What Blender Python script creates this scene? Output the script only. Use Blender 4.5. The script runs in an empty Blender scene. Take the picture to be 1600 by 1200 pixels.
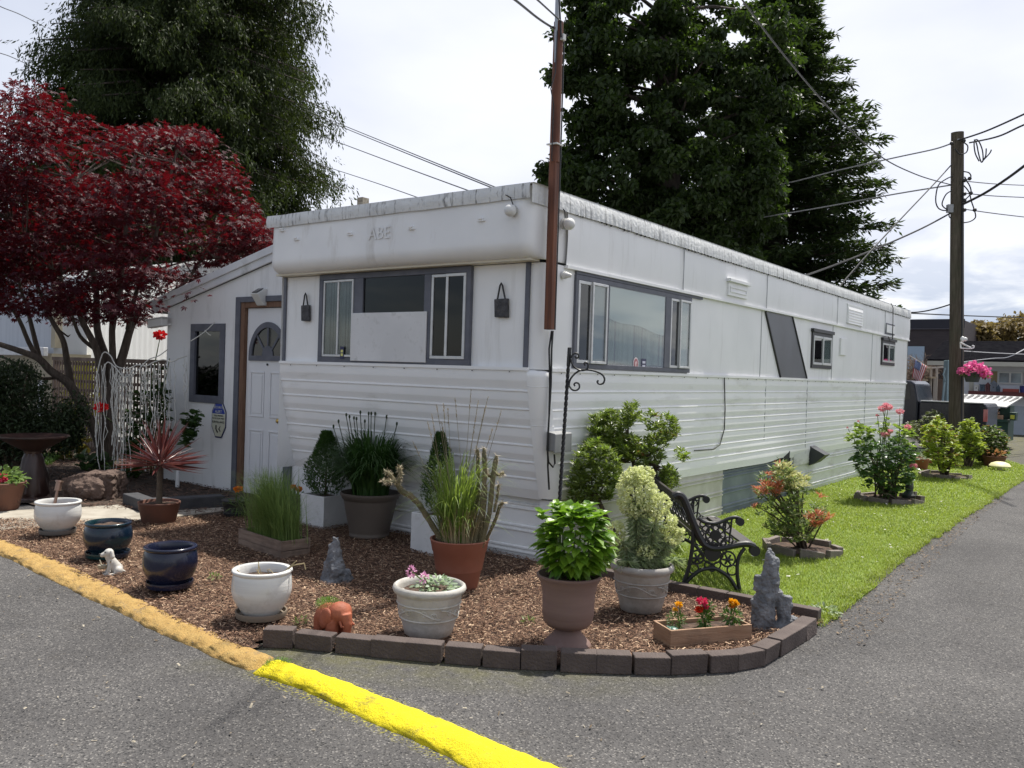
import bpy, math
import numpy as np
from mathutils import Vector, Matrix, noise
rng = np.random.default_rng(11)
SC = bpy.context.scene
COL = SC.collection
PI = math.pi
# ---------------------------------------------------------------- camera solve (vanishing points of the trailer)
FPX = 1339.0
def _cd(px, py):
    v = np.array([px-800.0, 600.0-py, -FPX]); return v/np.linalg.norm(v)
_Y = _cd(1795, 613); _X = -_cd(-1000, 525)
_X = _X-_Y*_X.dot(_Y); _X /= np.linalg.norm(_X); _Z = np.cross(_X, _Y)
ROT = np.array([_X, _Y, _Z])
CAM = np.array([4.16, -5.99, 1.69])
def ray(px, py): return ROT@_cd(px, py)
def G(px, py, z=0.0):
    r = ray(px, py); return CAM+r*((z-CAM[2])/r[2])
def PX(px, py, x=0.0):
    r = ray(px, py); return CAM+r*((x-CAM[0])/r[0])
def PY(px, py, y=0.0):
    r = ray(px, py); return CAM+r*((y-CAM[1])/r[1])
def W(px, py, depth):
    c = _cd(px, py); return CAM+ROT@(c*(depth/-c[2]))
RIGHT = ROT@np.array([1.0, 0, 0]); RIGHT[2] = 0; RIGHT /= np.linalg.norm(RIGHT)
FWD = np.array([-RIGHT[1], RIGHT[0], 0.0])
UP = np.array([0, 0, 1.0])
# ---------------------------------------------------------------- node materials
MATS = {}
def nt(name):
    m = bpy.data.materials.new(name); m.use_nodes = True
    t = m.node_tree; t.nodes.clear()
    out = t.nodes.new('ShaderNodeOutputMaterial')
    def N(kind, **kw):
        n = t.nodes.new('ShaderNode'+kind)
        for k, v in kw.items():
            if k in n.inputs: n.inputs[k].default_value = v
            else: setattr(n, k, v)
        return n
    def L(a, b): t.links.new(a, b)
    return m, N, L, out
def rgba(c): return (c[0], c[1], c[2], 1.0)
def coords(N, L, stretch=None, world=False):
    if world:
        src = N('NewGeometry').outputs['Position']
    else:
        src = N('TexCoord').outputs['Object']
    if stretch:
        mp = N('Mapping'); mp.inputs['Scale'].default_value = stretch
        L(src, mp.inputs['Vector']); src = mp.outputs[0]
    return src
def mixc(N, L, fac, a, b, blend='MIX'):
    n = N('Mix', data_type='RGBA', blend_type=blend)
    for s, v in ((n.inputs[0], fac), (n.inputs[6], a), (n.inputs[7], b)):
        if hasattr(v, 'is_linked') or hasattr(v, 'links'): L(v, s)
        elif isinstance(v, (int, float)): s.default_value = v
        else: s.default_value = rgba(v)
    return n.outputs[2]
def ramp(N, L, src, a, b, va=0.0, vb=1.0):
    n = N('MapRange'); n.inputs[1].default_value = a; n.inputs[2].default_value = b
    n.inputs[3].default_value = va; n.inputs[4].default_value = vb
    L(src, n.inputs[0]); return n.outputs[0]
def M(name, col, rough=0.6, col2=None, scale=6.0, lo=0.35, hi=0.65, bump=0.0, bscale=None, spec=0.5, metal=0.0,
      transl=None, tfac=0.4, isl=None, coat=0.0, stretch=None, dirt=None, dscale=1.5, dlo=0.5, dhi=0.8, dstretch=None, detail=6.0):
    """noise mix of two colours, optional per-leaf variation, dirt layer, translucency and bump"""
    if name in MATS: return MATS[name]
    m, N, L, out = nt(name)
    b = N('BsdfPrincipled'); b.inputs['Roughness'].default_value = rough
    b.inputs['Metallic'].default_value = metal; b.inputs['Specular IOR Level'].default_value = spec
    if coat: b.inputs['Coat Weight'].default_value = coat; b.inputs['Coat Roughness'].default_value = 0.08
    c = col
    src = coords(N, L, stretch)
    if col2 is not None:
        n = N('TexNoise', Scale=scale, Detail=detail); L(src, n.inputs['Vector'])
        c = mixc(N, L, ramp(N, L, n.outputs[0], lo, hi), col, col2)
    if isl is not None:
        g = N('NewGeometry')
        c = mixc(N, L, g.outputs['Random Per Island'], c, isl)
    if dirt is not None:
        n = N('TexNoise', Scale=dscale, Detail=7.0, Roughness=0.65); L(coords(N, L, dstretch), n.inputs['Vector'])
        c = mixc(N, L, ramp(N, L, n.outputs[0], dlo, dhi), c, dirt)
    if hasattr(c, 'links'): L(c, b.inputs['Base Color'])
    else: b.inputs['Base Color'].default_value = rgba(c)
    if bump:
        n = N('TexNoise', Scale=bscale or scale*3, Detail=5.0); L(src, n.inputs['Vector'])
        bp = N('Bump', Strength=min(1.0, bump)); bp.inputs['Distance'].default_value = 0.02
        L(n.outputs[0], bp.inputs['Height']); L(bp.outputs[0], b.inputs['Normal'])
    sh = b.outputs[0]
    if transl is not None:
        tr = N('BsdfTranslucent'); tr.inputs[0].default_value = rgba(transl)
        mx = N('MixShader'); mx.inputs[0].default_value = tfac
        L(sh, mx.inputs[1]); L(tr.outputs[0], mx.inputs[2]); sh = mx.outputs[0]
    L(sh, out.inputs[0])
    MATS[name] = m
    return m
def leafmat(name, a, b, t, rough=0.45, tf=0.35, spec=0.4): return M(name, a, rough, isl=b, transl=t, tfac=tf, spec=spec)
def glassmat(name, tint=(0.75, 0.8, 0.8), base=0.045):
    if name in MATS: return MATS[name]
    m, N, L, out = nt(name)
    gl = N('BsdfGlossy'); gl.inputs['Roughness'].default_value = 0.02; gl.inputs['Color'].default_value = (1, 1, 1, 1)
    tr = N('BsdfTransparent'); tr.inputs[0].default_value = rgba(tint)
    fr = N('LayerWeight', Blend=0.5); pw = N('Math', operation='POWER'); L(fr.outputs['Facing'], pw.inputs[0]); pw.inputs[1].default_value = 3.0
    mx = N('MixShader'); L(ramp(N, L, pw.outputs[0], 0.0, 1.0, base, 0.7), mx.inputs[0]); L(tr.outputs[0], mx.inputs[1]); L(gl.outputs[0], mx.inputs[2])
    L(mx.outputs[0], out.inputs[0]); MATS[name] = m
    return m
# ---------------------------------------------------------------- mesh builder
OFF = {}
def _finish(o, parent, props):
    COL.objects.link(o)
    if parent is not None: o.parent = parent
    for k, v in props.items():
        if v is not None: o[k] = v
class MB:
    def __init__(s): s.v = []; s.f = []; s.m = []; s.s = []
    def add(s, vs, fs, m=0, smooth=False):
        k = len(s.v); s.v.extend([tuple(map(float, p)) for p in vs])
        for f in fs:
            s.f.append([i+k for i in f]); s.m.append(m); s.s.append(smooth)
        return s
    def obox(s, c, ex, ey, ez, m=0):
        c, ex, ey, ez = map(np.asarray, (c, ex, ey, ez)); vs = []
        for k in range(8):
            vs.append(c+ex*(1 if k & 1 else -1)+ey*(1 if k & 2 else -1)+ez*(1 if k & 4 else -1))
        fs = [(0, 2, 3, 1), (4, 5, 7, 6), (0, 1, 5, 4), (2, 6, 7, 3), (0, 4, 6, 2), (1, 3, 7, 5)]
        if np.cross(ex, ey).dot(ez) < 0: fs = [f[::-1] for f in fs]
        return s.add(vs, fs, m)
    def box(s, x0, x1, y0, y1, z0, z1, m=0):
        return s.obox(((x0+x1)/2, (y0+y1)/2, (z0+z1)/2), (abs(x1-x0)/2, 0, 0), (0, abs(y1-y0)/2, 0), (0, 0, abs(z1-z0)/2), m)
    def beam(s, p, q, w, h, m=0, up=(0, 0, 1)):
        p, q, up = map(lambda a: np.asarray(a, float), (p, q, up)); d = q-p; l = np.linalg.norm(d); d = d/l
        sd = np.cross(d, up); sd /= np.linalg.norm(sd); u = np.cross(sd, d)
        return s.obox((p+q)/2, d*l/2, sd*w/2, u*h/2, m)
    def tube(s, pts, r, n=6, m=0, caps=True):
        P = [np.asarray(p, float) for p in pts]; k = len(P)
        R = [r]*k if np.isscalar(r) else list(r)
        T = [P[min(i+1, k-1)]-P[max(i-1, 0)] for i in range(k)]
        T = [t/(np.linalg.norm(t)+1e-12) for t in T]
        a = np.array([0, 0, 1.0]) if abs(T[0][2]) < 0.9 else np.array([1.0, 0, 0])
        u = np.cross(T[0], a); u /= np.linalg.norm(u); vs = []; fs = []
        for i in range(k):
            u = u-T[i]*u.dot(T[i]); u /= (np.linalg.norm(u)+1e-12); w = np.cross(T[i], u)
            for j in range(n):
                t = 2*PI*j/n; vs.append(P[i]+(u*math.cos(t)+w*math.sin(t))*R[i])
        for i in range(k-1):
            for j in range(n):
                j2 = (j+1) % n; fs.append((i*n+j, i*n+j2, (i+1)*n+j2, (i+1)*n+j))
        s.add(vs, fs, m, True)
        if caps:
            b = len(s.v)-k*n
            s.f.append([b+j for j in range(n)][::-1]); s.m.append(m); s.s.append(False)
            s.f.append([b+(k-1)*n+j for j in range(n)]); s.m.append(m); s.s.append(False)
        return s
    def lathe(s, prof, n=40, c=(0, 0, 0), m=0, fn=None):
        vs = []; fs = []; k = len(prof)
        for i, (r, z) in enumerate(prof):
            for j in range(n):
                t = 2*PI*j/n; rr = r*(fn(t, z) if fn else 1.0)
                vs.append((c[0]+rr*math.cos(t), c[1]+rr*math.sin(t), c[2]+z))
        for i in range(k-1):
            for j in range(n):
                j2 = (j+1) % n; fs.append((i*n+j, i*n+j2, (i+1)*n+j2, (i+1)*n+j))
        s.add(vs, fs, m, True)
        b = len(s.v)-k*n
        if prof[0][0] > 1e-4: s.f.append([b+j for j in range(n)][::-1]); s.m.append(m); s.s.append(True)
        if prof[-1][0] > 1e-4: s.f.append([b+(k-1)*n+j for j in range(n)]); s.m.append(m); s.s.append(True)
        return s
    def prism(s, poly, vec, m=0):
        P = [np.asarray(p, float) for p in poly]; n = len(P); vec = np.asarray(vec, float)
        nr = sum((np.cross(P[i]-P[0], P[(i+1) % n]-P[0]) for i in range(n)), np.zeros(3))
        if nr.dot(vec) < 0: P = P[::-1]
        vs = P+[p+vec for p in P]
        fs = [tuple(range(n))[::-1], tuple(range(n, 2*n))]+[(i, (i+1) % n, n+(i+1) % n, n+i) for i in range(n)]
        return s.add(vs, fs, m)
    def sphere(s, c, r, n=12, m=0, rings=8):
        r = (r, r, r) if np.isscalar(r) else r; vs = []; fs = []
        for i in range(rings+1):
            a = PI*i/rings
            for j in range(n):
                t = 2*PI*j/n; vs.append((c[0]+r[0]*math.sin(a)*math.cos(t), c[1]+r[1]*math.sin(a)*math.sin(t), c[2]-r[2]*math.cos(a)))
        for i in range(rings):
            for j in range(n):
                j2 = (j+1) % n; fs.append((i*n+j, i*n+j2, (i+1)*n+j2, (i+1)*n+j))
        return s.add(vs, fs, m, True)
    def grid(s, fn, nu, nv, m=0, smooth=True):
        vs = [fn(i/nu, j/nv) for j in range(nv+1) for i in range(nu+1)]; a = nu+1
        fs = [(j*a+i, j*a+i+1, (j+1)*a+i+1, (j+1)*a+i) for j in range(nv) for i in range(nu)]
        return s.add(vs, fs, m, smooth)
    def arrays(s): return np.array(s.v, float).reshape(-1, 3)
    def build(s, name, mats, parent=None, label=None, cat=None, group=None, kind=None, bevel=0.0, org=None, sharp=0.7, weld=False):
        V = s.arrays(); mats = mats if isinstance(mats, (list, tuple)) else [mats]
        if parent is not None: off = np.array(OFF.get(parent.name, (0, 0, 0)))
        elif org is not None: off = np.asarray(org, float)
        else: off = np.array([(V[:, 0].min()+V[:, 0].max())/2, (V[:, 1].min()+V[:, 1].max())/2, V[:, 2].min()])
        me = bpy.data.meshes.new(name); me.from_pydata((V-off).tolist(), [], s.f)
        for mt in mats: me.materials.append(mt)
        me.polygons.foreach_set('material_index', s.m); me.polygons.foreach_set('use_smooth', s.s)
        me.update()
        if any(s.s): me.set_sharp_from_angle(angle=sharp)
        o = bpy.data.objects.new(name, me)
        if parent is None: o.location = off
        OFF[o.name] = tuple(off)
        _finish(o, parent, dict(label=label, category=cat, group=group, kind=kind))
        if bevel:
            b = o.modifiers.new('bevel', 'BEVEL'); b.width = bevel; b.segments = 2; b.limit_method = 'ANGLE'; b.angle_limit = 0.6
        return o
def thing(name, label, cat, loc, group=None):
    o = bpy.data.objects.new(name, None); o.location = tuple(map(float, loc)); o.empty_display_size = 0.2
    OFF[o.name] = tuple(map(float, loc))
    _finish(o, None, dict(label=label, category=cat, group=group))
    return o
def copy_tree(o, parent=None):
    c = o.copy(); COL.objects.link(c); OFF[c.name] = OFF.get(o.name, (0, 0, 0))
    if parent is not None: c.parent = parent
    for ch in [x for x in bpy.data.objects if x.parent == o and x is not c]: copy_tree(ch, c)
    return c
# numpy meshes for foliage: list of (V, F) with F (n,3) or (n,4)
def npbuild(name, parts, mats, parent=None, label=None, cat=None, group=None, kind=None, org=None, smooth=False):
    mats = mats if isinstance(mats, (list, tuple)) else [mats]
    Vs = []; loops = []; tot = []; mi = []; k = 0
    for p in parts:
        V, F = p[0], p[1]; m = p[2] if len(p) > 2 else 0
        if len(V) == 0: continue
        Vs.append(V); loops.append((F+k).ravel()); tot.append(np.full(len(F), F.shape[1])); mi.append(np.full(len(F), m)); k += len(V)
    V = np.concatenate(Vs); loops = np.concatenate(loops); tot = np.concatenate(tot); mi = np.concatenate(mi)
    if parent is not None: off = np.array(OFF.get(parent.name, (0, 0, 0)))
    elif org is not None: off = np.asarray(org, float)
    else: off = np.array([V[:, 0].mean(), V[:, 1].mean(), V[:, 2].min()])
    me = bpy.data.meshes.new(name)
    me.vertices.add(len(V)); me.vertices.foreach_set('co', (V-off).astype(np.float32).ravel())
    me.loops.add(len(loops)); me.loops.foreach_set('vertex_index', loops.astype(np.int32))
    me.polygons.add(len(tot))
    st = np.concatenate([[0], np.cumsum(tot)[:-1]])
    me.polygons.foreach_set('loop_start', st.astype(np.int32)); me.polygons.foreach_set('loop_total', tot.astype(np.int32))
    for mt in mats: me.materials.append(mt)
    me.polygons.foreach_set('material_index', mi.astype(np.int32))
    me.polygons.foreach_set('use_smooth', np.full(len(tot), smooth))
    me.update(calc_edges=True); me.validate()
    o = bpy.data.objects.new(name, me)
    if parent is None: o.location = off
    OFF[o.name] = tuple(off)
    _finish(o, parent, dict(label=label, category=cat, group=group, kind=kind))
    return o
def nrm(a): return a/(np.linalg.norm(a, axis=-1, keepdims=True)+1e-9)
def rdir(n): return nrm(rng.normal(size=(n, 3)))
def leafs(P, D, L, Wd, fold=0.2, up=0.6, droop=0.0, m=0):
    """folded pointed leaves: base, two side points, tip"""
    n = len(P); D = nrm(D); Nn = nrm(rdir(n)*(1-up)+np.array([0, 0, up])); S = nrm(np.cross(D, Nn)); Nn = np.cross(S, D)
    L = np.broadcast_to(L, (n,))[:, None]; Wd = np.broadcast_to(Wd, (n,))[:, None]
    mid = P+D*L*0.45
    V = np.stack([P, mid+S*Wd/2+Nn*Wd*fold, P+D*L-np.array([0, 0, 1.0])*L*droop, mid-S*Wd/2+Nn*Wd*fold], 1).reshape(-1, 3)
    i = np.arange(n)[:, None]*4
    F = np.concatenate([i+np.array([[0, 1, 2]]), i+np.array([[0, 2, 3]])])
    return (V, F, m)
def ovals(P, D, L, Wd, up=0.6, fold=0.15, droop=0.15, m=0):
    """rounder 6-point leaves with a fold and a drooping tip"""
    n = len(P); D = nrm(D); Nn = nrm(rdir(n)*(1-up)+np.array([0, 0, up])); S = nrm(np.cross(D, Nn)); Nn = np.cross(S, D)
    L = np.broadcast_to(L, (n,))[:, None]; Wd = np.broadcast_to(Wd, (n,))[:, None]; Z = np.array([0, 0, 1.0])
    a = P+D*L*0.3; b = P+D*L*0.68-Z*L*droop*0.4
    V = np.stack([P, a+S*Wd*0.46+Nn*Wd*fold, b+S*Wd*0.4+Nn*Wd*fold, P+D*L-Z*L*droop, b-S*Wd*0.4+Nn*Wd*fold, a-S*Wd*0.46+Nn*Wd*fold, a, b], 1).reshape(-1, 3)
    i = np.arange(n)[:, None]*8
    F4 = np.concatenate([i+np.array([[1, 2, 7, 6]]), i+np.array([[6, 7, 4, 5]])])
    F3 = np.concatenate([i+np.array([[0, 1, 6]]), i+np.array([[0, 6, 5]]), i+np.array([[2, 3, 7]]), i+np.array([[7, 3, 4]])])
    F = np.concatenate([np.concatenate([F3, ]), np.concatenate([F4[:, [0, 1, 2]], F4[:, [0, 2, 3]]])])
    return (V, F, m)
def blades(P, az, H, lean, Wd, seg=4, m=0, tipw=0.05, fall=1.0):
    """arching ribbons: rise H, reach lean along azimuth, tips fall"""
    n = len(P); H = np.broadcast_to(H, (n,)); lean = np.broadcast_to(lean, (n,)); Wd = np.broadcast_to(Wd, (n,))
    d = np.stack([np.cos(az), np.sin(az), np.zeros(n)], 1); sd = np.stack([-np.sin(az), np.cos(az), np.zeros(n)], 1)
    rows = []
    for k in range(seg+1):
        t = k/seg
        c = P+d*(lean*(t**1.7))[:, None]+np.array([0, 0, 1.0])*(H*(t*(1+0.35*fall)-0.35*fall*t**3*(1+lean/(H+1e-6)*0.6)))[:, None]
        w = Wd*(1-(1-tipw)*t**1.5)/2
        rows += [c-sd*w[:, None], c+sd*w[:, None]]
    V = np.stack(rows, 1).reshape(-1, 3); s = 2*(seg+1); i = np.arange(n)[:, None]*s
    F = np.concatenate([i+np.array([[2*k, 2*k+1, 2*k+3, 2*k+2]]) for k in range(seg)])
    return (V, F, m)
def inball(n, c, r, shell=0.5):
    """points in an ellipsoid, biased to its outside"""
    d = rdir(n); k = (shell+(1-shell)*rng.random(n)**0.5)[:, None] if shell else rng.random(n)[:, None]**(1/3)
    return np.asarray(c)+d*k*np.asarray(r), d
def tri_of(mb, m=0):
    """an MB as npbuild parts (tris and quads, n-gons fanned)"""
    V = mb.arrays(); T = []
    for f in mb.f:
        for k in range(1, len(f)-1): T.append((f[0], f[k], f[k+1]))
    return (V, np.array(T, int), m)
def blob(name, prims, voxel, mat, parent=None, disp=0.0, dsc=8.0, smooth=4, facet=False, **kw):
    """one continuous surface out of overlapping volumes"""
    b = MB()
    for p in prims:
        if p[0] == 's': b.sphere(p[1], p[2], 20, 0, 14)
        elif p[0] == 'c':
            b.tube([p[1], p[2]], [p[3], p[4]], 14); b.sphere(p[1], p[3], 14, 0, 10); b.sphere(p[2], p[4], 14, 0, 10)
        elif p[0] == 't':
            b.tube(p[1], p[2], 14)
        elif p[0] == 'r':
            b.prism(p[1], p[2])
    me = bpy.data.meshes.new('tmp'); me.from_pydata(b.v, [], b.f); me.update()
    o = bpy.data.objects.new('tmp', me); COL.objects.link(o)
    r = o.modifiers.new('r', 'REMESH'); r.mode = 'VOXEL'; r.voxel_size = voxel
    if smooth:
        sm = o.modifiers.new('s', 'SMOOTH'); sm.iterations = smooth; sm.factor = 0.5
    dg = bpy.context.evaluated_depsgraph_get(); e = o.evaluated_get(dg); em = e.to_mesh()
    V = np.empty(len(em.vertices)*3, np.float32); em.vertices.foreach_get('co', V); V = V.reshape(-1, 3).astype(float)
    NV = np.empty(len(em.vertices)*3, np.float32); em.vertices.foreach_get('normal', NV); NV = NV.reshape(-1, 3)
    F = [tuple(p.vertices) for p in em.polygons]
    e.to_mesh_clear(); bpy.data.objects.remove(o); bpy.data.meshes.remove(me)
    if disp:
        for i in range(len(V)):
            q = Vector(V[i]*dsc); h = noise.fractal(q, 1.0, 2.0, 4, noise_basis='PERLIN_ORIGINAL')
            if facet: h = 1.2*abs(h)-0.6*noise.voronoi(q*0.8)[0][0]
            V[i] += NV[i]*disp*h
    mb = MB(); mb.add(V, F, 0, not facet)
    return mb.build(name, mat, parent, sharp=3.0 if not facet else 0.3, **kw)
def text_mb(s, size, ext, xf, m=0):
    """lettering as mesh; xf maps a local (x, y, z) to the world"""
    cu = bpy.data.curves.new('t', 'FONT'); cu.body = s; cu.size = size; cu.extrude = ext; cu.align_x = 'CENTER'; cu.align_y = 'CENTER'
    cu.resolution_u = 3
    o = bpy.data.objects.new('t', cu); COL.objects.link(o)
    dg = bpy.context.evaluated_depsgraph_get(); em = o.evaluated_get(dg).to_mesh()
    V = [xf(v.co) for v in em.vertices]; F = [tuple(p.vertices) for p in em.polygons]
    bpy.data.objects.remove(o); bpy.data.curves.remove(cu)
    return V, F
FR = lambda a, b, d: np.array([a, -d, b])      # front plane of the trailer: along X, outwards -Y
SD = lambda a, b, d: np.array([d, a, b])       # side plane: along Y, outwards +X
def slab(mb, pl, a0, a1, b0, b1, d0, d1, m=0):
    p = [pl(a0, b0, d0), pl(a1, b0, d0), pl(a1, b1, d0), pl(a0, b1, d0)]
    return mb.prism(p, pl(0, 0, d1)-pl(0, 0, d0), m)
def frame(mb, pl, a0, a1, b0, b1, w, d0, d1, m=0):
    slab(mb, pl, a0, a1, b0, b0+w, d0, d1, m); slab(mb, pl, a0, a1, b1-w, b1, d0, d1, m)
    slab(mb, pl, a0, a0+w, b0+w, b1-w, d0, d1, m); slab(mb, pl, a1-w, a1, b0+w, b1-w, d0, d1, m)
    return mb
def inpoly(P, poly):
    x, y = P[:, 0], P[:, 1]; q = np.asarray(poly); ins = np.zeros(len(P), bool); n = len(q)
    for i in range(n):
        a, b = q[i], q[(i+1) % n]
        c = ((a[1] > y) != (b[1] > y)) & (x < (b[0]-a[0])*(y-a[1])/(b[1]-a[1]+1e-12)+a[0])
        ins ^= c
    return ins
def scatter(poly, n):
    q = np.asarray(poly); lo, hi = q.min(0), q.max(0); out = []
    c = 0
    while c < n:
        P = lo+(hi-lo)*rng.random((n*2, 2)); P = P[inpoly(P, poly)]; out.append(P); c += len(P)
    return np.concatenate(out)[:n]
def nz(x, y, s=1.0, seed=0.0): return noise.noise(Vector((x*s, y*s, seed)))
def ordn(i): return ['first', 'second', 'third', 'fourth', 'fifth', 'sixth', 'seventh', 'eighth', 'ninth', 'tenth', 'eleventh', 'twelfth', 'thirteenth', 'fourteenth', 'fifteenth', 'sixteenth', 'seventeenth', 'eighteenth', 'nineteenth'][i]
# ================================================================ camera, light, sky
cd = bpy.data.cameras.new('camera'); co = bpy.data.objects.new('camera', cd); COL.objects.link(co)
cd.sensor_width = 36.0; cd.lens = 36.0*FPX/1600.0; cd.clip_end = 3000; cd.clip_start = 0.05
mw = Matrix.Identity(4)
for i in range(3):
    for j in range(3): mw[i][j] = ROT[i][j]
    mw[i][3] = CAM[i]
co.matrix_world = mw; SC.camera = co
SUN = nrm(np.array([0.035, 0.43, 1.0]))
sl = bpy.data.lights.new('sun', 'SUN'); so = bpy.data.objects.new('sun', sl); COL.objects.link(so)
sl.energy = 5.0; sl.angle = math.radians(0.9); sl.color = (1.0, 0.95, 0.87)
so.rotation_euler = Vector(-SUN).to_track_quat('-Z', 'Y').to_euler(); so.location = (0, 0, 20)
SC.view_settings.view_transform = 'Standard'; SC.view_settings.look = 'None'; SC.view_settings.exposure = 0.5; SC.view_settings.gamma = 1.0
wd = bpy.data.worlds.new('World'); SC.world = wd; wd.use_nodes = True
t = wd.node_tree; t.nodes.clear()
def WN(k, **kw):
    n = t.nodes.new('ShaderNode'+k)
    for a, v in kw.items():
        if a in n.inputs: n.inputs[a].default_value = v
        else: setattr(n, a, v)
    return n
wl = t.links.new
sky = WN('TexSky', sky_type='NISHITA', sun_disc=False); sky.sun_elevation = math.asin(SUN[2]); sky.sun_rotation = math.atan2(SUN[0], SUN[1])
bg1 = WN('Background', Strength=0.075); wl(sky.outputs[0], bg1.inputs[0])
tc = WN('TexCoord')
sp = WN('SeparateXYZ'); wl(tc.outputs['Generated'], sp.inputs[0])
mp = WN('Mapping'); mp.inputs['Scale'].default_value = (1.0, 1.0, 2.6); wl(tc.outputs['Generated'], mp.inputs['Vector'])
n1 = WN('TexNoise', Scale=2.6, Detail=5.0, Roughness=0.5); wl(mp.outputs[0], n1.inputs['Vector'])
mp2 = WN('Mapping'); mp2.inputs['Scale'].default_value = (1.0, 1.0, 3.2); mp2.inputs['Location'].default_value = (3.1, 1.7, 0.4); wl(tc.outputs['Generated'], mp2.inputs['Vector'])
n2 = WN('TexNoise', Scale=7.0, Detail=9.0, Roughness=0.55, Distortion=0.3); wl(mp2.outputs[0], n2.inputs['Vector'])
def wramp(src, a, b, c, d):
    n = WN('MapRange'); n.inputs[1].default_value = a; n.inputs[2].default_value = b; n.inputs[3].default_value = c; n.inputs[4].default_value = d
    wl(src, n.inputs[0]); return n.outputs[0]
def wmix(f, a, b):
    n = WN('Mix', data_type='RGBA')
    for s, v in ((n.inputs[0], f), (n.inputs[6], a), (n.inputs[7], b)):
        if hasattr(v, 'links'): wl(v, s)
        else: s.default_value = v if isinstance(v, float) else (*v, 1.0)
    return n.outputs[2]
high = wmix(wramp(n1.outputs[0], 0.36, 0.62, 0.0, 1.0), (0.74, 0.77, 0.88), (0.87, 0.89, 0.97))     # thin bright overcast above
low = wmix(wramp(n2.outputs[0], 0.42, 0.56, 0.0, 1.0), (0.47, 0.54, 0.67), (0.98, 0.99, 1.0))      # heaped clouds over the horizon
hmask = wramp(sp.outputs['Z'], 0.05, 0.20, 1.0, 0.0)
cloud = wmix(hmask, high, low)
bg2 = WN('Background', Strength=0.84); wl(cloud, bg2.inputs[0])
dt_ = WN('VectorMath', operation='DOT_PRODUCT'); wl(tc.outputs['Generated'], dt_.inputs[0]); dt_.inputs[1].default_value = (0.35, 0.70, -0.45)
cover = wramp(dt_.outputs['Value'], -0.50, 0.15, 0.42, 0.95)                 # off-frame sky shaped for lighting: brighter facing the side wall, dimmer overhead and behind
ms = WN('MixShader'); wl(cover, ms.inputs[0]); wl(bg1.outputs[0], ms.inputs[1]); wl(bg2.outputs[0], ms.inputs[2])
wo = WN('OutputWorld'); wl(ms.outputs[0], wo.inputs[0])
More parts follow.
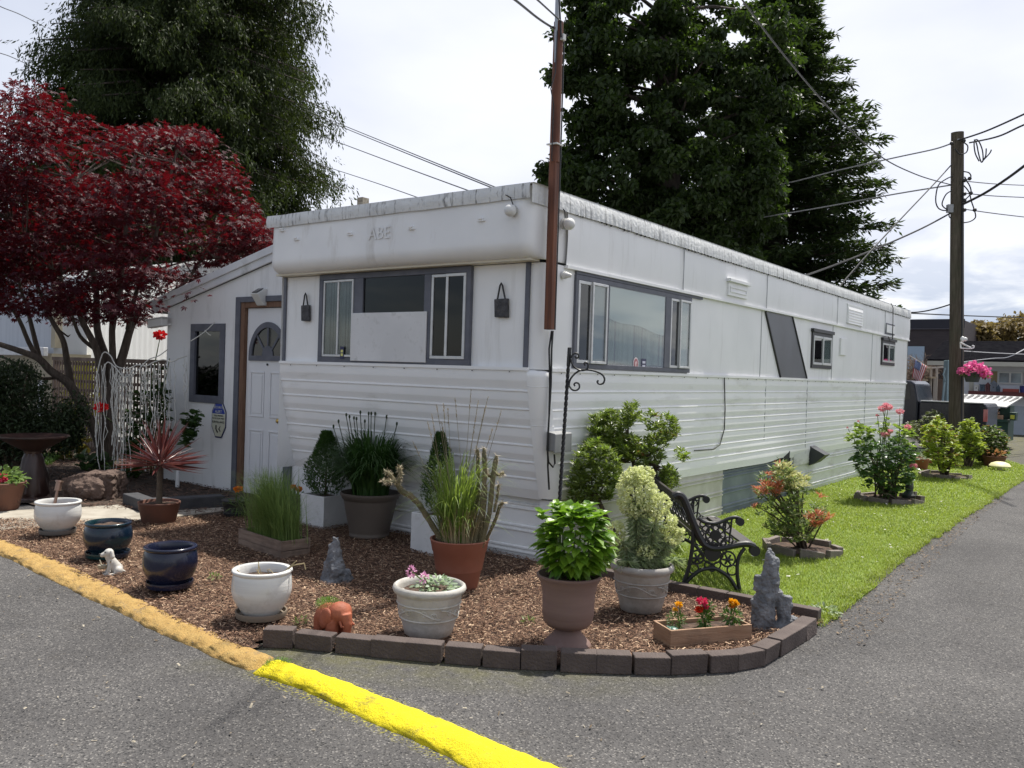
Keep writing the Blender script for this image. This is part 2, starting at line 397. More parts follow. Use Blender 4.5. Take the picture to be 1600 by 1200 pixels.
# ================================================================ ground materials
def asphalt_mat():
    m, N, L, out = nt('asphalt')
    b = N('BsdfPrincipled', Roughness=0.85); b.inputs['Specular IOR Level'].default_value = 0.3
    p = coords(N, L, None, True)
    v = N('TexVoronoi', Scale=125.0); L(p, v.inputs['Vector'])
    sp_ = N('SeparateColor'); L(v.outputs['Color'], sp_.inputs[0])
    c = mixc(N, L, ramp(N, L, sp_.outputs[0], 0.0, 1.0), (0.068, 0.065, 0.064), (0.108, 0.104, 0.101))
    st = N('MapRange'); st.inputs[1].default_value = 0.90; st.inputs[2].default_value = 0.93; L(sp_.outputs[1], st.inputs[0])
    c = mixc(N, L, st.outputs[0], c, (0.21, 0.20, 0.185))
    dk = N('MapRange'); dk.inputs[1].default_value = 0.88; dk.inputs[2].default_value = 0.92; L(sp_.outputs[2], dk.inputs[0])
    c = mixc(N, L, dk.outputs[0], c, (0.035, 0.035, 0.036))
    n = N('TexNoise', Scale=0.9, Detail=6.0); L(p, n.inputs['Vector'])
    c = mixc(N, L, ramp(N, L, n.outputs[0], 0.3, 0.7), mixc(N, L, 1.0, c, (0.62, 0.62, 0.63), 'MULTIPLY'), c)
    n8 = N('TexNoise', Scale=4.5, Detail=8.0, Roughness=0.7); L(p, n8.inputs['Vector'])
    c = mixc(N, L, ramp(N, L, n8.outputs[0], 0.55, 0.72, 0.0, 0.55), c, mixc(N, L, 1.0, c, (0.70, 0.66, 0.60), 'MULTIPLY'))
    n3 = N('TexNoise', Scale=1.3, Detail=6.0, Roughness=0.7); L(p, n3.inputs['Vector'])
    pd = N('VectorMath', operation='ADD'); sc3 = N('VectorMath', operation='SCALE'); L(n3.outputs['Color'], sc3.inputs[0]); sc3.inputs['Scale'].default_value = 0.55; L(p, pd.inputs[0]); L(sc3.outputs[0], pd.inputs[1])
    vc = N('TexVoronoi', Scale=0.42, feature='DISTANCE_TO_EDGE'); L(pd.outputs[0], vc.inputs['Vector'])
    n9 = N('TexNoise', Scale=0.7, Detail=2.0); L(p, n9.inputs['Vector'])
    cr_ = N('Math', operation='MULTIPLY'); L(ramp(N, L, vc.outputs['Distance'], 0.0, 0.0035, 1.0, 0.0), cr_.inputs[0]); L(ramp(N, L, n9.outputs[0], 0.50, 0.60, 0.0, 0.65), cr_.inputs[1])
    c = mixc(N, L, cr_.outputs[0], c, (0.022, 0.021, 0.020))
    # moss, grit and old spray paint beside the brick edging and the kerb: stains with a place of their own
    sx = N('SeparateXYZ'); L(p, sx.inputs[0])
    def math_(op, a, b_=None):
        q = N('Math', operation=op)
        for k, vv in enumerate((a, b_)):
            if vv is None: continue
            if hasattr(vv, 'links'): L(vv, q.inputs[k])
            else: q.inputs[k].default_value = vv
        return q.outputs[0]
    # distance outside the brick line through (0,-2.75)-(2.2,-1.4)
    dist = math_('SUBTRACT', math_('ADD', math_('MULTIPLY', sx.outputs[0], 0.52), -2.346), math_('MULTIPLY', sx.outputs[1], 0.854))
    near = ramp(N, L, dist, -0.02, 0.55, 1.0, 0.0)
    xr = math_('MULTIPLY', ramp(N, L, sx.outputs[0], -0.2, 0.1), ramp(N, L, sx.outputs[0], 1.2, 2.4, 1.0, 0.0))
    n4 = N('TexNoise', Scale=5.0, Detail=8.0, Roughness=0.7); L(p, n4.inputs['Vector'])
    mm = math_('MULTIPLY', math_('MULTIPLY', near, xr), ramp(N, L, n4.outputs[0], 0.35, 0.6))
    c = mixc(N, L, math_('MULTIPLY', mm, 0.75), c, (0.11, 0.105, 0.035))
    # yellow over-spray beside the painted kerb
    dk2 = math_('ABSOLUTE', math_('ADD', sx.outputs[1], math_('ADD', 2.955, math_('MULTIPLY', math_('MAXIMUM', math_('SUBTRACT', sx.outputs[0], 0.85), 0.0), 0.075))))
    sy = math_('MULTIPLY', ramp(N, L, dk2, 0.08, 0.19, 1.0, 0.0), ramp(N, L, sx.outputs[0], 0.2, 0.4))
    n5 = N('TexNoise', Scale=60.0, Detail=4.0); L(p, n5.inputs['Vector'])
    sy = math_('MULTIPLY', sy, ramp(N, L, n5.outputs[0], 0.52, 0.66))
    c = mixc(N, L, sy, c, (0.55, 0.50, 0.02))
    L(c, b.inputs['Base Color'])
    bp = N('Bump', Strength=0.7); bp.inputs['Distance'].default_value = 0.006
    L(v.outputs['Distance'], bp.inputs['Height']); L(bp.outputs[0], b.inputs['Normal'])
    L(b.outputs[0], out.inputs[0]); return m
def sheet(name, poly, z, mat, step=0.12, amp=0.0, sc=3.0, kind='structure', **kw):
    """a ground sheet over a polygon, gently uneven"""
    q = np.asarray(poly); lo, hi = q.min(0)-step, q.max(0)+step
    nx = int((hi[0]-lo[0])/step)+1; ny = int((hi[1]-lo[1])/step)+1
    X, Y = np.meshgrid(lo[0]+np.arange(nx+1)*step, lo[1]+np.arange(ny+1)*step)
    V = np.stack([X.ravel(), Y.ravel(), np.zeros(X.size)], 1)
    V[:, 2] = [z+amp*nz(a, b, sc) for a, b in V[:, :2]]
    F = np.array([(j*(nx+1)+i, j*(nx+1)+i+1, (j+1)*(nx+1)+i+1, (j+1)*(nx+1)+i) for j in range(ny) for i in range(nx)])
    c = V[F].mean(1); keep = inpoly(c[:, :2], poly); F = F[keep]
    u, inv = np.unique(F, return_inverse=True)
    return npbuild(name, [(V[u], inv.reshape(-1, 4))], mat, kind=kind, smooth=True, **kw)
asph = asphalt_mat()
b = MB(); b.add([(-300, -300, 0), (300, -300, 0), (300, 400, 0), (-300, 400, 0)], [(0, 1, 2, 3)])
b.build('asphalt_ground', asph, kind='structure', org=(0, 0, 0))
BRX = [(410, 1012), (459, 1014), (518, 1021), (577, 1027), (636, 1033), (694, 1038), (753, 1043), (814, 1048), (873, 1050), (932, 1053), (990, 1055), (1049, 1056), (1108, 1053), (1153, 1050), (1197, 1042), (1220, 1028), (1260, 1003), (1277, 990)]
BRG = [G(*p)[:2] for p in BRX]
BED = [(-4.5, -2.50), (-2.8, -2.63), (-1.2, -2.86), (-0.05, -2.93)]+[tuple(p+np.array([-0.03, 0.05])) for p in BRG]+[(2.40, 0.10), (0.22, 0.12), (0.22, 0.28), (-3.5, 0.34), (-3.9, 0.10), (-3.95, -0.42), (-4.15, -1.08), (-4.62, -1.62), (-5.1, -2.05), (-5.3, -2.42)]
def bedz(x, y): return 0.035+0.02*nz(x, y, 1.1, 4.0)
soil = M('bark_mulch_base', (0.05, 0.028, 0.019), 0.95, (0.12, 0.068, 0.042), 30.0, bump=0.9, bscale=60.0)
o = sheet('mulch_ground', BED, 0.02, soil, 0.08, 0.02, 1.1)
# bark chips: uncountable
def chips(name, poly, n, lmin, lmax, mats, z0=0.03, amp=0.02, w=(0.25, 0.5), label=None):
    P2 = scatter(poly, n)
    P = np.column_stack([P2, [z0+amp*nz(a, b_, 1.1) for a, b_ in P2]])
    P[:, 2] += rng.random(n)*0.022
    D = rdir(n); D[:, 2] *= 0.22; D = nrm(D)
    Nn = nrm(rdir(n)*0.5+np.array([0, 0, 1.0])); S = nrm(np.cross(D, Nn)); Nn = np.cross(S, D)
    L = (lmin+(lmax-lmin)*rng.random(n)**1.6)[:, None]; Wd = L*(w[0]+(w[1]-w[0])*rng.random(n))[:, None]*0.62
    th = Wd*0.22
    a, c_ = P-D*L/2, P+D*L/2; sk = (rng.random((n, 1))-0.5)*0.5
    V = np.stack([a-S*Wd/2, a+S*Wd*0.35, c_+S*Wd/2+D*L*sk*0.3, c_-S*Wd*0.4, P+Nn*th+S*Wd*0.05], 1).reshape(-1, 3)
    i = np.arange(n)[:, None]*5
    F = np.concatenate([i+np.array([f]) for f in ((0, 4, 3), (0, 1, 4), (1, 2, 4), (2, 3, 4))])
    return npbuild(name, [(V, F)], mats, kind='stuff', label=label)
def chipmat():
    m, N, L, out = nt('bark_chip')
    b = N('BsdfPrincipled', Roughness=0.85); b.inputs['Specular IOR Level'].default_value = 0.25
    g = N('NewGeometry'); cr = N('ValToRGB'); L(g.outputs['Random Per Island'], cr.inputs[0])
    e = cr.color_ramp.elements; e[0].position = 0; e[0].color = (0.035, 0.018, 0.012, 1); e[1].position = 1; e[1].color = (0.58, 0.43, 0.29, 1)
    for ps, cl in ((0.32, (0.10, 0.052, 0.033)), (0.62, (0.20, 0.115, 0.072)), (0.87, (0.34, 0.22, 0.145))):
        k = e.new(ps); k.color = rgba(cl)
    L(cr.outputs[0], b.inputs['Base Color']); L(b.outputs[0], out.inputs[0]); return m
cm = chipmat()
NEAR = [p for p in BED]
chips('bark_mulch', BED, 165000, 0.008, 0.034, cm, label='brown bark chip mulch covering the corner bed')
# lawn
LAWN = [(0.03, 0.30), (0.30, 0.16), (2.38, 0.14), (2.36, 1.2), (2.28, 2.9), (2.26, 6.0), (2.3, 10), (2.32, 13.0), (2.2, 15.2), (1.6, 16.6), (-0.6, 16.8), (-0.6, 14.2), (0.03, 13.9)]
lawnbase = M('lawn_soil', (0.10, 0.16, 0.022), 0.9, (0.17, 0.24, 0.035), 9.0, bump=0.5, bscale=50.0)
sheet('lawn', LAWN, 0.012, lawnbase, 0.12, 0.008, 1.5)
grassm = M('grass_blade', (0.19, 0.26, 0.03), 0.5, (0.10, 0.17, 0.025), 2.2, 0.38, 0.62, isl=(0.34, 0.40, 0.07), transl=(0.33, 0.42, 0.05), tfac=0.36, spec=0.35)
def grass(poly, n, h, w):
    P2 = scatter(poly, n); P = np.column_stack([P2, np.full(n, 0.012)])
    return blades(P, rng.random(n)*2*PI, h*(0.55+0.6*rng.random(n)), h*(0.3+0.7*rng.random(n)), w, 2, fall=0.6)
L1 = [(0.03, 0.30), (0.30, 0.16), (2.38, 0.14), (2.36, 1.2), (2.28, 2.9), (2.27, 4.0), (0.03, 4.0)]
L2 = [(0.03, 4.0), (2.27, 4.0), (2.3, 8.0), (0.03, 8.0)]
L3 = [(0.03, 8.0), (2.3, 8.0), (2.32, 13.0), (2.2, 15.2), (1.6, 16.6), (-0.6, 16.8), (-0.6, 14.2), (0.03, 13.9)]
EDGE = [(2.34, 0.0), (2.44, 0.0), (2.42, 1.2), (2.34, 2.9), (2.33, 6.0), (2.37, 10), (2.40, 13.0), (2.3, 13.0), (2.24, 6.0), (2.26, 2.9), (2.34, 1.2)]
npbuild('lawn_grass', [grass(L1, 52000, 0.036, 0.005), grass(L2, 26000, 0.042, 0.009), grass(L3, 22000, 0.05, 0.014), grass(EDGE, 4500, 0.04, 0.006)]+[grass([(x_-0.10, y_-0.12), (x_+0.07*rng.random(), y_-0.08), (x_+0.07*rng.random(), y_+0.1), (x_-0.1, y_+0.12)], 160, 0.045, 0.007) for x_, y_ in [(np.interp(v, [0, 2.9, 13], [2.40, 2.30, 2.36]), v) for v in np.arange(0.1, 12.5, 0.23) if rng.random() < 0.6]], grassm, kind='stuff', label='short mown bright green grass on the side lawn')
chips('fallen_petals', [(0.4, 1.5), (2.2, 1.0), (2.2, 9.0), (0.4, 9.0)], 70, 0.018, 0.034, M('petal_white', (0.6, 0.58, 0.5), 0.8), 0.04, 0.0, (0.8, 1.2), 'a few pale fallen petals on the lawn')
# gravelly asphalt crumbs along the lawn edge and loose stones on the lane
lm = M('grit', (0.10, 0.09, 0.08), 0.9, isl=(0.24, 0.22, 0.19))
chips('loose_grit', [(2.36, -0.6), (2.62, -0.6), (2.52, 1.5), (2.42, 4), (2.38, 4), (2.42, 1.5)], 450, 0.005, 0.013, lm, 0.002, 0.001, (0.8, 1.4), 'loose grit along the lawn edge')
chips('edge_debris', [(2.36, 0.1), (2.75, -0.3), (2.62, 2.0), (2.5, 5.0), (2.45, 9.0), (2.36, 9.0), (2.34, 5), (2.3, 2.9)], 1500, 0.006, 0.03, M('edge_litter', (0.05, 0.035, 0.022), 0.9, isl=(0.26, 0.19, 0.12)), 0.002, 0.0, (0.3, 0.9), 'brown litter gathered along the lawn edge of the lane')
chips('fallen_debris', [(-4, -6), (5, -4.5), (3.2, -0.5), (2.5, -1.6), (0.5, -2.9), (-4.5, -2.8)], 700, 0.006, 0.028, M('debris', (0.10, 0.07, 0.04), 0.9, isl=(0.40, 0.36, 0.28)), 0.002, 0.0, (0.3, 1.0), 'scattered bits of bark and grit on the asphalt')
# concrete path and the dark planting ground left of the door
conc = M('path_concrete', (0.30, 0.27, 0.22), 0.9, (0.40, 0.37, 0.31), 5.0, bump=0.35, bscale=70.0, dirt=(0.17, 0.14, 0.10), dscale=2.0)
PATH = [G(*p)[:2] for p in [(-90, 842), (24, 831), (128, 825), (222, 818), (352, 802), (352, 796), (222, 806), (186, 793), (128, 797), (0, 803), (-90, 808)]]
b = MB(); b.prism([(x, y, 0.0) for x, y in PATH], (0, 0, 0.035)); b.build('concrete_path', conc, kind='structure', bevel=0.008)
GARD = [(-16, -1.6), (-6.6, -1.72), (-5.55, -1.25), (-5.0, -0.98), (-4.7, -0.82), (-3.9, -0.48), (-3.9, 0.78), (-6.95, 0.80), (-6.95, 3.0), (-16, 3.0)]
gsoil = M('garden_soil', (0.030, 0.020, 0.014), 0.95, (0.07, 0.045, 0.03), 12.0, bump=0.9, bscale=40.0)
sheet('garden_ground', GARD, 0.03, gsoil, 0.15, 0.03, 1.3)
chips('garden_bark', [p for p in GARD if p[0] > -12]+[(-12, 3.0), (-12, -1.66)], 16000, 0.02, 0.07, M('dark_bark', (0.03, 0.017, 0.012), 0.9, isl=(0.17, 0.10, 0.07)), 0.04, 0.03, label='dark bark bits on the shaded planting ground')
# kerb: lumpy extruded asphalt, faded ochre then freshly sprayed yellow
def kerbmat(name, a, a2, dk, sc):
    m, N, L, out = nt(name)
    b = N('BsdfPrincipled', Roughness=0.8); b.inputs['Specular IOR Level'].default_value = 0.3
    p = coords(N, L, None, True)
    n = N('TexNoise', Scale=18.0, Detail=8.0, Roughness=0.7); L(p, n.inputs['Vector'])
    c = mixc(N, L, ramp(N, L, n.outputs[0], 0.35, 0.65), a, a2)
    v = N('TexVoronoi', Scale=sc, feature='DISTANCE_TO_EDGE'); L(p, v.inputs['Vector'])
    n2 = N('TexNoise', Scale=70.0, Detail=5.0, Roughness=0.7); L(p, n2.inputs['Vector'])
    c = mixc(N, L, ramp(N, L, n2.outputs[0], 0.58, 0.68), c, dk)
    n6 = N('TexNoise', Scale=6.0, Detail=7.0, Roughness=0.75); L(p, n6.inputs['Vector'])
    c = mixc(N, L, ramp(N, L, n6.outputs[0], 0.57, 0.68, 0.0, 0.85), c, dk)
    L(c, b.inputs['Base Color'])
    bp = N('Bump', Strength=0.9); bp.inputs['Distance'].default_value = 0.016
    L(n2.outputs[0], bp.inputs['Height']); L(bp.outputs[0], b.inputs['Normal'])
    L(b.outputs[0], out.inputs[0]); return m
def kerb(name, path, width, h, mat, cracks):
    P = np.array(path, float); seg = np.linalg.norm(np.diff(P, axis=0), axis=1); s = np.concatenate([[0], np.cumsum(seg)])
    n = int(s[-1]/0.022); m = 22; b = MB()
    ts = np.linspace(0, s[-1], n+1); X = np.interp(ts, s, P[:, 0]); Y = np.interp(ts, s, P[:, 1]); Wd = np.interp(ts, s, width)
    k = np.ones(9)/9
    Ys = np.convolve(np.pad(Y, 4, 'edge'), k, 'valid')
    dx = np.gradient(X); dy = np.gradient(Ys); l = np.hypot(dx, dy); nx, ny = -dy/l, dx/l
    ck = rng.random(int(s[-1]/0.10))*s[-1]
    vs = []
    for i in range(n+1):
        end = min(1.0, (s[-1]-ts[i])/0.06+0.15, ts[i]/0.06+0.15)
        crk = np.min(np.abs(ck-ts[i])) if cracks else 1.0
        for j in range(m+1):
            a = PI*j/m; u = math.cos(a); z = math.sin(a)**0.75
            jit = 0.022*nz(X[i]*1.0, u*0.9, 3.0, 2.0)+0.014*nz(X[i], u, 11.0, 4.0)
            px = X[i]+nx[i]*(-u)*(Wd[i]/2+jit); py = Ys[i]+ny[i]*(-u)*(Wd[i]/2+jit)
            q = noise.fractal(Vector((px*14, py*14, z*1.5)), 1.0, 2.0, 5)*(0.012 if cracks else 0.008)
            dip = -0.022*max(0, 1-abs(crk+0.035*nz(px, py, 9.0))/0.022) if cracks else 0
            vs.append((px, py, -0.02+(h+0.02)*z*end+q*z+dip*z))
    fs = [(i*(m+1)+j, i*(m+1)+j+1, (i+1)*(m+1)+j+1, (i+1)*(m+1)+j) for i in range(n) for j in range(m)]
    fs = [f[::-1] for f in fs]
    b.add(vs, fs, 0, True); return b.build(name, mat, kind='structure', sharp=3.0)
KH = 0.048
KU = np.array([G(*p, KH) for p in [(-60, 822), (0, 838), (60, 860), (120, 884), (250, 948), (330, 983), (400, 1012), (440, 1028), (500, 1046), (560, 1069), (630, 1094), (700, 1120), (780, 1154), (870, 1197)]])
KL = np.array([G(*p) for p in [(-60, 845), (0, 866), (70, 898), (150, 937), (250, 986), (350, 1032), (425, 1057), (520, 1095), (580, 1123), (640, 1150), (745, 1200)]])
def kc(xs): yu = np.interp(xs, KU[:, 0], KU[:, 1]); yl = np.interp(xs, KL[:, 0], KL[:, 1]); return (yu+yl)/2, (yu-yl)+0.05
kx = np.array([-4.3, -3.6, -2.8, -2.0, -1.2, -0.6, -0.1, 0.27]); ky, kw = kc(kx)
kerb('kerb', [(-9.5, ky[0]+0.15), (-6.5, ky[0]+0.10)]+list(zip(kx, ky)), [kw[0]]*2+list(kw), KH, kerbmat('kerb_faded_yellow', (0.36, 0.22, 0.068), (0.47, 0.31, 0.105), (0.17, 0.135, 0.09), 14.0), True)
kx = np.array([0.25, 0.6, 0.95, 1.3, 1.6, 1.9]); ky, kw = kc(kx)
kerb('yellow_kerb', list(zip(kx, ky))+[(2.6, ky[-1]-0.06), (5.0, ky[-1]-0.3)], list(kw)+[kw[-1]]*2, KH, kerbmat('kerb_bright_yellow', (0.66, 0.54, 0.008), (0.74, 0.62, 0.015), (0.27, 0.23, 0.05), 20.0), False)
# ================================================================ mobile home
white = M('white_aluminium', (0.76, 0.765, 0.76), 0.42, (0.83, 0.83, 0.825), 1.4, spec=0.4, dirt=(0.50, 0.49, 0.46), dscale=2.4, dlo=0.57, dhi=0.95, dstretch=(3.0, 3.0, 0.35))
whitecap = M('white_cap_paint', (0.75, 0.75, 0.745), 0.45, (0.82, 0.82, 0.81), 1.5, spec=0.4, dirt=(0.36, 0.32, 0.26), dscale=1.8, dlo=0.58, dhi=0.95, dstretch=(2.2, 2.2, 0.6))
siding = M('white_siding', (0.78, 0.785, 0.78), 0.5, (0.83, 0.83, 0.825), 1.6, spec=0.45, dirt=(0.48, 0.47, 0.42), dscale=3.0, dlo=0.56, dhi=0.95, dstretch=(0.5, 0.5, 2.0))
roofm = M('roof_coating', (0.60, 0.61, 0.61), 0.7, (0.70, 0.71, 0.70), 4.0, dirt=(0.07, 0.065, 0.058), dscale=15.0, dlo=0.54, dhi=0.72, dstretch=(2.2, 2.2, 0.10), bump=0.4, bscale=25)
slate = M('slate_grey_trim', (0.085, 0.092, 0.115), 0.55, (0.115, 0.12, 0.145), 8.0)
dark = M('dark_interior', (0.012, 0.013, 0.015), 0.8)
alu = M('aluminium_frame', (0.52, 0.53, 0.53), 0.38, (0.62, 0.62, 0.61), 10.0, metal=0.35, dirt=(0.22, 0.21, 0.19), dscale=7.0, dlo=0.6, dhi=0.9)
glass = glassmat('window_glass')
dglass = glassmat('dark_window_glass', (0.30, 0.32, 0.33), 0.022)
blackm = M('black_plastic', (0.012, 0.012, 0.013), 0.45)
rust = M('dark_rivet', (0.05, 0.045, 0.04), 0.7)
home = thing('mobile_home', 'long white mobile home with ribbed lower siding and a rounded overhanging front cap', 'mobile home', (-1.75, 6.8, 0))
LEN = 13.75; WID = -3.45
ZB, ZW, ZF, ZT = 0.57, 1.72, 2.64, 3.26       # belly, belt, fascia bottom, top
RIBS = [1.53, 1.37, 1.21, 1.05, 0.90, 0.75]
def yfront(z):                                  # lower front leans back to the belly
    t = max(0.0, (ZW-z)/(ZW-ZB)); return 0.0+0.25*t**1.25
def yrear(z):
    t = max(0.0, (ZW-z)/(ZW-ZB)); return LEN-0.02-0.28*t
prof = [(ZW, 0.0)]
zz = [ZW]+RIBS+[ZB]
for i in range(len(zz)-1):
    a, b_ = zz[i], zz[i+1]
    if i > 0: prof += [(a+0.010, 0.0), (a+0.007, 0.010), (a-0.004, 0.012), (a-0.010, 0.001)]
    prof += [(a-(a-b_)*0.5, 0.0125), (a-(a-b_)*0.56, 0.0115)]
prof += [(ZB+0.012, 0.0), (ZB, 0.0)]
b = MB()
# front ribbed panel, side ribbed wall, back and off side
def wall_strip(mb, fa, fb, n, m=0, pr=prof):
    vs = []; fs = []; k = len(pr)
    for i in range(n+1):
        t = i/n
        for z, d in pr: vs.append(fa(t, z, d))
    for i in range(n):
        for j in range(k-1): fs.append((i*k+j, i*k+j+1, (i+1)*k+j+1, (i+1)*k+j))
    mb.add(vs, fs, m, True)
wob = lambda x, z, s: 0.004*nz(x, z*2, 0.8, s)
wall_strip(b, lambda t, z, d: (WID+0.0+t*(-0.12-WID), yfront(z)-d+wob(t*3.4, z, 1), z), None, 10)
def sidex(y, z): 
    bulge = 0.035*math.exp(-((y-5.4)/0.9)**2)*max(0, (0.95-z)/0.4) if z < 0.95 else 0
    return bulge+wob(y, z, 5)
wall_strip(b, lambda t, z, d: (0.0+d+sidex(0.16+t*(LEN-0.3), z), (yfront(z)+0.13)*(1-t)+(yrear(z)-0.1)*t, z+(0.03*math.exp(-((t*13.4+0.1-5.9)/0.35)**2) if z < 0.60 else 0)), None, 70)
b.build('lower_siding', siding, home, sharp=0.5)
b = MB(); wall_strip(b, lambda t, z, d: (WID, LEN-0.1+t*(-LEN+0.1), z), None, 4, pr=[(ZT, 0), (ZB, 0)])
wall_strip(b, lambda t, z, d: (t*WID, yrear(z), z), None, 4, pr=[(ZT, 0), (ZW, 0), (ZB, 0)])
b.build('far_wall', white, home)
# rounded front corner trim: bulged strip from belt to belly
b = MB()
def ctrim(u, v):
    z = ZW-0.0-(ZW-ZB)*v; a = (u-0.0)*PI/2
    cap = min(1.0, v/0.05); r = 0.135*(0.35+0.65*math.sqrt(max(0, 1-(1-cap)**2)))
    cx, cy = -0.135, yfront(z)+0.135
    return (cx+(r+0.012)*math.sin(a)+0.004, cy-(r+0.012)*math.cos(a)-0.004, z+0.012)
b.grid(ctrim, 8, 30)
for zc in (1.56, 1.22): b.tube([ctrim(u/8, (ZW-zc)/(ZW-ZB)) for u in range(9)], 0.003, 4, 0)
b.build('corner_trim', siding, home, sharp=2.0)
# upper walls (window band)
b = MB()
def band(u, v):
    z = ZW+(ZF-ZW)*v
    Lf = 3.45-0.10; La = 0.157; Ls = LEN-0.2
    s = u*(Lf+La+Ls)
    if s < Lf: return (WID+s, 0.03, z)
    if s < Lf+La:
        a = (s-Lf)/La*PI/2; return (-0.10+0.10*math.sin(a), 0.13-0.10*math.cos(a), z)
    return (0.0+0.003*nz(s, z, 0.9), 0.13+(s-Lf-La)*1.0, z)
b.grid(band, 160, 4)
b.build('window_band_wall', white, home, sharp=2.0)
# belt moulding
b = MB()
slab(b, FR, WID, -0.13, ZW-0.012, ZW+0.016, -0.03, 0.016); slab(b, SD, 0.16, LEN-0.05, ZW-0.014, ZW+0.014, 0.0, 0.022)
for y in np.arange(0.3, LEN-0.1, 0.31): b.box(0.021, 0.025, y-0.005, y+0.005, ZW-0.032, ZW-0.022, 1)
for x in np.arange(WID+0.2, -0.2, 0.42): b.box(x-0.005, x+0.005, -0.019, -0.015, ZW-0.030, ZW-0.020, 1)
b.build('belt_moulding', [siding, rust], home)
# front cap: rolled overhang
b = MB()
def cap(u, v):
    # u along the front, round both ends into the sides; v bottom lip -> top
    r = 0.13; y0 = -0.21; q = [(0.03, ZF+0.03), (-0.06, ZF+0.015)]
    n = len(q)
    if v < 0.16: k = v/0.16; y, z = 0.03+(y0+r-0.03)*k, ZF+0.03-0.01*k
    elif v < 0.46: a = (v-0.16)/0.30*PI/2; y, z = y0+r-r*math.sin(a), ZF+0.02+r-r*math.cos(a)
    else: k = (v-0.46)/0.54; y, z = y0+0.02*k, ZF+0.02+r+(ZT-ZF-r-0.02)*k
    d = 0.03-y                                # overhang depth at this height
    rc = 0.13; x0, x1 = WID-0.0, 0.0
    Lf = x1-x0-2*rc; La = rc*PI/2; Ls = 0.45; T = Lf+2*La+2*Ls; s = u*T
    if s < Ls: x, yy = x0, y+rc+(Ls-s)
    elif s < Ls+La: a = (s-Ls)/La*PI/2; x, yy = x0+rc-rc*math.cos(a), y+rc-rc*math.sin(a)
    elif s < Ls+La+Lf: x, yy = x0+rc+(s-Ls-La), y
    elif s < Ls+2*La+Lf: a = (s-Ls-La-Lf)/La*PI/2; x, yy = x1-rc+rc*math.sin(a), y+rc-rc*math.cos(a)
    else: x, yy = x1, y+rc+(s-Ls-2*La-Lf)
    yy = min(yy, 0.55)
    inset = 0.0
    if v < 0.46 and (s < Ls+La or s > Ls+La+Lf):     # round the ends under as well
        k = 1-v/0.46; inset = 0.05*k*k
        x += inset if s < T/2 else -inset*0.6
    w_ = 0.006*nz(s, v, 1.6, 3)
    return (x, yy+w_, z)
b.grid(cap, 90, 26)
b.build('front_cap', whitecap, home, sharp=2.0)
b = MB(); slab(b, FR, WID+0.02, -0.06, ZF+0.005, ZF+0.025, -0.03, 0.10); b.build('drip_strip', M('cream_strip', (0.62, 0.58, 0.47), 0.6), home)
# fascia band on the side, with drip edge
b = MB()
def fas(u, v): return (0.022+0.010*math.sin(v*PI)+0.004*nz(u*13, v, 1.0, 7), 0.32+u*(LEN-0.02-0.32), ZF+(3.12-ZF)*v)
b.grid(fas, 90, 8)
slab(b, SD, 0.32, LEN-0.02, ZF-0.022, ZF+0.004, 0.0, 0.040)
b.build('side_fascia', white, home, sharp=1.0)
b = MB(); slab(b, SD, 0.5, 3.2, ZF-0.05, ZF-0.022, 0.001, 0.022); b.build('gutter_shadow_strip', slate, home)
# crimped roof edge
b = MB()
def edge(u, v):
    y = -0.21+u*(LEN+0.21); w = 0.0022*math.sin(y*2*PI/0.085)*(1-v)
    x = 0.045+w-0.02*v**3
    if y < 0.1: x = min(x, 0.012+w*0.3)
    return (x, y, 3.105+0.006*nz(y*1.0, 0, 1.3, 9)*(1-v)+(0.165)*v)
b.grid(edge, 900, 4)
def fedge(u, v):
    x = WID-0.01+u*(3.455); return (x, -0.215-0.012*(1-abs(2*v-1))-0.004*nz(x, v, 5, 2), 3.145+0.125*v+0.006*nz(x, 1, 3.0, 5))
b.grid(fedge, 120, 4)
def rtop(u, v): return (WID-0.01+u*3.49, -0.21+v*(LEN+0.21), 3.268+0.05*math.sin(u*PI)*min(1, v*14))
b.grid(rtop, 10, 60)
# dark drip beads under the crimp belong to the roof coating
for y in np.arange(0.45, LEN, 0.085):
    if rng.random() < 0.75:
        h = 0.004+0.014*rng.random(); b.box(0.034, 0.048, y-0.006, y+0.006, 3.105-h, 3.108, 1)
b.build('roof', [roofm, rust], home, sharp=0.9)
# panel seams, thin cover strips
seamm = M('seam', (0.42, 0.43, 0.44), 0.5)
for px, pya, pyb in [(1063, 400, 455), (1194, 420, 480), (1305, 445, 500), (1380, 480, 505)]:
    y = PX(px, pyb)[1]; b = MB(); slab(b, SD, y-0.004, y+0.004, ZF+0.01, 3.10, 0.03, 0.038); b.build('panel_seam', seamm, home)
for px in (1188, 1300, 1362):
    y = PX(px, 550)[1]; b = MB(); slab(b, SD, y-0.005, y+0.005, ZW+0.015, ZF-0.03, 0.0, 0.008); b.build('panel_seam', seamm, home)
for px in (1194, 1259, 1350): 
    y = PX(px, 650)[1]; b = MB(); slab(b, SD, y-0.004, y+0.004, ZB+0.02, ZW-0.015, 0.0, 0.0125); b.build('panel_seam', seamm, home)
# dark corner strips on the front
b = MB(); slab(b, FR, -0.185, -0.145, ZW+0.016, ZF, -0.03, -0.005); b.build('corner_strip', slate, home)
b = MB(); slab(b, FR, WID+0.02, WID+0.055, ZW+0.016, ZF, -0.03, -0.01); b.build('corner_strip', slate, home)
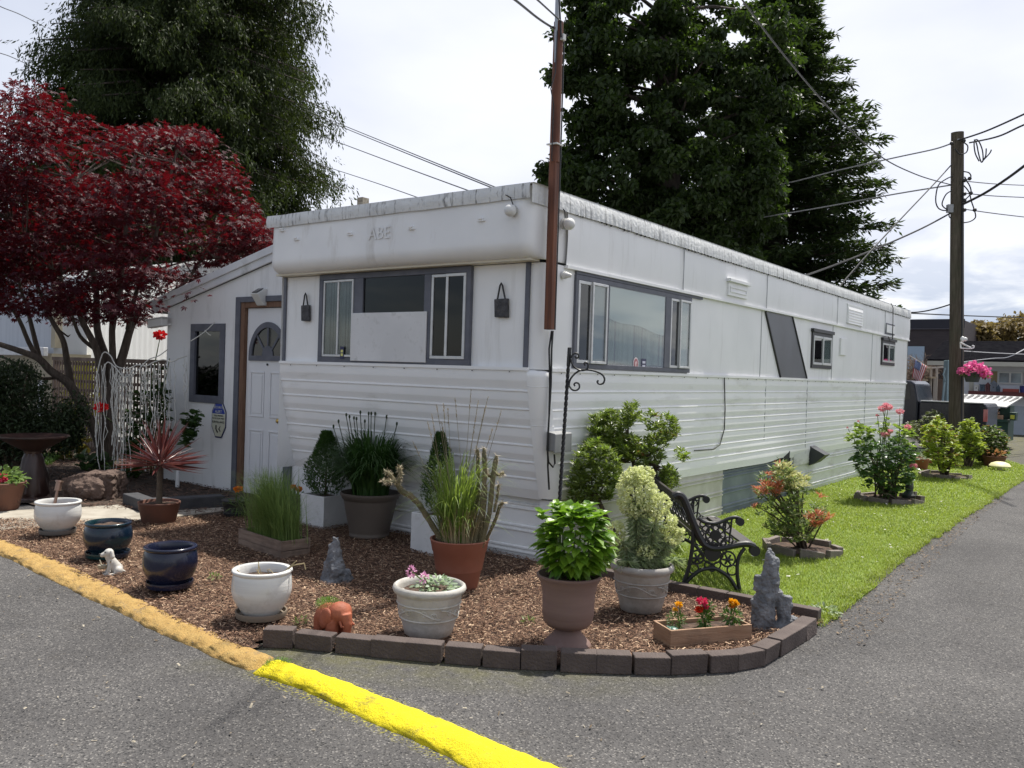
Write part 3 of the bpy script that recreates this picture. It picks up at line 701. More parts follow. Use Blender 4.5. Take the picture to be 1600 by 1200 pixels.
# raised name letters and little clips on the cap
c0 = PY(592, 365, -0.215)
V, F = text_mb('ABE', 0.17, 0.0025, lambda p: np.array([c0[0]+p.x, -0.213-p.z, c0[2]+p.y]))
b = MB(); b.add(V, F); b.build('raised_lettering', whitecap, home, label='raised white letters reading ABE')
for px, py in [(463, 374), (547, 366), (643, 357), (752, 344), (440, 360)]:
    p = PY(px, py, -0.21); b = MB(); b.box(p[0]-0.035, p[0]+0.035, -0.222, -0.195, p[2]-0.012, p[2]+0.004); b.box(p[0]-0.025, p[0]+0.02, -0.23, -0.2, p[2]+0.004, p[2]+0.02)
    b.build('clip', whitecap, home, bevel=0.003)
# ---- windows
def sash(w, pl, a0, a1, b0, b1, d, mt=None, wd_=0.022, gm=None):
    f = MB(); frame(f, pl, a0, a1, b0, b1, wd_, d, d+0.018); f.build('sash', mt or alu, w, bevel=0.003)
    g = MB(); slab(g, pl, a0+wd_, a1-wd_, b0+wd_, b1-wd_, d+0.004, d+0.008); g.build('pane', gm or glass, w)
fx = lambda px, py: (PY(px, py, 0.0)[0], PY(px, py, 0.0)[2])
wf = MB()
X0, Z1 = fx(501, 430); X1, _ = fx(735, 500); Z0 = 1.735
frame(wf, FR, X0, X1, Z0, ZF, 0.055, -0.03, 0.014)
xa0, xa1 = fx(553, 500)[0], fx(567, 500)[0]; xb0, xb1 = fx(664, 460)[0], fx(673, 500)[0]
slab(wf, FR, xa0, xa1, Z0+0.055, ZF-0.055, -0.03, 0.012); slab(wf, FR, xb0, xb1, Z0+0.055, ZF-0.055, -0.03, 0.012)
w1 = wf.build('front_window', slate, home, bevel=0.003)
g = MB(); slab(g, FR, X0+0.055, X1-0.055, Z0+0.055, ZF-0.055, -0.028, -0.024); g.build('dark_room', dark, w1)
g = MB(); slab(g, FR, xa1, xb0, 2.2, ZF-0.055, -0.012, -0.006); g.build('pane', dglass, w1)
g = MB()
def cur(u, v): x = X0+0.07+u*(xa0-X0-0.09); return (x, 0.022-0.004*math.sin(u*60)-0.002*math.sin(u*23), Z0+0.06+v*(ZF-Z0-0.13))
g.grid(cur, 60, 2); g.build('curtain', M('lace_curtain', (0.22, 0.22, 0.21), 0.9, (0.10, 0.10, 0.10), 5.0), w1)
xm = X0+0.055+(xa0-X0-0.055)*0.52
sash(w1, FR, X0+0.055, xm+0.01, Z0+0.058, ZF-0.06, -0.012); sash(w1, FR, xm-0.01, xa0, Z0+0.058, ZF-0.06, 0.004)
xm2 = xb1+(X1-0.055-xb1)*0.48
sash(w1, FR, xb1, xm2+0.012, Z0+0.058, ZF-0.06, -0.012, None, 0.028, dglass); sash(w1, FR, xm2-0.012, X1-0.05, Z0+0.058, ZF-0.06, 0.004, None, 0.028, dglass)
bd = MB(); q0, q1 = fx(552, 490), fx(667, 570); slab(bd, FR, q0[0], q1[0], 1.755, 2.235, 0.014, 0.027)
bd.build('plywood_board', M('white_plywood', (0.60, 0.60, 0.60), 0.7, (0.68, 0.68, 0.68), 3.0, dirt=(0.40, 0.40, 0.38), dscale=6.0, dlo=0.55, dhi=0.75), w1, bevel=0.003, label='white painted plywood board over the lower half of the middle pane')
s = MB(); q = fx(537, 550); slab(s, FR, q[0]-0.028, q[0]+0.028, q[1]-0.07, q[1]+0.055, 0.0225, 0.0235); 
slab(s, FR, q[0]-0.018, q[0]+0.016, q[1]-0.005, q[1]+0.022, 0.0235, 0.0245, 1); slab(s, FR, q[0]-0.018, q[0]+0.016, q[1]-0.042, q[1]-0.015, 0.0235, 0.0245, 1)
s.build('sticker', [M('sticker_navy', (0.012, 0.014, 0.07), 0.4), M('sticker_yellow', (0.62, 0.6, 0.2), 0.5)], w1, label='small navy window sticker with two yellow squares')
# side picture window
sy = lambda px, py=500: PX(px, py, 0.02)[1]
A0, A1 = sy(898), sy(1079, 520); B0, B1 = 1.745, ZF-0.055
wf = MB(); frame(wf, SD, A0, A1, B0, B1, 0.045, 0.0, 0.026)
m0, m1, m2, m3 = sy(946), sy(951), sy(1039), sy(1047, 520)
slab(wf, SD, m0, m1, B0+0.045, B1-0.045, 0.0, 0.028); slab(wf, SD, m2, m3, B0+0.045, B1-0.045, 0.0, 0.028)
w2 = wf.build('side_window', slate, home, bevel=0.003)
g = MB(); slab(g, SD, A0+0.045, A1-0.045, B0+0.045, B1-0.045, 0.003, 0.0045); g.build('dark_room', dark, w2)
g = MB(); dn = 0.075
def cur2(u, v): y = m1+0.02+u*(m2-m1-0.05); return (0.008+0.003*math.sin(u*38)+0.0015*math.sin(u*91), y, B0+0.055+0.01*math.sin(u*9)+v*(B1-B0-0.11))
g.grid(cur2, 120, 2); g.build('curtain', M('sage_curtain', (0.17, 0.20, 0.165), 0.9, (0.33, 0.36, 0.31), 6.0, stretch=(1, 3.0, 0.15)), w2)  # vertical streaks put the shading of the folds into the cloth colour
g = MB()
def sky_refl(u, v): y = m1+u*(m2-m1); return (0.0145, y, B1-0.05-v*(0.30+0.10*u+0.012*math.sin(u*9)))
g.grid(sky_refl, 20, 2); g.build('blind_or_reflection', M('cream_sky_reflection', (0.74, 0.73, 0.69), 0.8), w2)  # pale sheet standing in for the sky reflected in the upper pane
g = MB(); slab(g, SD, m1, m2, B0+0.045, B1-0.045, 0.019, 0.023); g.build('pane', glass, w2)
am = sy(922)
sash(w2, SD, A0+0.045, am+0.02, B0+0.047, B1-0.047, 0.010, None, 0.03, dglass); sash(w2, SD, am-0.0, m0, B0+0.047, B1-0.047, 0.028, None, 0.024)
g = MB(); slab(g, SD, am+0.02, m0-0.02, B0+0.07, B0+0.50, 0.012, 0.016); g.build('curtain', M('blue_grey_curtain', (0.22, 0.26, 0.29), 0.9), w2)
g = MB(); slab(g, SD, am+0.02, m0-0.02, B0+0.50, B1-0.07, 0.012, 0.016); g.build('blind_or_reflection', M('grey_blind', (0.38, 0.39, 0.39), 0.9), w2)
bm = sy(1060, 520)
sash(w2, SD, m3, bm+0.02, B0+0.047, B1-0.047, 0.010, None, 0.026, dglass); sash(w2, SD, bm, A1-0.045, B0+0.047, B1-0.047, 0.028, None, 0.022)
g = MB(); slab(g, SD, bm+0.02, A1-0.065, B0+0.07, B1-0.07, 0.012, 0.016); g.build('curtain', M('pale_curtain', (0.40, 0.42, 0.41), 0.9), w2)
c = PX(993, 568, 0.02); s = MB()
n = 20; s.prism([SD(c[1]+0.055*math.cos(2*PI*k/n), c[2]+0.062*math.sin(2*PI*k/n), 0.0235) for k in range(n)], (0.001, 0, 0), 0)
s.prism([SD(c[1]+0.044*math.cos(2*PI*k/n), c[2]+0.050*math.sin(2*PI*k/n), 0.0245) for k in range(n)], (0.001, 0, 0), 1)
s.prism([SD(c[1]+x*0.03, c[2]+y*0.03, 0.0255) for x, y in [(-0.5, -1), (0.3, -1), (0.3, 0), (0.9, 0.1), (0.2, 0.9), (-0.8, 0.2)]], (0.001, 0, 0), 2)
s.build('round_sticker', [M('sticker_white', (0.7, 0.66, 0.68), 0.5), M('sticker_rose', (0.38, 0.13, 0.15), 0.5), M('sticker_pink', (0.7, 0.5, 0.5), 0.5)], w2, label='round rose-coloured sticker with a white rim')
c = PX(1002, 569, 0.02); s = MB(); slab(s, SD, c[1]-0.005, c[1]+0.095, c[2]-0.062, c[2]+0.055, 0.0235, 0.0245)
slab(s, SD, c[1]+0.015, c[1]+0.075, c[2]-0.03, c[2]-0.008, 0.0245, 0.0255, 1); slab(s, SD, c[1]+0.015, c[1]+0.075, c[2]+0.008, c[2]+0.032, 0.0245, 0.0255, 1)
s.build('square_sticker', [MATS['sticker_navy'], M('sticker_pale', (0.62, 0.62, 0.72), 0.5)], w2, label='navy sticker with two pale squares')
# small windows
for (p0, p1, lab) in (((1268, 518), (1297, 577), 'small sliding window beside the slanted dark panel'), ((1377, 531), (1396, 572), 'smallest sliding window near the rear end')):
    a0, a1 = PX(*p0)[1], PX(*p1)[1]; z1, z0 = PX(*p0)[2], PX(*p1)[2]
    f = MB(); frame(f, SD, a0, a1, z0, z1, 0.055, 0.0, 0.022); slab(f, SD, a0-0.03, a1+0.02, z1, z1+0.05, 0.0, 0.05)
    w = f.build('small_window', blackm, home, label=lab)
    g = MB(); slab(g, SD, a0+0.055, a1-0.055, z0+0.055, z1-0.055, 0.003, 0.006); g.build('dark_room', dark, w)
    mid = (a0+a1)/2
    g = MB(); slab(g, SD, mid, a1-0.08, z0+0.08, z1-0.08, 0.007, 0.010); g.build('curtain', MATS['pale_curtain'], w)
    sash(w, SD, a0+0.055, mid+0.03, z0+0.055, z1-0.055, 0.012, None, 0.035, dglass); sash(w, SD, mid, a1-0.055, z0+0.055, z1-0.055, 0.018, None, 0.035)
# slanted dark panel
q = [PX(*p) for p in [(1195, 484), (1237, 491), (1259, 595), (1218, 595)]]
b = MB(); b.prism([(0.0, p[1], (ZF-0.03 if k < 2 else ZW+0.02)) for k, p in enumerate(q)], (0.012, 0, 0)); dp = b.build('slanted_panel', M('slate_panel', (0.085, 0.088, 0.10), 0.4, (0.10, 0.105, 0.12), 3.0), home)
b = MB(); b.beam((0.010, q[0][1], ZF-0.03), (0.010, q[3][1], ZW+0.02), 0.02, 0.03, up=(1, 0, 0)); b.beam((0.010, q[1][1], ZF-0.03), (0.010, q[2][1], ZW+0.02), 0.02, 0.03, up=(1, 0, 0)); b.build('panel_edge', blackm, dp)
# vents
a0, z1 = PX(1133, 440)[1:]; a1, z0 = PX(1162, 468)[1:]
b = MB(); slab(b, SD, a0, a1, z0, z1, 0.02, 0.05); slab(b, SD, a0-0.03, a1+0.03, z1, z1+0.04, 0.02, 0.085); frame(b, SD, a0+0.04, a1-0.04, z0+0.04, z1-0.05, 0.02, 0.05, 0.058); b.build('vent_hood', white, home, bevel=0.006)
a0, z1 = PX(1321, 474)[1:]; a1, z0 = PX(1344, 510)[1:]; b = MB()
frame(b, SD, a0, a1, z0, z1, 0.03, 0.02, 0.045)
for k in range(6):
    z = z0+0.05+(z1-z0-0.1)*k/5; b.prism([SD(a0+0.03, z-0.05, 0.034), SD(a0+0.03, z-0.05, 0.055), SD(a0+0.03, z+0.045, 0.034)], (0, a1-a0-0.06, 0))
b.build('louver_vent', white, home)
a0, z1 = PX(1382, 507)[1:]; a1, z0 = PX(1394, 522)[1:]
b = MB(); slab(b, SD, a0, a1, z0, z1, 0.02, 0.05); frame(b, SD, a0-0.03, a1+0.03, z0-0.03, z1+0.03, 0.03, 0.02, 0.04, 1); b.build('flap_vent', [white, slate], home)
b = MB(); yv = (a0+a1)/2
b.tube([(0.055, yv-0.1, 3.27), (0.06, yv+0.05, 3.2), (0.058, yv+0.1, z1), (0.055, yv+0.12, z0-0.12), (0.05, yv-0.05, z0-0.16), (0.05, yv-0.2, z0-0.08)], 0.008, 5); b.build('vent_wire', blackm, home)
a0, z1 = PX(1312, 528)[1:]; a1, z0 = PX(1320, 556)[1:]; b = MB(); slab(b, SD, a0, a1, z0, z1, 0.0, 0.03); b.build('access_plate', white, home, bevel=0.006)
# thin cable down the side
b = MB(); P = [PX(*p, 0.022) for p in [(1132, 590), (1133, 640), (1132, 670), (1125, 695), (1115, 702), (1085, 704)]]; b.tube(P, 0.007, 5); b.build('side_cable', blackm, home)
# ---- skirting
sk = M('skirting_white', (0.60, 0.61, 0.61), 0.5, (0.70, 0.71, 0.71), 2.0, dirt=(0.30, 0.28, 0.23), dscale=2.2, dlo=0.5, dhi=0.85, dstretch=(0.6, 0.6, 2.5))
skb = M('skirting_beige', (0.47, 0.46, 0.41), 0.55, (0.56, 0.55, 0.50), 2.0, dirt=(0.30, 0.28, 0.22), dscale=2.2, dlo=0.5, dhi=0.85)
skg = M('skirting_galvanised', (0.15, 0.18, 0.22), 0.5, (0.21, 0.245, 0.285), 3.0, metal=0.2, dirt=(0.10, 0.11, 0.12), dscale=2.0)
def ribprof():
    p = [(0.58, 0.0)]
    for z in (0.47, 0.27, 0.075):
        for k in (0.03, -0.01): p += [(z+k+0.016, 0.0), (z+k+0.008, 0.016), (z+k-0.004, 0.016), (z+k-0.014, 0.0)]
    return p+[(-0.02, 0.0)]
def skirt(y0, y1, x, mat, lab=None):
    b = MB(); n = max(4, int((y1-y0)*6))
    wall_strip(b, lambda t, z, d: (x+d+0.012*nz(y0+t*(y1-y0), z*3, 1.0, 8), y0+t*(y1-y0), z), None, n, pr=ribprof())
    return b.build('skirting_panel', mat, home, label=lab)
skirt(0.34, 4.05, -0.02, skb, 'dull beige ribbed skirting near the front corner'); skirt(4.06, 6.55, -0.05, skg, 'dark weathered galvanised skirting sheet'); skirt(6.5, 10.0, -0.012, sk); skirt(9.98, 13.4, -0.02, sk)
b = MB(); wall_strip(b, lambda t, z, d: (-3.15+t*3.0, 0.31-d, z), None, 6, pr=ribprof()); b.box(-0.155, -0.02, 0.285, 0.36, -0.02, 0.565)
b.build('front_skirting', siding, home)
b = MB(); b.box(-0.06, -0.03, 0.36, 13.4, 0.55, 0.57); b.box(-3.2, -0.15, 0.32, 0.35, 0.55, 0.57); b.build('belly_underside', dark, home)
# torn corner of the belly sheet and the dryer hood
yh = PX(1265, 708)[1]
b = MB(); b.prism([SD(PX(1222, 722)[1], 0.60, -0.02), SD(PX(1232, 700)[1], 0.68, -0.02), SD(PX(1230, 728)[1], 0.44, -0.02)], (0.045, 0, 0)); b.build('torn_gap', dark, home)
b = MB(); b.prism([SD(yh-0.02, 0.70, 0.0), SD(yh-0.02, 0.40, 0.0), SD(yh-0.02, 0.45, 0.10), SD(yh-0.02, 0.58, 0.24)], (0, 0.26, 0)); b.build('dryer_hood', M('charcoal_plastic', (0.04, 0.042, 0.05), 0.5), home)
b = MB(); slab(b, SD, yh-0.75, yh-0.06, 0.44, 0.63, 0.0, 0.012); b.build('hatch_cover', sk, home, bevel=0.003)
# ================================================================ things fixed to the house
wmast = M('redwood_stain', (0.17, 0.058, 0.026), 0.7, (0.085, 0.028, 0.015), 5.0, stretch=(6, 6, 0.4), bump=0.3, bscale=20.0, dirt=(0.05, 0.018, 0.01), dscale=2.0)
pb, pt = PX(858, 515, 0.09), PX(873, 34, 0.09)
mast = thing('service_mast', 'tall red-brown timber mast bolted to the corner of the mobile home, cables down its side', 'mast', pb)
b = MB(); d = nrm(pt-pb); pm = pb+(pt-pb)*0.55
b.beam(pb, pm, 0.064, 0.068, up=(1, 0, 0)); b.tube([pm-d*0.02, pm+(pt-pm)*0.5, pt], [0.043, 0.042, 0.040], 14); b.build('post', wmast, mast, bevel=0.006)
b = MB(); b.tube([pt-d*0.35+np.array([0.0, -0.02, 0]), pt+d*2.2+np.array([0, -0.03, 0])], 0.022, 8); b.build('conduit', M('galvanised', (0.35, 0.36, 0.37), 0.35, metal=0.7), mast)
b = MB()
sdv = np.array([0.03, 0.042, 0])
for k, off in enumerate((0.0, 0.02)):
    b.tube([pt-d*0.1+sdv*(1+off), pt-d*0.9+sdv*(1.05+off), pm+sdv*(1.0+off*3), pb+d*0.9+sdv*(1.05), pb+sdv*(1+off)], 0.006, 5)
b.tube([pt-d*0.1+np.array([0.03, -0.06, 0]), pt-d*0.45+np.array([0.03, -0.07, 0]), pt-d*0.60+np.array([0.03, -0.13, 0]), pt-d*0.72+np.array([0.03, -0.08, 0]), pm+np.array([0.02, -0.07, 0]), pb+d*1.4+np.array([0.02, -0.06, 0])], 0.005, 5)
b.tube([pt+d*1.5+np.array([0.02, -0.06, 0]), pt+d*0.3+np.array([0.03, -0.07, 0]), pt-d*0.15+np.array([0.05, -0.03, 0]), pt-d*0.1+np.array([0.05, 0.05, 0])], 0.008, 5)
b.build('mast_cable', blackm, mast)
b = MB(); b.obox(pt-d*0.14+np.array([0.05, 0.0, 0]), (0.015, 0, 0), (0, 0.02, 0), (0, 0, 0.025)); b.obox(pb+d*1.55+np.array([0, 0, 0]), (0.052, 0, 0), (0, 0.05, 0), (0, 0, 0.006)); b.build('clamp', M('pale_clamp', (0.6, 0.6, 0.58), 0.5), mast)
# meter box and conduits at the corner
q0, q1 = PX(862, 690, 0.06), PX(884, 690, 0.06)
el = thing('junction_box', 'grey electrical junction box on the siding behind the twisted iron rod', 'junction box', (0.06, q0[1], q0[2]-0.1))
gbox = M('grey_box_paint', (0.23, 0.235, 0.235), 0.5, (0.29, 0.29, 0.285), 8.0)
b = MB(); zc = q0[2]; b.prism([(0.0, q0[1], zc-0.085), (0.0, q0[1], zc+0.085), (0.09, q0[1], zc+0.07), (0.09, q0[1], zc-0.085)], (0, 0.24, 0)); b.build('box', gbox, el, bevel=0.008)
b = MB(); b.prism([(0.09, q0[1]-0.01, zc-0.095), (0.09, q0[1]-0.01, zc+0.075), (0.105, q0[1]-0.01, zc+0.065), (0.105, q0[1]-0.01, zc-0.095)], (0, 0.26, 0)); b.build('lid', gbox, el, bevel=0.004)
cb = MB()
c1 = [PX(*p, 0.03) for p in [(862, 517), (858, 545), (859, 600), (858, 650), (856, 690), (856, 730), (858, 765)]]
c2 = [PX(*p, 0.045) for p in [(864, 517), (862, 545), (861, 600), (858, 650), (855, 700), (857, 722), (864, 730), (867, 724), (866, 710)]]
cb.tube(c1, 0.008, 6); cb.tube(c2, 0.008, 6); cb.build('service_cable', blackm, None, 'pair of black service cables running down the corner below the timber mast', 'cable')
# hanging slates
def slate_sign(px, pytop, pyhang, w, h, label, par):
    c = PY(px, pytop, -0.02); hg = PY(px, pyhang, -0.02)
    t_ = thing('hanging_slate', label, 'wall ornament', (c[0], -0.02, c[2]-h), 'slate ornaments hung on the front wall')
    b = MB(); P = [FR(c[0]-w/2*1.02, c[2], -0.02), FR(c[0]+w/2, c[2]+0.005, -0.02), FR(c[0]+w/2*0.98+0.01, c[2]-h, -0.02), FR(c[0]-w/2*0.95+0.005, c[2]-h+0.006, -0.02)]
    b.prism(P, (0, -0.03, 0)); b.build('slate', M('rough_slate', (0.045, 0.045, 0.05), 0.85, (0.09, 0.09, 0.095), 14.0, bump=0.9, bscale=40.0), t_, bevel=0.006)
    b = MB(); b.tube([FR(c[0]-w*0.3, c[2]-0.01, 0.0), FR(hg[0]-0.012, hg[2]-0.02, 0.0), FR(hg[0], hg[2], 0.0), FR(hg[0]+0.014, hg[2]-0.02, 0.0), FR(c[0]+w*0.32, c[2]-0.01, 0.0)], 0.008, 6); b.build('cord', blackm, t_)
    return t_
slate_sign(475, 477, 458, 0.125, 0.17, 'small hanging slate by the door, left of the front window', home); slate_sign(781, 467, 442, 0.145, 0.165, 'larger hanging slate right of the front window', home)
# globe lights
gl = M('globe_glass', (0.70, 0.70, 0.68), 0.35, (0.62, 0.62, 0.6), 6.0)
def globe(p, nrmv, label, r=0.052):
    t_ = thing('globe_light', label, 'wall light', p, 'small white globe lights high on the house')
    n = np.asarray(nrmv, float); b = MB(); b.tube([p, p+n*0.03], r*0.9, 16); b.build('base', M('light_base', (0.45, 0.45, 0.43), 0.5), t_)
    b = MB(); b.sphere(p+n*(0.03+r*0.75), r, 16, 0, 12); b.build('globe', gl, t_)
    b = MB(); b.tube([p+n*0.02+np.array([0, 0, r]), p+n*0.03+np.array([-0.02*abs(n[1]), -0.02*abs(n[0]), r+0.06]), p+n*0.0+np.array([-0.12*abs(n[1]), -0.05*abs(n[0]), r+0.11])], 0.005, 5); b.build('lead', blackm, t_)
globe(PY(803, 330, -0.20), (0.2, -1, -0.1), 'white globe light on the front of the rounded cap'); globe(PX(880, 350, 0.03), (1, -0.15, -0.1), 'white globe light on the side fascia right of the timber mast')
p = PX(880, 430, 0.01); b = MB(); b.tube([p, p+np.array([0.03, 0, 0])], 0.035, 14); b.tube([p+np.array([0.03, 0, 0]), p+np.array([0.09, 0, -0.008])], [0.03, 0.012], 14); b.build('motion_sensor', gl, None, 'tiny white sensor left of the side picture window', 'sensor')
# planks and stub on the roof
tim = M('old_timber', (0.16, 0.14, 0.11), 0.9, (0.26, 0.24, 0.2), 6.0, stretch=(0.6, 6, 6), bump=0.4, bscale=30)
p0, p1 = PY(526, 330, 0.45), PY(638, 319, 0.45)
b = MB(); b.beam(p0+[0, 0, -0.02], p1+[0, 0, -0.03], 0.14, 0.05); b.build('roof_plank', tim, None, 'weathered plank lying on the front edge of the roof', 'plank', bevel=0.005)
p0 = PY(567, 326, 0.75); b = MB(); b.box(p0[0]-0.045, p0[0]+0.045, 0.7, 0.8, 3.27, p0[2]+0.12); b.build('roof_post', tim, None, 'short square post stub standing on the roof behind the plank', 'post', bevel=0.004)
# ================================================================ lean-to entry
YS = 0.80
shedw = M('shed_white', (0.70, 0.70, 0.70), 0.6, (0.77, 0.77, 0.765), 1.2, dirt=(0.42, 0.42, 0.40), dscale=2.0, dlo=0.55, dhi=0.9, dstretch=(2.5, 2.5, 0.5), bump=0.12, bscale=9.0)
fy = lambda px, py: PY(px, py, YS)
shed = thing('entry_shed', 'white lean-to entry with a sloping roof on the left side of the mobile home', 'shed', (-5.3, YS, 0))
XL, XR = -6.96, -3.46
_ra, _rb = PY(236, 491, YS-0.05), PY(427, 407, YS-0.05)
def roofz(x): return _ra[2]+(x-_ra[0])*(_rb[2]-_ra[2])/(_rb[0]-_ra[0])      # underside of the fascia
b = MB()
# wall with a door opening, back wall and left wall
dx0, dx1, dz1 = fy(373, 600)[0]+0.02, fy(450, 600)[0]-0.02, 2.48
wx0, wx1 = fy(300, 560)[0], fy(350, 560)[0]; wz0, wz1 = fy(330, 630)[2]+0.02, fy(325, 506)[2]-0.02
def wpoly(x0, x1, z0, z1l, z1r): b.prism([(x0, YS, z0), (x1, YS, z0), (x1, YS, z1r), (x0, YS, z1l)], (0, 0.1, 0))
wpoly(XL, wx0, 0, roofz(XL), roofz(wx0)); wpoly(wx0, wx1, wz1, roofz(wx0), roofz(wx1)); wpoly(wx0, wx1, 0, wz0, wz0)
wpoly(wx1, dx0, 0, roofz(wx1), roofz(dx0)); wpoly(dx0, dx1, dz1, roofz(dx0), roofz(dx1)); wpoly(dx1, XR, 0, roofz(dx1), roofz(XR)+0.0)
b.prism([(XL, YS+0.1, 0), (XL, 7.0, 0), (XL, 7.0, roofz(XL)), (XL, YS+0.1, roofz(XL))], (0.1, 0, 0)); b.box(XL, XR, 7.0, 7.1, 0, 2.3)
b.build('wall', shedw, shed)
b = MB(); b.box(XL+0.1, XR, YS+0.9, YS+0.95, 0, 2.6); b.build('dark_room', dark, shed)
# roof with two stepped fascia boards
fasc = M('fascia_white', (0.58, 0.59, 0.61), 0.6, (0.68, 0.69, 0.70), 3.0, dirt=(0.30, 0.30, 0.28), dscale=3.0, dlo=0.55, dhi=0.8, bump=0.15, bscale=15)
b = MB(); xa, xb = _ra[0], -3.42
za, zb_ = roofz(xa), roofz(xb)
b.prism([(xa, YS-0.02, za+0.02), (xb, YS-0.02, zb_+0.02), (xb, YS-0.02, zb_+0.17), (xa, YS-0.02, za+0.17)], (0, 6.3, 0))
rf = b.build('roof', M('shed_roofing', (0.14, 0.14, 0.14), 0.9, (0.2, 0.2, 0.19), 10), shed)
b = MB(); b.prism([(xa, YS-0.05, za-0.0), (xb, YS-0.05, zb_-0.0), (xb, YS-0.05, zb_+0.10), (xa, YS-0.05, za+0.10)], (0, 0.028, 0))
b.prism([(xa-0.0, YS-0.075, za+0.094), (xb, YS-0.075, zb_+0.094), (xb, YS-0.075, zb_+0.19), (xa, YS-0.075, za+0.19)], (0, 0.05, 0)); b.build('fascia', fasc, rf, bevel=0.004)
# window
wf = MB(); frame(wf, lambda a, c, d: np.array([a, YS-d, c]), wx0-0.02, wx1+0.02, wz0-0.02, wz1+0.02, 0.10, -0.03, 0.022)
w3 = wf.build('window', slate, shed, bevel=0.004)
PL = lambda a, c, d: np.array([a, YS-d, c])
g = MB(); slab(g, PL, wx0+0.08, wx1-0.08, wz0+0.08, wz1-0.08, -0.02, -0.014); g.build('pane', dglass, w3)
g = MB(); slab(g, PL, wx0+0.06, wx1-0.06, wz0+0.06, wz1-0.06, -0.5, -0.49); g.build('dark_room', dark, w3)
g = MB(); cx = (wx0+wx1)/2; g.prism([PL(cx-0.18, wz0+0.07, -0.35), PL(cx+0.24, wz0+0.07, -0.35), PL(cx+0.12, wz0+0.17, -0.35), PL(cx+0.02, wz0+0.36, -0.35), PL(cx-0.04, wz0+0.18, -0.35)], (0, 0.12, 0))
g.build('indoor_plant_pot', M('indoor_tan', (0.30, 0.27, 0.15), 0.8, (0.1, 0.1, 0.05), 12.0), w3)
# door
dj = M('raw_wood_jamb', (0.13, 0.065, 0.037), 0.7, (0.18, 0.10, 0.06), 5.0, stretch=(8, 8, 0.8), bump=0.2)
jt = MB(); slab(jt, PL, dx0-0.10, dx0-0.005, 0.0, dz1+0.07, 0.0, 0.025); slab(jt, PL, dx0-0.005, dx1+0.14, dz1-0.0, dz1+0.07, 0.0, 0.025); slab(jt, PL, dx1-0.0, dx1+0.14, 0.0, dz1, 0.0, 0.03)
door = None
jt.build('door_trim', slate, shed, bevel=0.004)
jb = MB(); slab(jb, PL, dx0-0.005, dx0+0.075, 0.0, dz1, -0.1, 0.008); slab(jb, PL, dx0+0.075, dx1, dz1-0.07, dz1, -0.1, 0.004); jb.build('door_jamb', dj, shed, bevel=0.003)
doorm = M('door_white', (0.66, 0.665, 0.68), 0.45, (0.71, 0.715, 0.725), 2.0)
d0, d1, dt = dx0+0.08, dx1-0.0, dz1-0.075
b = MB(); slab(b, PL, d0, d1, 0.03, dt, -0.08, -0.04)
mid = (d0+d1)/2; wl_ = (d1-d0)
for (a0, a1) in ((d0+0.11*wl_, mid-0.055), (mid+0.055, d1-0.11*wl_)):
    for z0, z1 in ((0.22, 0.86), (1.02, 1.60)):
        frame(b, PL, a0, a1, z0, z1, 0.022, -0.04, -0.028); slab(b, PL, a0+0.045, a1-0.045, z0+0.045, z1-0.045, -0.04, -0.03)
door = b.build('door', doorm, shed, bevel=0.005)
fl = MB(); fcx, fcz, R_ = mid, 1.80, 0.37; n = 24
arc = lambda r, k: PL(fcx+r*1.0*math.cos(PI*k/n), fcz+r*1.15*math.sin(PI*k/n), -0.04)
for k in range(n):
    fl.prism([arc(R_, k), arc(R_, k+1), arc(R_-0.06, k+1), arc(R_-0.06, k)], (0, -0.022, 0))
slab(fl, PL, fcx-R_, fcx+R_, fcz-0.065, fcz, -0.04, -0.018)
for k in range(12):
    fl.prism([arc(0.11, 2*k), arc(0.11, 2*k+2), PL(fcx, fcz, -0.04)], (0, -0.014, 0))
for a in (45, 90, 135):
    t_ = math.radians(a); fl.beam(PL(fcx+0.1*math.cos(t_), fcz+0.1*math.sin(t_), -0.034), PL(fcx+(R_-0.05)*math.cos(t_), fcz+(R_-0.05)*1.15*math.sin(t_), -0.034), 0.03, 0.014, up=(0, 1, 0))
fw = fl.build('fanlight', slate, door)
g = MB(); g.prism([PL(fcx+(R_-0.05)*math.cos(PI*k/n), fcz+(R_-0.05)*1.15*math.sin(PI*k/n), -0.039) for k in range(n+1)], (0, -0.003, 0)); g.build('pane', M('black_pane', (0.008, 0.009, 0.011), 0.06, spec=0.6), fw)
b = MB(); kb = fy(443, 658); b.tube([(d1-0.09, YS+0.04, 1.0), (d1-0.09, YS-0.03, 1.0)], 0.015, 10); b.sphere((d1-0.09, YS-0.045, 1.0), 0.032, 14); b.build('knob', M('brass', (0.55, 0.38, 0.12), 0.3, metal=0.9), door)
b = MB(); b.tube([PL(mid, 1.69, -0.04), PL(mid, 1.69, -0.025)], 0.014, 10); b.build('peephole', blackm, door)
b = MB(); b.box(dx0-0.1, dx1+0.1, YS-0.25, YS, 0.0, 0.03); b.build('threshold', M('threshold_grey', (0.2, 0.2, 0.2), 0.8), shed)
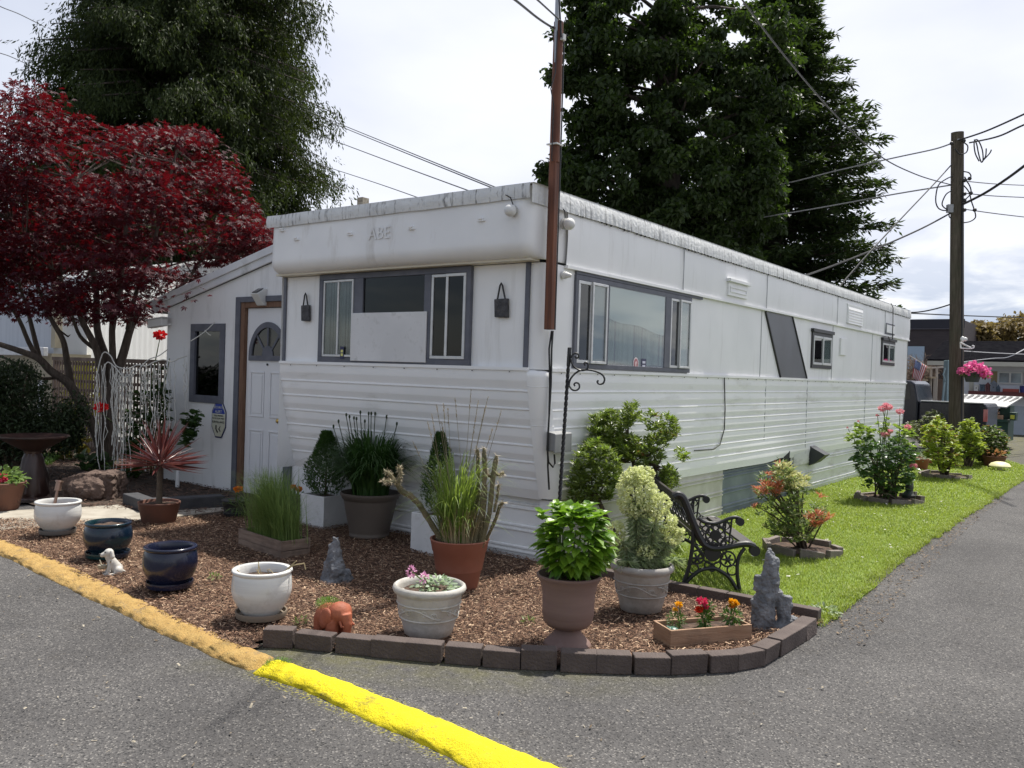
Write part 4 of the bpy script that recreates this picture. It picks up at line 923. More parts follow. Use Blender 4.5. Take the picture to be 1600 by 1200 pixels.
# solar light above the door
c = fy(412, 464); sl_ = thing('solar_light', 'white solar wall light above the entry door', 'wall light', c)
b = MB(); b.prism([(c[0]-0.07, YS, c[2]-0.11), (c[0]-0.07, YS-0.05, c[2]-0.11), (c[0]-0.07, YS-0.15, c[2]+0.03), (c[0]-0.07, YS-0.03, c[2]+0.10), (c[0]-0.07, YS, c[2]+0.10)], (0.14, 0, 0)); b.build('case', M('white_plastic', (0.62, 0.62, 0.60), 0.4), sl_, bevel=0.008)
b = MB(); b.prism([(c[0]-0.05, YS-0.142, c[2]+0.042), (c[0]+0.05, YS-0.142, c[2]+0.042), (c[0]+0.05, YS-0.045, c[2]+0.099), (c[0]-0.05, YS-0.045, c[2]+0.099)], (0, -0.003, 0.006)); b.build('solar_panel', M('solar_cell', (0.01, 0.012, 0.02), 0.15), sl_)
# security camera on the shed corner
c = fy(262, 505); sc_ = thing('security_camera', 'white bullet security camera at the left corner of the entry shed', 'camera', c)
wp = MATS['white_plastic']; b = MB(); dv = nrm(np.array([-1.0, -0.15, -0.12]))
b.obox(c+dv*0.07+np.array([0.03, -0.12, 0]), dv*0.15, np.cross(dv, (0, 0, 1))*0.055, (0, 0, 0.055)); b.build('body', wp, sc_, bevel=0.012)
b = MB(); b.obox(c+dv*0.08+np.array([0.03, -0.12, 0.062]), dv*0.18, np.cross(dv, (0, 0, 1))*0.065, (0, 0, 0.008)); b.build('hood', wp, sc_, bevel=0.004)
b = MB(); e = c+dv*0.222+np.array([0.03, -0.12, 0]); b.tube([e, e+dv*0.012], 0.04, 14); b.tube([e+dv*0.012, e+dv*0.016], 0.018, 10, 1); b.build('lens', [M('lens_ring', (0.1, 0.1, 0.1), 0.3), M('lens_black', (0.005, 0.005, 0.006), 0.05)], sc_)
b = MB(); b.tube([c+np.array([0.08, -0.0, -0.02]), c+np.array([0.06, -0.10, -0.02])], 0.02, 8); b.build('bracket', wp, sc_)
# octagonal security sign
c = fy(343, 655); S_ = 0.47
sg = thing('security_sign', 'eight-sided blue and cream security alert sign below the entry window', 'sign', (c[0], YS, c[2]-0.25))
wS, hS = 0.155, 0.245
octg = lambda k, y: [PL(c[0]+x*wS*k, c[2]+z*hS*k, y) for x, z in ((-1, -0.42), (-0.42, -1), (0.42, -1), (1, -0.42), (1, 0.42), (0.42, 1), (-0.42, 1), (-1, 0.42))]
sgb = M('sign_blue', (0.03, 0.055, 0.30), 0.4); sgn = M('sign_navy', (0.012, 0.02, 0.10), 0.4); sgc = M('sign_cream', (0.55, 0.55, 0.44), 0.5)
b = MB(); b.prism(octg(1, 0.004), (0, -0.008, 0), 0); b.prism(octg(0.93, 0.012), (0, -0.002, 0), 1); b.prism(octg(0.88, 0.014), (0, -0.002, 0), 2)
k = 0.875; b.prism([PL(c[0]-wS*k, c[2]+hS*0.30, 0.016), PL(c[0]+wS*k, c[2]+hS*0.30, 0.016), PL(c[0]+wS*k, c[2]+hS*0.37, 0.016), PL(c[0]+wS*0.37, c[2]+hS*k, 0.016), PL(c[0]-wS*0.37, c[2]+hS*k, 0.016), PL(c[0]-wS*k, c[2]+hS*0.37, 0.016)], (0, -0.002, 0), 3)
b.build('board', [sgn, sgc, sgc, sgb], sg)
tm = MB()
def line(s_, z, size, mi_):
    V, F = text_mb(s_, size, 0.0006, lambda p: PL(c[0]+p.x, c[2]+z+p.y, 0.019+p.z)); tm.add(V, F, mi_)
line('SECURITY', 0.155, 0.046, 1); line('ALERT', 0.10, 0.052, 1); line('THESE PREMISES', 0.045, 0.030, 0); line('PROTECTED BY VIDEO', 0.010, 0.0255, 0); line('SURVEILLANCE', -0.038, 0.040, 0)
tm.prism([PL(c[0]+x*0.05-0.01, c[2]-0.13+z*0.05, 0.018) for x, z in ((-1.0, 1.0), (-0.5, 1.0), (-0.5, -0.1), (0.2, -0.7), (0.0, -1.1), (-0.6, -0.6), (-1, 0))], (0, -0.001, 0), 0)
tm.prism([PL(c[0]+x*0.05-0.01, c[2]-0.13+z*0.05, 0.018) for x, z in ((0.2, -0.1), (1.1, 0.9), (1.2, 0.75), (0.75, 0.1), (1.3, -0.6), (1.0, -0.7), (0.5, -0.1))], (0, -0.001, 0), 0)
tm.build('lettering', [blackm, sgc], sg)
# white pipe stub beside the wall
p = G(277, 765); b = MB(); b.tube([p, p+np.array([0, 0, 0.32])], 0.028, 12); b.tube([p+np.array([0, 0, 0.28]), p+np.array([0, 0, 0.36])], 0.036, 12); b.build('vent_pipe', M('white_pvc', (0.68, 0.68, 0.67), 0.4), None, 'short white plastic pipe standing in the ground beside the entry shed', 'pipe')
# dark timber edging of the raised door bed
edgem = M('charcoal_timber', (0.035, 0.036, 0.04), 0.8, (0.055, 0.055, 0.06), 6.0, bump=0.3, bscale=25)
a, c_ = G(222, 806), G(352, 797); b = MB(); dv = nrm(c_-a); pn = np.array([-dv[1], dv[0], 0])
b.obox((a+c_)/2+pn*0.10+np.array([0, 0, 0.08]), dv*np.linalg.norm(c_-a)/2, pn*0.09, (0, 0, 0.085)); b.build('timber_edging', edgem, None, 'charcoal timber edging lying in front of the bed by the entry door', 'edging', bevel=0.012)
a2 = G(188, 792); dv = nrm(a-a2); pn = np.array([-dv[1], dv[0], 0]); b = MB(); b.obox((a+a2)/2+pn*0.11+np.array([0, 0, 0.075]), dv*(np.linalg.norm(a-a2)/2-0.0), pn*0.09, (0, 0, 0.08)); b.build('timber_edging', edgem, None, 'shorter charcoal timber edging angled left of the red-leaved potted plant', 'edging', bevel=0.012)
# ================================================================ pots, planters, ornaments
BZ = 0.03
potsoil = M('potting_soil', (0.035, 0.022, 0.015), 0.95, (0.10, 0.06, 0.04), 25.0, bump=0.9, bscale=45.0)
wglaze = M('white_glaze', (0.66, 0.66, 0.64), 0.22, (0.56, 0.56, 0.54), 3.0, spec=0.5, bump=0.12, bscale=5.0, stretch=(0.6, 0.6, 8), dirt=(0.33, 0.29, 0.23), dscale=5.0, dlo=0.56, dhi=0.85)
navy = M('navy_glaze', (0.006, 0.008, 0.020), 0.24, (0.010, 0.014, 0.04), 3.0, coat=0.15)
teal = M('teal_glaze', (0.004, 0.012, 0.028), 0.24, (0.006, 0.045, 0.045), 2.6, coat=0.15, lo=0.48, hi=0.68, stretch=(1, 1, 3.0))
terra = M('terracotta_plastic', (0.27, 0.098, 0.062), 0.6, (0.32, 0.125, 0.083), 4.0, dirt=(0.30, 0.14, 0.10), dscale=3)
taupe = M('taupe_plastic', (0.105, 0.085, 0.07), 0.6, (0.135, 0.11, 0.09), 3.0)
urnm = M('mauve_clay', (0.155, 0.095, 0.08), 0.7, (0.20, 0.128, 0.108), 3.0, stretch=(0.5, 0.5, 5), dirt=(0.26, 0.20, 0.18), dscale=3.0, dlo=0.6, dhi=0.9)
relm = M('relief_stone', (0.44, 0.42, 0.38), 0.65, (0.54, 0.52, 0.48), 4.0, dirt=(0.25, 0.22, 0.18), dscale=5.0, dlo=0.5, dhi=0.8, bump=0.15, bscale=30)
relm2 = M('relief_stone_grey', (0.29, 0.27, 0.25), 0.65, (0.37, 0.35, 0.32), 4.0, dirt=(0.15, 0.13, 0.11), dscale=5.0, dlo=0.45, dhi=0.8, bump=0.15, bscale=30)
clay = M('brown_clay', (0.11, 0.045, 0.03), 0.75, (0.16, 0.07, 0.045), 4.0, dirt=(0.05, 0.035, 0.03), dscale=4.0)
blkpot = M('black_pot', (0.018, 0.018, 0.02), 0.5, (0.03, 0.03, 0.033), 5.0)
stemg = M('green_stem', (0.09, 0.15, 0.03), 0.6)
twig = M('twig_bark', (0.055, 0.04, 0.028), 0.85, (0.10, 0.075, 0.05), 12.0, bump=0.4, bscale=40)
straw = M('dry_straw', (0.40, 0.33, 0.18), 0.7, isl=(0.28, 0.22, 0.12))
def pot(name, label, cat, px, py, prof, mat, sz, sr, n=48, fn=None, z=BZ, soilmat=None, group=None):
    c = G(px, py, z); t_ = thing(name, label, cat, c, group)
    b = MB(); b.lathe(prof, n, c, 0, fn); b.build('pot', mat, t_, sharp=0.9)
    b = MB()
    def sf(u, v): 
        r = sr*v; a = u*2*PI; x, y = r*math.cos(a), r*math.sin(a)
        return (c[0]+x, c[1]+y, c[2]+sz+0.012*nz(x, y, 14.0, c[0])+0.012*(1-v))
    b.grid(sf, 28, 7); b.build('soil', soilmat or potsoil, t_)
    return t_, c
def belly(rt, rb, rm, h, lip=0.03, th=0.025):
    """round-bellied glazed pot with rolled lip"""
    p = [(rb*0.9, 0.0), (rb, 0.01)]
    for k in range(1, 12):
        s = k/12; p.append((rb+(rm-rb)*math.sin(min(1, s/0.62)*PI/2) if s < 0.62 else rm-(rm-rt*0.93)*((s-0.62)/0.38)**2, 0.01+(h-0.03)*s))
    p += [(rt*0.93, h-0.03), (rt*0.97, h-0.024), (rt, h-0.014), (rt*0.99, h-0.004), (rt*0.955, h), (rt-th*1.2, h-0.004), (rt-th*1.5, h-0.02), (rt-th*1.4, h-0.09), (0.01, h-0.10)]
    return p
def saucer(t_, c, r, mat):
    b = MB(); b.lathe([(r*0.8, -0.01), (r*0.95, 0.0), (r, 0.03), (r*0.99, 0.04), (r*0.94, 0.038), (r*0.9, 0.014), (0.01, 0.012)], 40, c); b.build('saucer', mat, t_)
t1, c = pot('glazed_pot', 'white glazed pot holding a copper solar stake light, nearest the concrete path', 'pot', 90, 832, belly(0.20, 0.10, 0.20, 0.30), wglaze, 0.245, 0.172, z=0.06)
saucer(t1, c, 0.16, M('grey_saucer', (0.12, 0.11, 0.10), 0.6))
st = thing('solar_stake', 'leaning copper solar stake light stuck in the white glazed pot by the path', 'garden light', c+[0, 0, 0.24])
cop = M('copper_tube', (0.30, 0.19, 0.14), 0.35, metal=0.7); a = c+np.array([-0.03, -0.02, 0.26]); e = W(93, 752, 8.05)
b = MB(); b.tube([a, a+(e-a)*0.62], 0.014, 10); b.build('stake', cop, st)
b = MB(); b.tube([a+(e-a)*0.60, a+(e-a)*0.97], 0.028, 16); b.tube([a+(e-a)*0.97, a+(e-a)*1.04], [0.036, 0.034], 16); b.build('lamp_head', cop, st)
t2, c = pot('glazed_pot', 'dark teal glazed pot of bare soil, the puppy statue in front of it', 'pot', 168, 868, belly(0.18, 0.115, 0.19, 0.285), teal, 0.25, 0.152, z=0.06); saucer(t2, c, 0.175, teal)
t3, c = pot('glazed_pot', 'navy blue glazed pot with matching saucer', 'pot', 265, 915, belly(0.185, 0.12, 0.19, 0.295), navy, 0.195, 0.155, z=0.06); saucer(t3, c, 0.165, navy)
t4, c = pot('glazed_pot', 'white glazed pot with clay saucer near the terracotta elephant', 'pot', 408, 962, belly(0.192, 0.105, 0.19, 0.31), wglaze, 0.245, 0.163, z=0.06); saucer(t4, c, 0.165, M('tan_saucer', (0.20, 0.16, 0.12), 0.6))
for k in range(7): 
    b = MB(); a = c+np.array([(rng.random()-0.5)*0.2, (rng.random()-0.5)*0.2, 0.27]); b.tube([a, a+np.array([(rng.random()-0.5)*0.1, (rng.random()-0.5)*0.1, 0.03+0.05*rng.random()])], 0.003, 4); b.build('dry_stem', straw, t4)
b = MB(); a = c+RIGHT*0.14+np.array([0, 0, 0.29]); b.tube([a, a+RIGHT*0.06+UP*0.045, a+RIGHT*0.13+UP*0.06, a+RIGHT*0.14+UP*0.02], 0.005, 5); b.tube([a, a+RIGHT*0.08+UP*0.075], 0.004, 5)
b.build('dry_stem', straw, t4)
# relief pots
def relief(t_, c, r, z0, z1, mat):
    b = MB(); zc = (z0+z1)/2; hh = (z1-z0)/2
    def on(a, z): 
        rr = r(z)+0.002; return (c[0]+rr*math.cos(a), c[1]+rr*math.sin(a), c[2]+z)
    for z in (z0, z1): b.tube([on(2*PI*k/60, z) for k in range(61)], 0.006, 6, caps=False)
    n = 7
    for k in range(n):
        a0 = 2*PI*k/n; s = 1 if k % 2 else -1; w_ = PI/n
        P = [on(a0+(-w_+2*w_*q/16), zc+s*hh*0.62*math.sin(-PI/2+PI*q/16)) for q in range(17)]; b.tube(P, 0.006, 6)
        for cx, sg_ in ((a0-w_*0.25, s), (a0+w_*0.45, -s)):
            P = []
            for q in range(20):
                th = q/19*2.2*2*PI; rad = hh*0.52*(1-q/22); P.append(on(cx+rad*math.cos(th)/0.2*sg_, zc-sg_*hh*0.15+rad*math.sin(th)))
            b.tube(P, 0.0045, 5)
    b.build('scroll_relief', mat, t_)
rprof = [(0.135, 0.0), (0.150, 0.012), (0.163, 0.06), (0.178, 0.115), (0.181, 0.12), (0.196, 0.205), (0.199, 0.21), (0.205, 0.255), (0.207, 0.262), (0.226, 0.275), (0.232, 0.292), (0.226, 0.31), (0.214, 0.318), (0.205, 0.312), (0.198, 0.29), (0.195, 0.26), (0.01, 0.255)]
rr = lambda z: 0.178+(z-0.115)*0.2
t5, c5 = pot('relief_pot', 'pale stone relief pot with pink dead-nettle flowers, right of the elephant', 'pot', 669, 990, rprof, relm, 0.265, 0.2); relief(t5, c5, rr, 0.118, 0.208, relm)
s2 = [(r*0.97, z) for r, z in rprof]
t6, c6 = pot('relief_pot', 'greyer stone relief pot with pale yellow spurge, beside the iron bench', 'pot', 1001, 953, [(r*0.97, z*1.06) for r, z in rprof], relm2, 0.28, 0.19); relief(t6, c6, lambda z: 0.97*(0.178+(z/1.06-0.115)*0.2), 0.125, 0.22, relm2)
# lamium
P, D = inball(170, c5+np.array([0.055, 0.03, 0.29]), (0.12, 0.10, 0.07), 0.3); D = nrm(D*[1, 1, 0.3]+[0, 0, 0.1])
lam = leafmat('silver_leaf', (0.50, 0.58, 0.46), (0.16, 0.26, 0.09), (0.4, 0.5, 0.3))
pts = [ovals(P, D, 0.032+0.015*rng.random(170), 0.024)]
P2, D2 = inball(40, c5+np.array([-0.01, 0.02, 0.29]), (0.14, 0.07, 0.05), 0.3); pts.append(ovals(P2, nrm(D2*[1, 1, 0.3]), 0.035, 0.024))
npbuild('foliage', pts, lam, t5)
b = MB(); flz = [W(643, 893, 5.33), W(663, 903, 5.30)]
for f in flz: b.tube([c5+np.array([0.0, 0.0, 0.28]), (c5+[0, 0, 0.28]+f)/2+UP*0.01, f], 0.004, 5)
b.build('stem', stemg, t5)
pinkf = leafmat('pink_petal', (0.62, 0.28, 0.48), (0.75, 0.45, 0.62), (0.7, 0.3, 0.5))
for f in flz:
    P, D = inball(42, f, (0.02, 0.02, 0.026), 0.5); npbuild('flower', [leafs(P, D, 0.022, 0.014)], pinkf, t5)
# euphorbia
eupf = leafmat('spurge_bract', (0.62, 0.66, 0.32), (0.74, 0.76, 0.46), (0.7, 0.75, 0.35), tf=0.3)
eupl = leafmat('spurge_leaf', (0.20, 0.28, 0.15), (0.52, 0.56, 0.38), (0.4, 0.5, 0.2))
heads = [(995, 772, 34, 44), (1029, 790, 20, 22), (1038, 815, 21, 18), (1053, 834, 17, 17), (962, 833, 17, 20), (1008, 862, 15, 13), (990, 745, 18, 16), (1006, 742, 18, 14)]
P = []; D = []; LP = []; LD = []; sb = MB()
root6 = c6+np.array([0, 0, 0.29])
for i, (px, py, wx, wy) in enumerate(heads):
    dep = 6.09+(rng.random()-0.5)*0.16; h = W(px, py, dep); s = dep/FPX; r = np.array([wx*s, wx*s, wy*s])
    n = int(17*wx*wy/20); p_, d_ = inball(n, h, r*0.92, 0.55); q_ = np.array([noise.noise(Vector(v*26)) for v in p_]); p_, d_ = p_[q_ > -0.12], d_[q_ > -0.12]; P.append(p_); D.append(d_)
    base = root6+np.array([(h-root6)[0]*0.2, (h-root6)[1]*0.2, 0]); sb.tube([base, base*0.5+h*0.5+np.array([0.01, 0, -0.02]), h], [0.010, 0.008, 0.006], 6)
    m = 230; tt = 0.10+0.62*rng.random(m)**0.8; q = base+(h-base)*tt[:, None]; a = rng.random(m)*2*PI; LP.append(q); LD.append(np.stack([np.cos(a), np.sin(a), -0.25+0.8*rng.random(m)], 1))
for k in range(5):
    a = rng.random(220)*2*PI; q = W(980+18*k, 872+rng.random()*14, 6.0+0.05*k); LP.append(np.repeat(q[None], 220, 0)+rdir(220)*0.01); LD.append(np.stack([np.cos(a), np.sin(a), 0.9*rng.random(220)-0.25], 1))
P = np.concatenate(P); D = np.concatenate(D); LP = np.concatenate(LP); LD = np.concatenate(LD)
fl_ = []
for k in range(3): fl_.append(ovals(P+rdir(len(P))*0.006, nrm(D*0.6+rdir(len(P))*0.7), 0.019, 0.017, up=0.5, droop=0.0))
npbuild('bract_cluster', fl_, eupf, t6); npbuild('foliage', [leafs(LP, LD, 0.065+0.045*rng.random(len(LP)), 0.0095, 0.1, 0.8, 0.25)], eupl, t6)
sb.build('stem', M('pale_stem', (0.22, 0.24, 0.12), 0.6), t6)
# clay urn with hydrangea
uprof = [(0.142, 0.0), (0.148, 0.008), (0.142, 0.02), (0.118, 0.045), (0.09, 0.075), (0.078, 0.10), (0.08, 0.108), (0.088, 0.112), (0.125, 0.125), (0.148, 0.15), (0.155, 0.18), (0.156, 0.19), (0.159, 0.196), (0.158, 0.26), (0.163, 0.33), (0.175, 0.385), (0.192, 0.418), (0.200, 0.428), (0.199, 0.438), (0.188, 0.44), (0.178, 0.425), (0.165, 0.39), (0.01, 0.385)]
t7, c7 = pot('pedestal_urn', 'mauve clay pedestal urn full of bright green hydrangea leaves', 'urn', 886, 1008, uprof, urnm, 0.40, 0.17)
hyl = leafmat('hydrangea_leaf', (0.055, 0.14, 0.012), (0.20, 0.33, 0.03), (0.22, 0.42, 0.03), 0.38, 0.35, 0.5)
hc = W(899, 845, 5.25); n = 430
P, D = inball(n, hc, (0.215, 0.20, 0.205), 0.55); keep = P[:, 2] > c7[2]+0.37; P, D = P[keep], D[keep]
D2 = nrm(D*[1, 1, 0.25]+rdir(len(P))*0.35+[0, 0, 0.12])
parts = [ovals(P-D2*0.03, D2, 0.085+0.045*rng.random(len(P)), 0.055+0.02*rng.random(len(P)), up=0.75, fold=0.10, droop=0.25)]
tops = hc+np.stack([(rng.random(22)-0.5)*0.40, (rng.random(22)-0.5)*0.34, 0.12+0.09*rng.random(22)], 1)
for tpt in tops:
    a = np.arange(6)*PI/3+rng.random(); Dd = np.stack([np.cos(a), np.sin(a), 0.55+0.3*rng.random(6)], 1); parts.append(ovals(np.repeat(tpt[None], 6, 0), Dd, 0.085*np.array([1, .8, 1, .7, .6, .9]), 0.045, up=0.8, fold=0.2, droop=0.2))
npbuild('foliage', parts, hyl, t7)
b = MB()
for k in range(14): a = rng.random()*2*PI; b.tube([c7+np.array([0.06*math.cos(a), 0.06*math.sin(a), 0.40]), hc+np.array([0.13*math.cos(a), 0.13*math.sin(a), 0.03])], 0.005, 5)
b.build('stem', stemg, t7)
# taupe pot with daylilies
tprof = [(0.185, 0.0), (0.195, 0.01), (0.197, 0.03), (0.193, 0.035), (0.198, 0.06), (0.26, 0.36), (0.264, 0.375), (0.275, 0.38), (0.280, 0.40), (0.296, 0.415), (0.296, 0.435), (0.285, 0.44), (0.272, 0.425), (0.262, 0.38), (0.01, 0.37)]
t8, c8 = pot('planter_pot', 'large taupe plastic pot of dark green daylilies against the front siding', 'pot', 577, 838, tprof, taupe, 0.39, 0.25)
n = 950; ang = rng.random(n)*2*PI; rad = 0.17*np.sqrt(rng.random(n)); P = c8+np.stack([rad*np.cos(ang), rad*np.sin(ang), np.full(n, 0.38)], 1)
az = ang+rng.normal(size=n)*0.5; ln = 0.14+0.52*rng.random(n)
dl = leafmat('daylily_leaf', (0.022, 0.055, 0.012), (0.05, 0.105, 0.025), (0.06, 0.14, 0.02), 0.45, 0.25)
npbuild('foliage', [blades(P, az, 0.62-0.36*ln+0.18*rng.random(n), ln, 0.019+0.008*rng.random(n), 7, fall=1.5)], dl, t8)
b = MB()
for px, py in [(521, 668), (529, 660), (541, 650), (546, 653), (553, 655), (557, 656), (563, 646), (570, 660), (576, 648), (580, 648), (586, 648), (604, 653), (612, 664), (620, 664), (642, 655), (634, 680), (600, 690)]:
    e = W(px, py, 8.3+rng.random()*0.3); s_ = c8+np.array([(e-c8)[0]*0.2, (e-c8)[1]*0.2, 0.4]); b.tube([s_, (s_+e)/2+(e-s_)*[0.12, 0.12, 0], e], 0.0045, 5); b.sphere(e+UP*0.012, (0.011, 0.011, 0.02), 7, 0, 5)
b.build('seed_stalk', M('dark_stalk', (0.025, 0.04, 0.018), 0.7), t8)
# white cube planters with dwarf conifers
cubem = M('white_planter_board', (0.62, 0.62, 0.61), 0.6, (0.70, 0.70, 0.69), 5.0, dirt=(0.40, 0.39, 0.36), dscale=6.0, dlo=0.55, dhi=0.85)
def cone_tree(t_, c, h, r, mat, n, lsz):
    zt = rng.random(n)**0.75; a = rng.random(n)*2*PI; env = r*np.minimum(1, (1-zt)*1.25+0.06)**0.62*np.minimum(1, 0.55+zt*3)*(0.55+0.5*rng.random(n)**0.7)*(1+0.16*np.sin(a*5+zt*14)+0.14*np.sin(a*3-zt*9))
    P = c+np.stack([env*np.cos(a), env*np.sin(a), zt*h], 1); D = np.stack([np.cos(a)*0.7, np.sin(a)*0.7, np.full(n, 0.75)], 1)+rdir(n)*0.5
    npbuild('foliage', [leafs(P-nrm(D)*lsz*0.3, D, lsz*(0.7+0.6*rng.random(n)), lsz*0.35)], mat, t_)
    b = MB(); b.tube([c-UP*0.06, c+UP*h*0.6], [0.014, 0.006], 6); b.build('stem', twig, t_)
ctm = leafmat('dwarf_spruce', (0.022, 0.055, 0.012), (0.06, 0.12, 0.025), (0.08, 0.17, 0.02), 0.6, 0.28)
def cube(px, py, lab, w=0.37, d=0.36, h=0.33):
    c = G(px, py, 0.02); x1, y0 = c[0], c[1]; t_ = thing('cube_planter', lab, 'planter', (x1-w/2, y0+d/2, 0.02), 'white cube planters'); b = MB()
    zt = 0.02+h; th = 0.022
    b.box(x1-w, x1, y0, y0+th, 0.0, zt); b.box(x1-w, x1, y0+d-th, y0+d, 0.0, zt); b.box(x1-w, x1-w+th, y0+th, y0+d-th, 0.0, zt-0.001); b.box(x1-th, x1, y0+th, y0+d-th, 0.0, zt-0.001)
    b.build('box', cubem, t_, bevel=0.004)
    b = MB(); b.box(x1-w+th, x1-th, y0+th, y0+d-th, 0.1, zt-0.035); b.build('soil', potsoil, t_)
    return t_, np.array([x1-w/2, y0+d/2, zt-0.035])
t9, c9 = cube(505, 827, 'white cube planter with a dark dwarf spruce, left of the taupe daylily pot'); cone_tree(t9, c9+[0, 0, 0.03], 0.66, 0.21, ctm, 6500, 0.034)
t10, c10 = cube(683, 870, 'white cube planter with a narrow dwarf spruce, behind the terracotta cactus pot', 0.33, 0.36, 0.36); cone_tree(t10, c10+[0, 0, 0.05], 0.72, 0.15, ctm, 4800, 0.03)
# wooden box with feather grass
wood = M('weathered_wood', (0.17, 0.115, 0.085), 0.85, (0.26, 0.19, 0.145), 4.0, stretch=(1.2, 1.2, 12), bump=0.35, bscale=14, dirt=(0.10, 0.075, 0.06), dscale=4.0)
wood2 = M('planter_wood', (0.25, 0.145, 0.085), 0.8, (0.36, 0.23, 0.145), 3.0, stretch=(1.2, 1.2, 14), bump=0.35, bscale=14, dirt=(0.13, 0.08, 0.055), dscale=3.0)
def woodbox(name, label, A, B, dep, h, mat, planks=2, th=0.02, z0=0.0):
    """long box: front edge A->B (ground), going back dep"""
    A, B = np.asarray(A, float), np.asarray(B, float); A[2] = B[2] = z0; u = nrm(B-A); L_ = np.linalg.norm(B-A); v = np.array([-u[1], u[0], 0]); c = (A+B)/2+v*dep/2
    t_ = thing(name, label, 'planter', c); b = MB(); ph = h/planks
    for k in range(planks):
        zc = z0+ph*(k+0.5); hz = ph/2-0.0015
        for s, off in ((0, th/2), (1, dep-th/2)): b.obox((A+B)/2+v*off+UP*(zc-z0), u*(L_/2+0.002*k), v*th/2, UP*hz)
        for e, sg_ in ((A, 1), (B, -1)): b.obox(e+u*sg_*th/2+v*dep/2+UP*(zc-z0), u*(th/2-0.001), v*(dep/2-th), UP*(hz-0.001))
    b.build('box', mat, t_, bevel=0.003)
    b = MB(); b.obox(c+UP*(h*0.42), u*(L_/2-th), v*(dep/2-th), UP*h*0.38); b.build('soil', potsoil, t_)
    return t_, c, u, v
tA, cA, uA, vA = woodbox('wooden_planter', 'weathered wooden box of tall feather grass, in front of the entry door', G(372, 856), G(438, 879), 0.29, 0.18, wood)
fg = leafmat('feather_grass', (0.09, 0.15, 0.035), (0.24, 0.33, 0.10), (0.3, 0.42, 0.12), 0.5, 0.4)
n = 2000; s = rng.random(n); P = cA+uA*((rng.normal(size=(n, 1)))*0.13+0.02)+vA*((rng.random((n, 1))-0.5)*0.2)+UP*0.14
az = math.atan2(RIGHT[1], RIGHT[0])+PI+rng.normal(size=n)*0.9; H = 0.22+0.46*rng.random(n)**0.8
pts = [blades(P, az, H, 0.03+0.44*rng.random(n)**1.5, 0.0042, 6, fall=0.9)]
n2 = 500; P2 = cA+uA*0.17+vA*((rng.random((n2, 1))-0.5)*0.2)+uA*((rng.random((n2, 1))-0.5)*0.25)+UP*0.14; az2 = math.atan2(-RIGHT[1], -RIGHT[0])+PI+rng.normal(size=n2)*1.6
pts.append(blades(P2, az2, 0.18+0.3*rng.random(n2), 0.1+0.3*rng.random(n2), 0.004, 5, fall=0.8)); npbuild('feather_grass_blades', pts, fg, tA)
n = 26; P = cA+uA*((rng.random((n, 1))-0.3)*0.4)+UP*0.15; npbuild('tall_blades', [blades(P, math.atan2(RIGHT[1], RIGHT[0])+rng.normal(size=n)*0.9, 0.45+0.35*rng.random(n), 0.1+0.25*rng.random(n), 0.008, 6)], leafmat('dark_grass', (0.05, 0.09, 0.03), (0.10, 0.15, 0.05), (0.1, 0.2, 0.04)), tA)
# small wooden planter with flowers and the frog
tB, cB, uB, vB = woodbox('wooden_planter', 'low wooden planter with red and yellow flowers, near the curved brick edging', G(1047, 1022), G(1174, 1011), 0.22, 0.145, wood2, 1, 0.016, 0.0)
mgl = leafmat('marigold_leaf', (0.035, 0.085, 0.02), (0.09, 0.16, 0.03), (0.12, 0.22, 0.03))
yel = leafmat('yellow_petal', (0.80, 0.38, 0.01), (0.85, 0.55, 0.03), (0.8, 0.4, 0.01)); org = leafmat('orange_petal', (0.70, 0.16, 0.01), (0.75, 0.25, 0.01), (0.7, 0.2, 0.01)); redp = leafmat('crimson_petal', (0.60, 0.03, 0.09), (0.72, 0.08, 0.18), (0.6, 0.03, 0.1)); redo = leafmat('scarlet_petal', (0.62, 0.03, 0.012), (0.72, 0.08, 0.02), (0.6, 0.04, 0.01))
def bush(c, r, n, L_, w_, mat, t_, name='foliage', oval=False, shell=0.3, up=0.6):
    P, D = inball(n, c, r, shell); D = nrm(D+rdir(n)*0.6+[0, 0, 0.2]); f = ovals if oval else leafs
    return npbuild(name, [f(P, D, L_*(0.7+0.6*rng.random(n)), w_, up=up)], mat, t_)
def bloom(c, r, mat, t_, n=60, petal=None, name='flower'):
    P, D = inball(n, c, (r*0.75, r*0.75, r*0.45), 0.4); D = nrm(D+[0, 0, 0.35]); return npbuild(name, [ovals(P-D*r*0.2, D, petal or r*0.7, (petal or r*0.7)*0.75, up=0.3, droop=0.1)], mat, t_)
dB = 5.42
def potted_flower(name, lab, base, blooms, fol, dep, cat='flower'):
    t_ = thing(name, lab, cat, base); b = MB()
    for (px, py, r, mt) in blooms:
        e = W(px, py, dep); b.tube([base, (base+e)/2+np.array([0.01, 0.01, 0]), e], 0.004, 5); bloom(e, r, mt, t_)
    b.build('stem', stemg, t_)
    for (px, py, rx, rz, n, L_, w_) in fol:
        bush(W(px, py, dep), (rx, rx, rz), n, L_, w_, mgl, t_, oval=L_ > 0.03)
    return t_
potted_flower('marigold', 'yellow marigold with grey-green leaves, left in the low wooden planter', cB-uB*0.17+UP*0.1, [(1061, 944, 0.026, yel), (1055, 952, 0.018, yel)], [(1056, 968, 0.055, 0.045, 190, 0.024, 0.008)], 5.40)
potted_flower('dianthus', 'crimson flower cluster in the middle of the low wooden planter', cB+uB*0.01+UP*0.1, [(1097, 939, 0.036, redp), (1093, 952, 0.03, redo), (1103, 948, 0.02, redp)], [(1101, 968, 0.035, 0.07, 90, 0.035, 0.02), (1110, 950, 0.02, 0.03, 30, 0.03, 0.016)], 5.40)
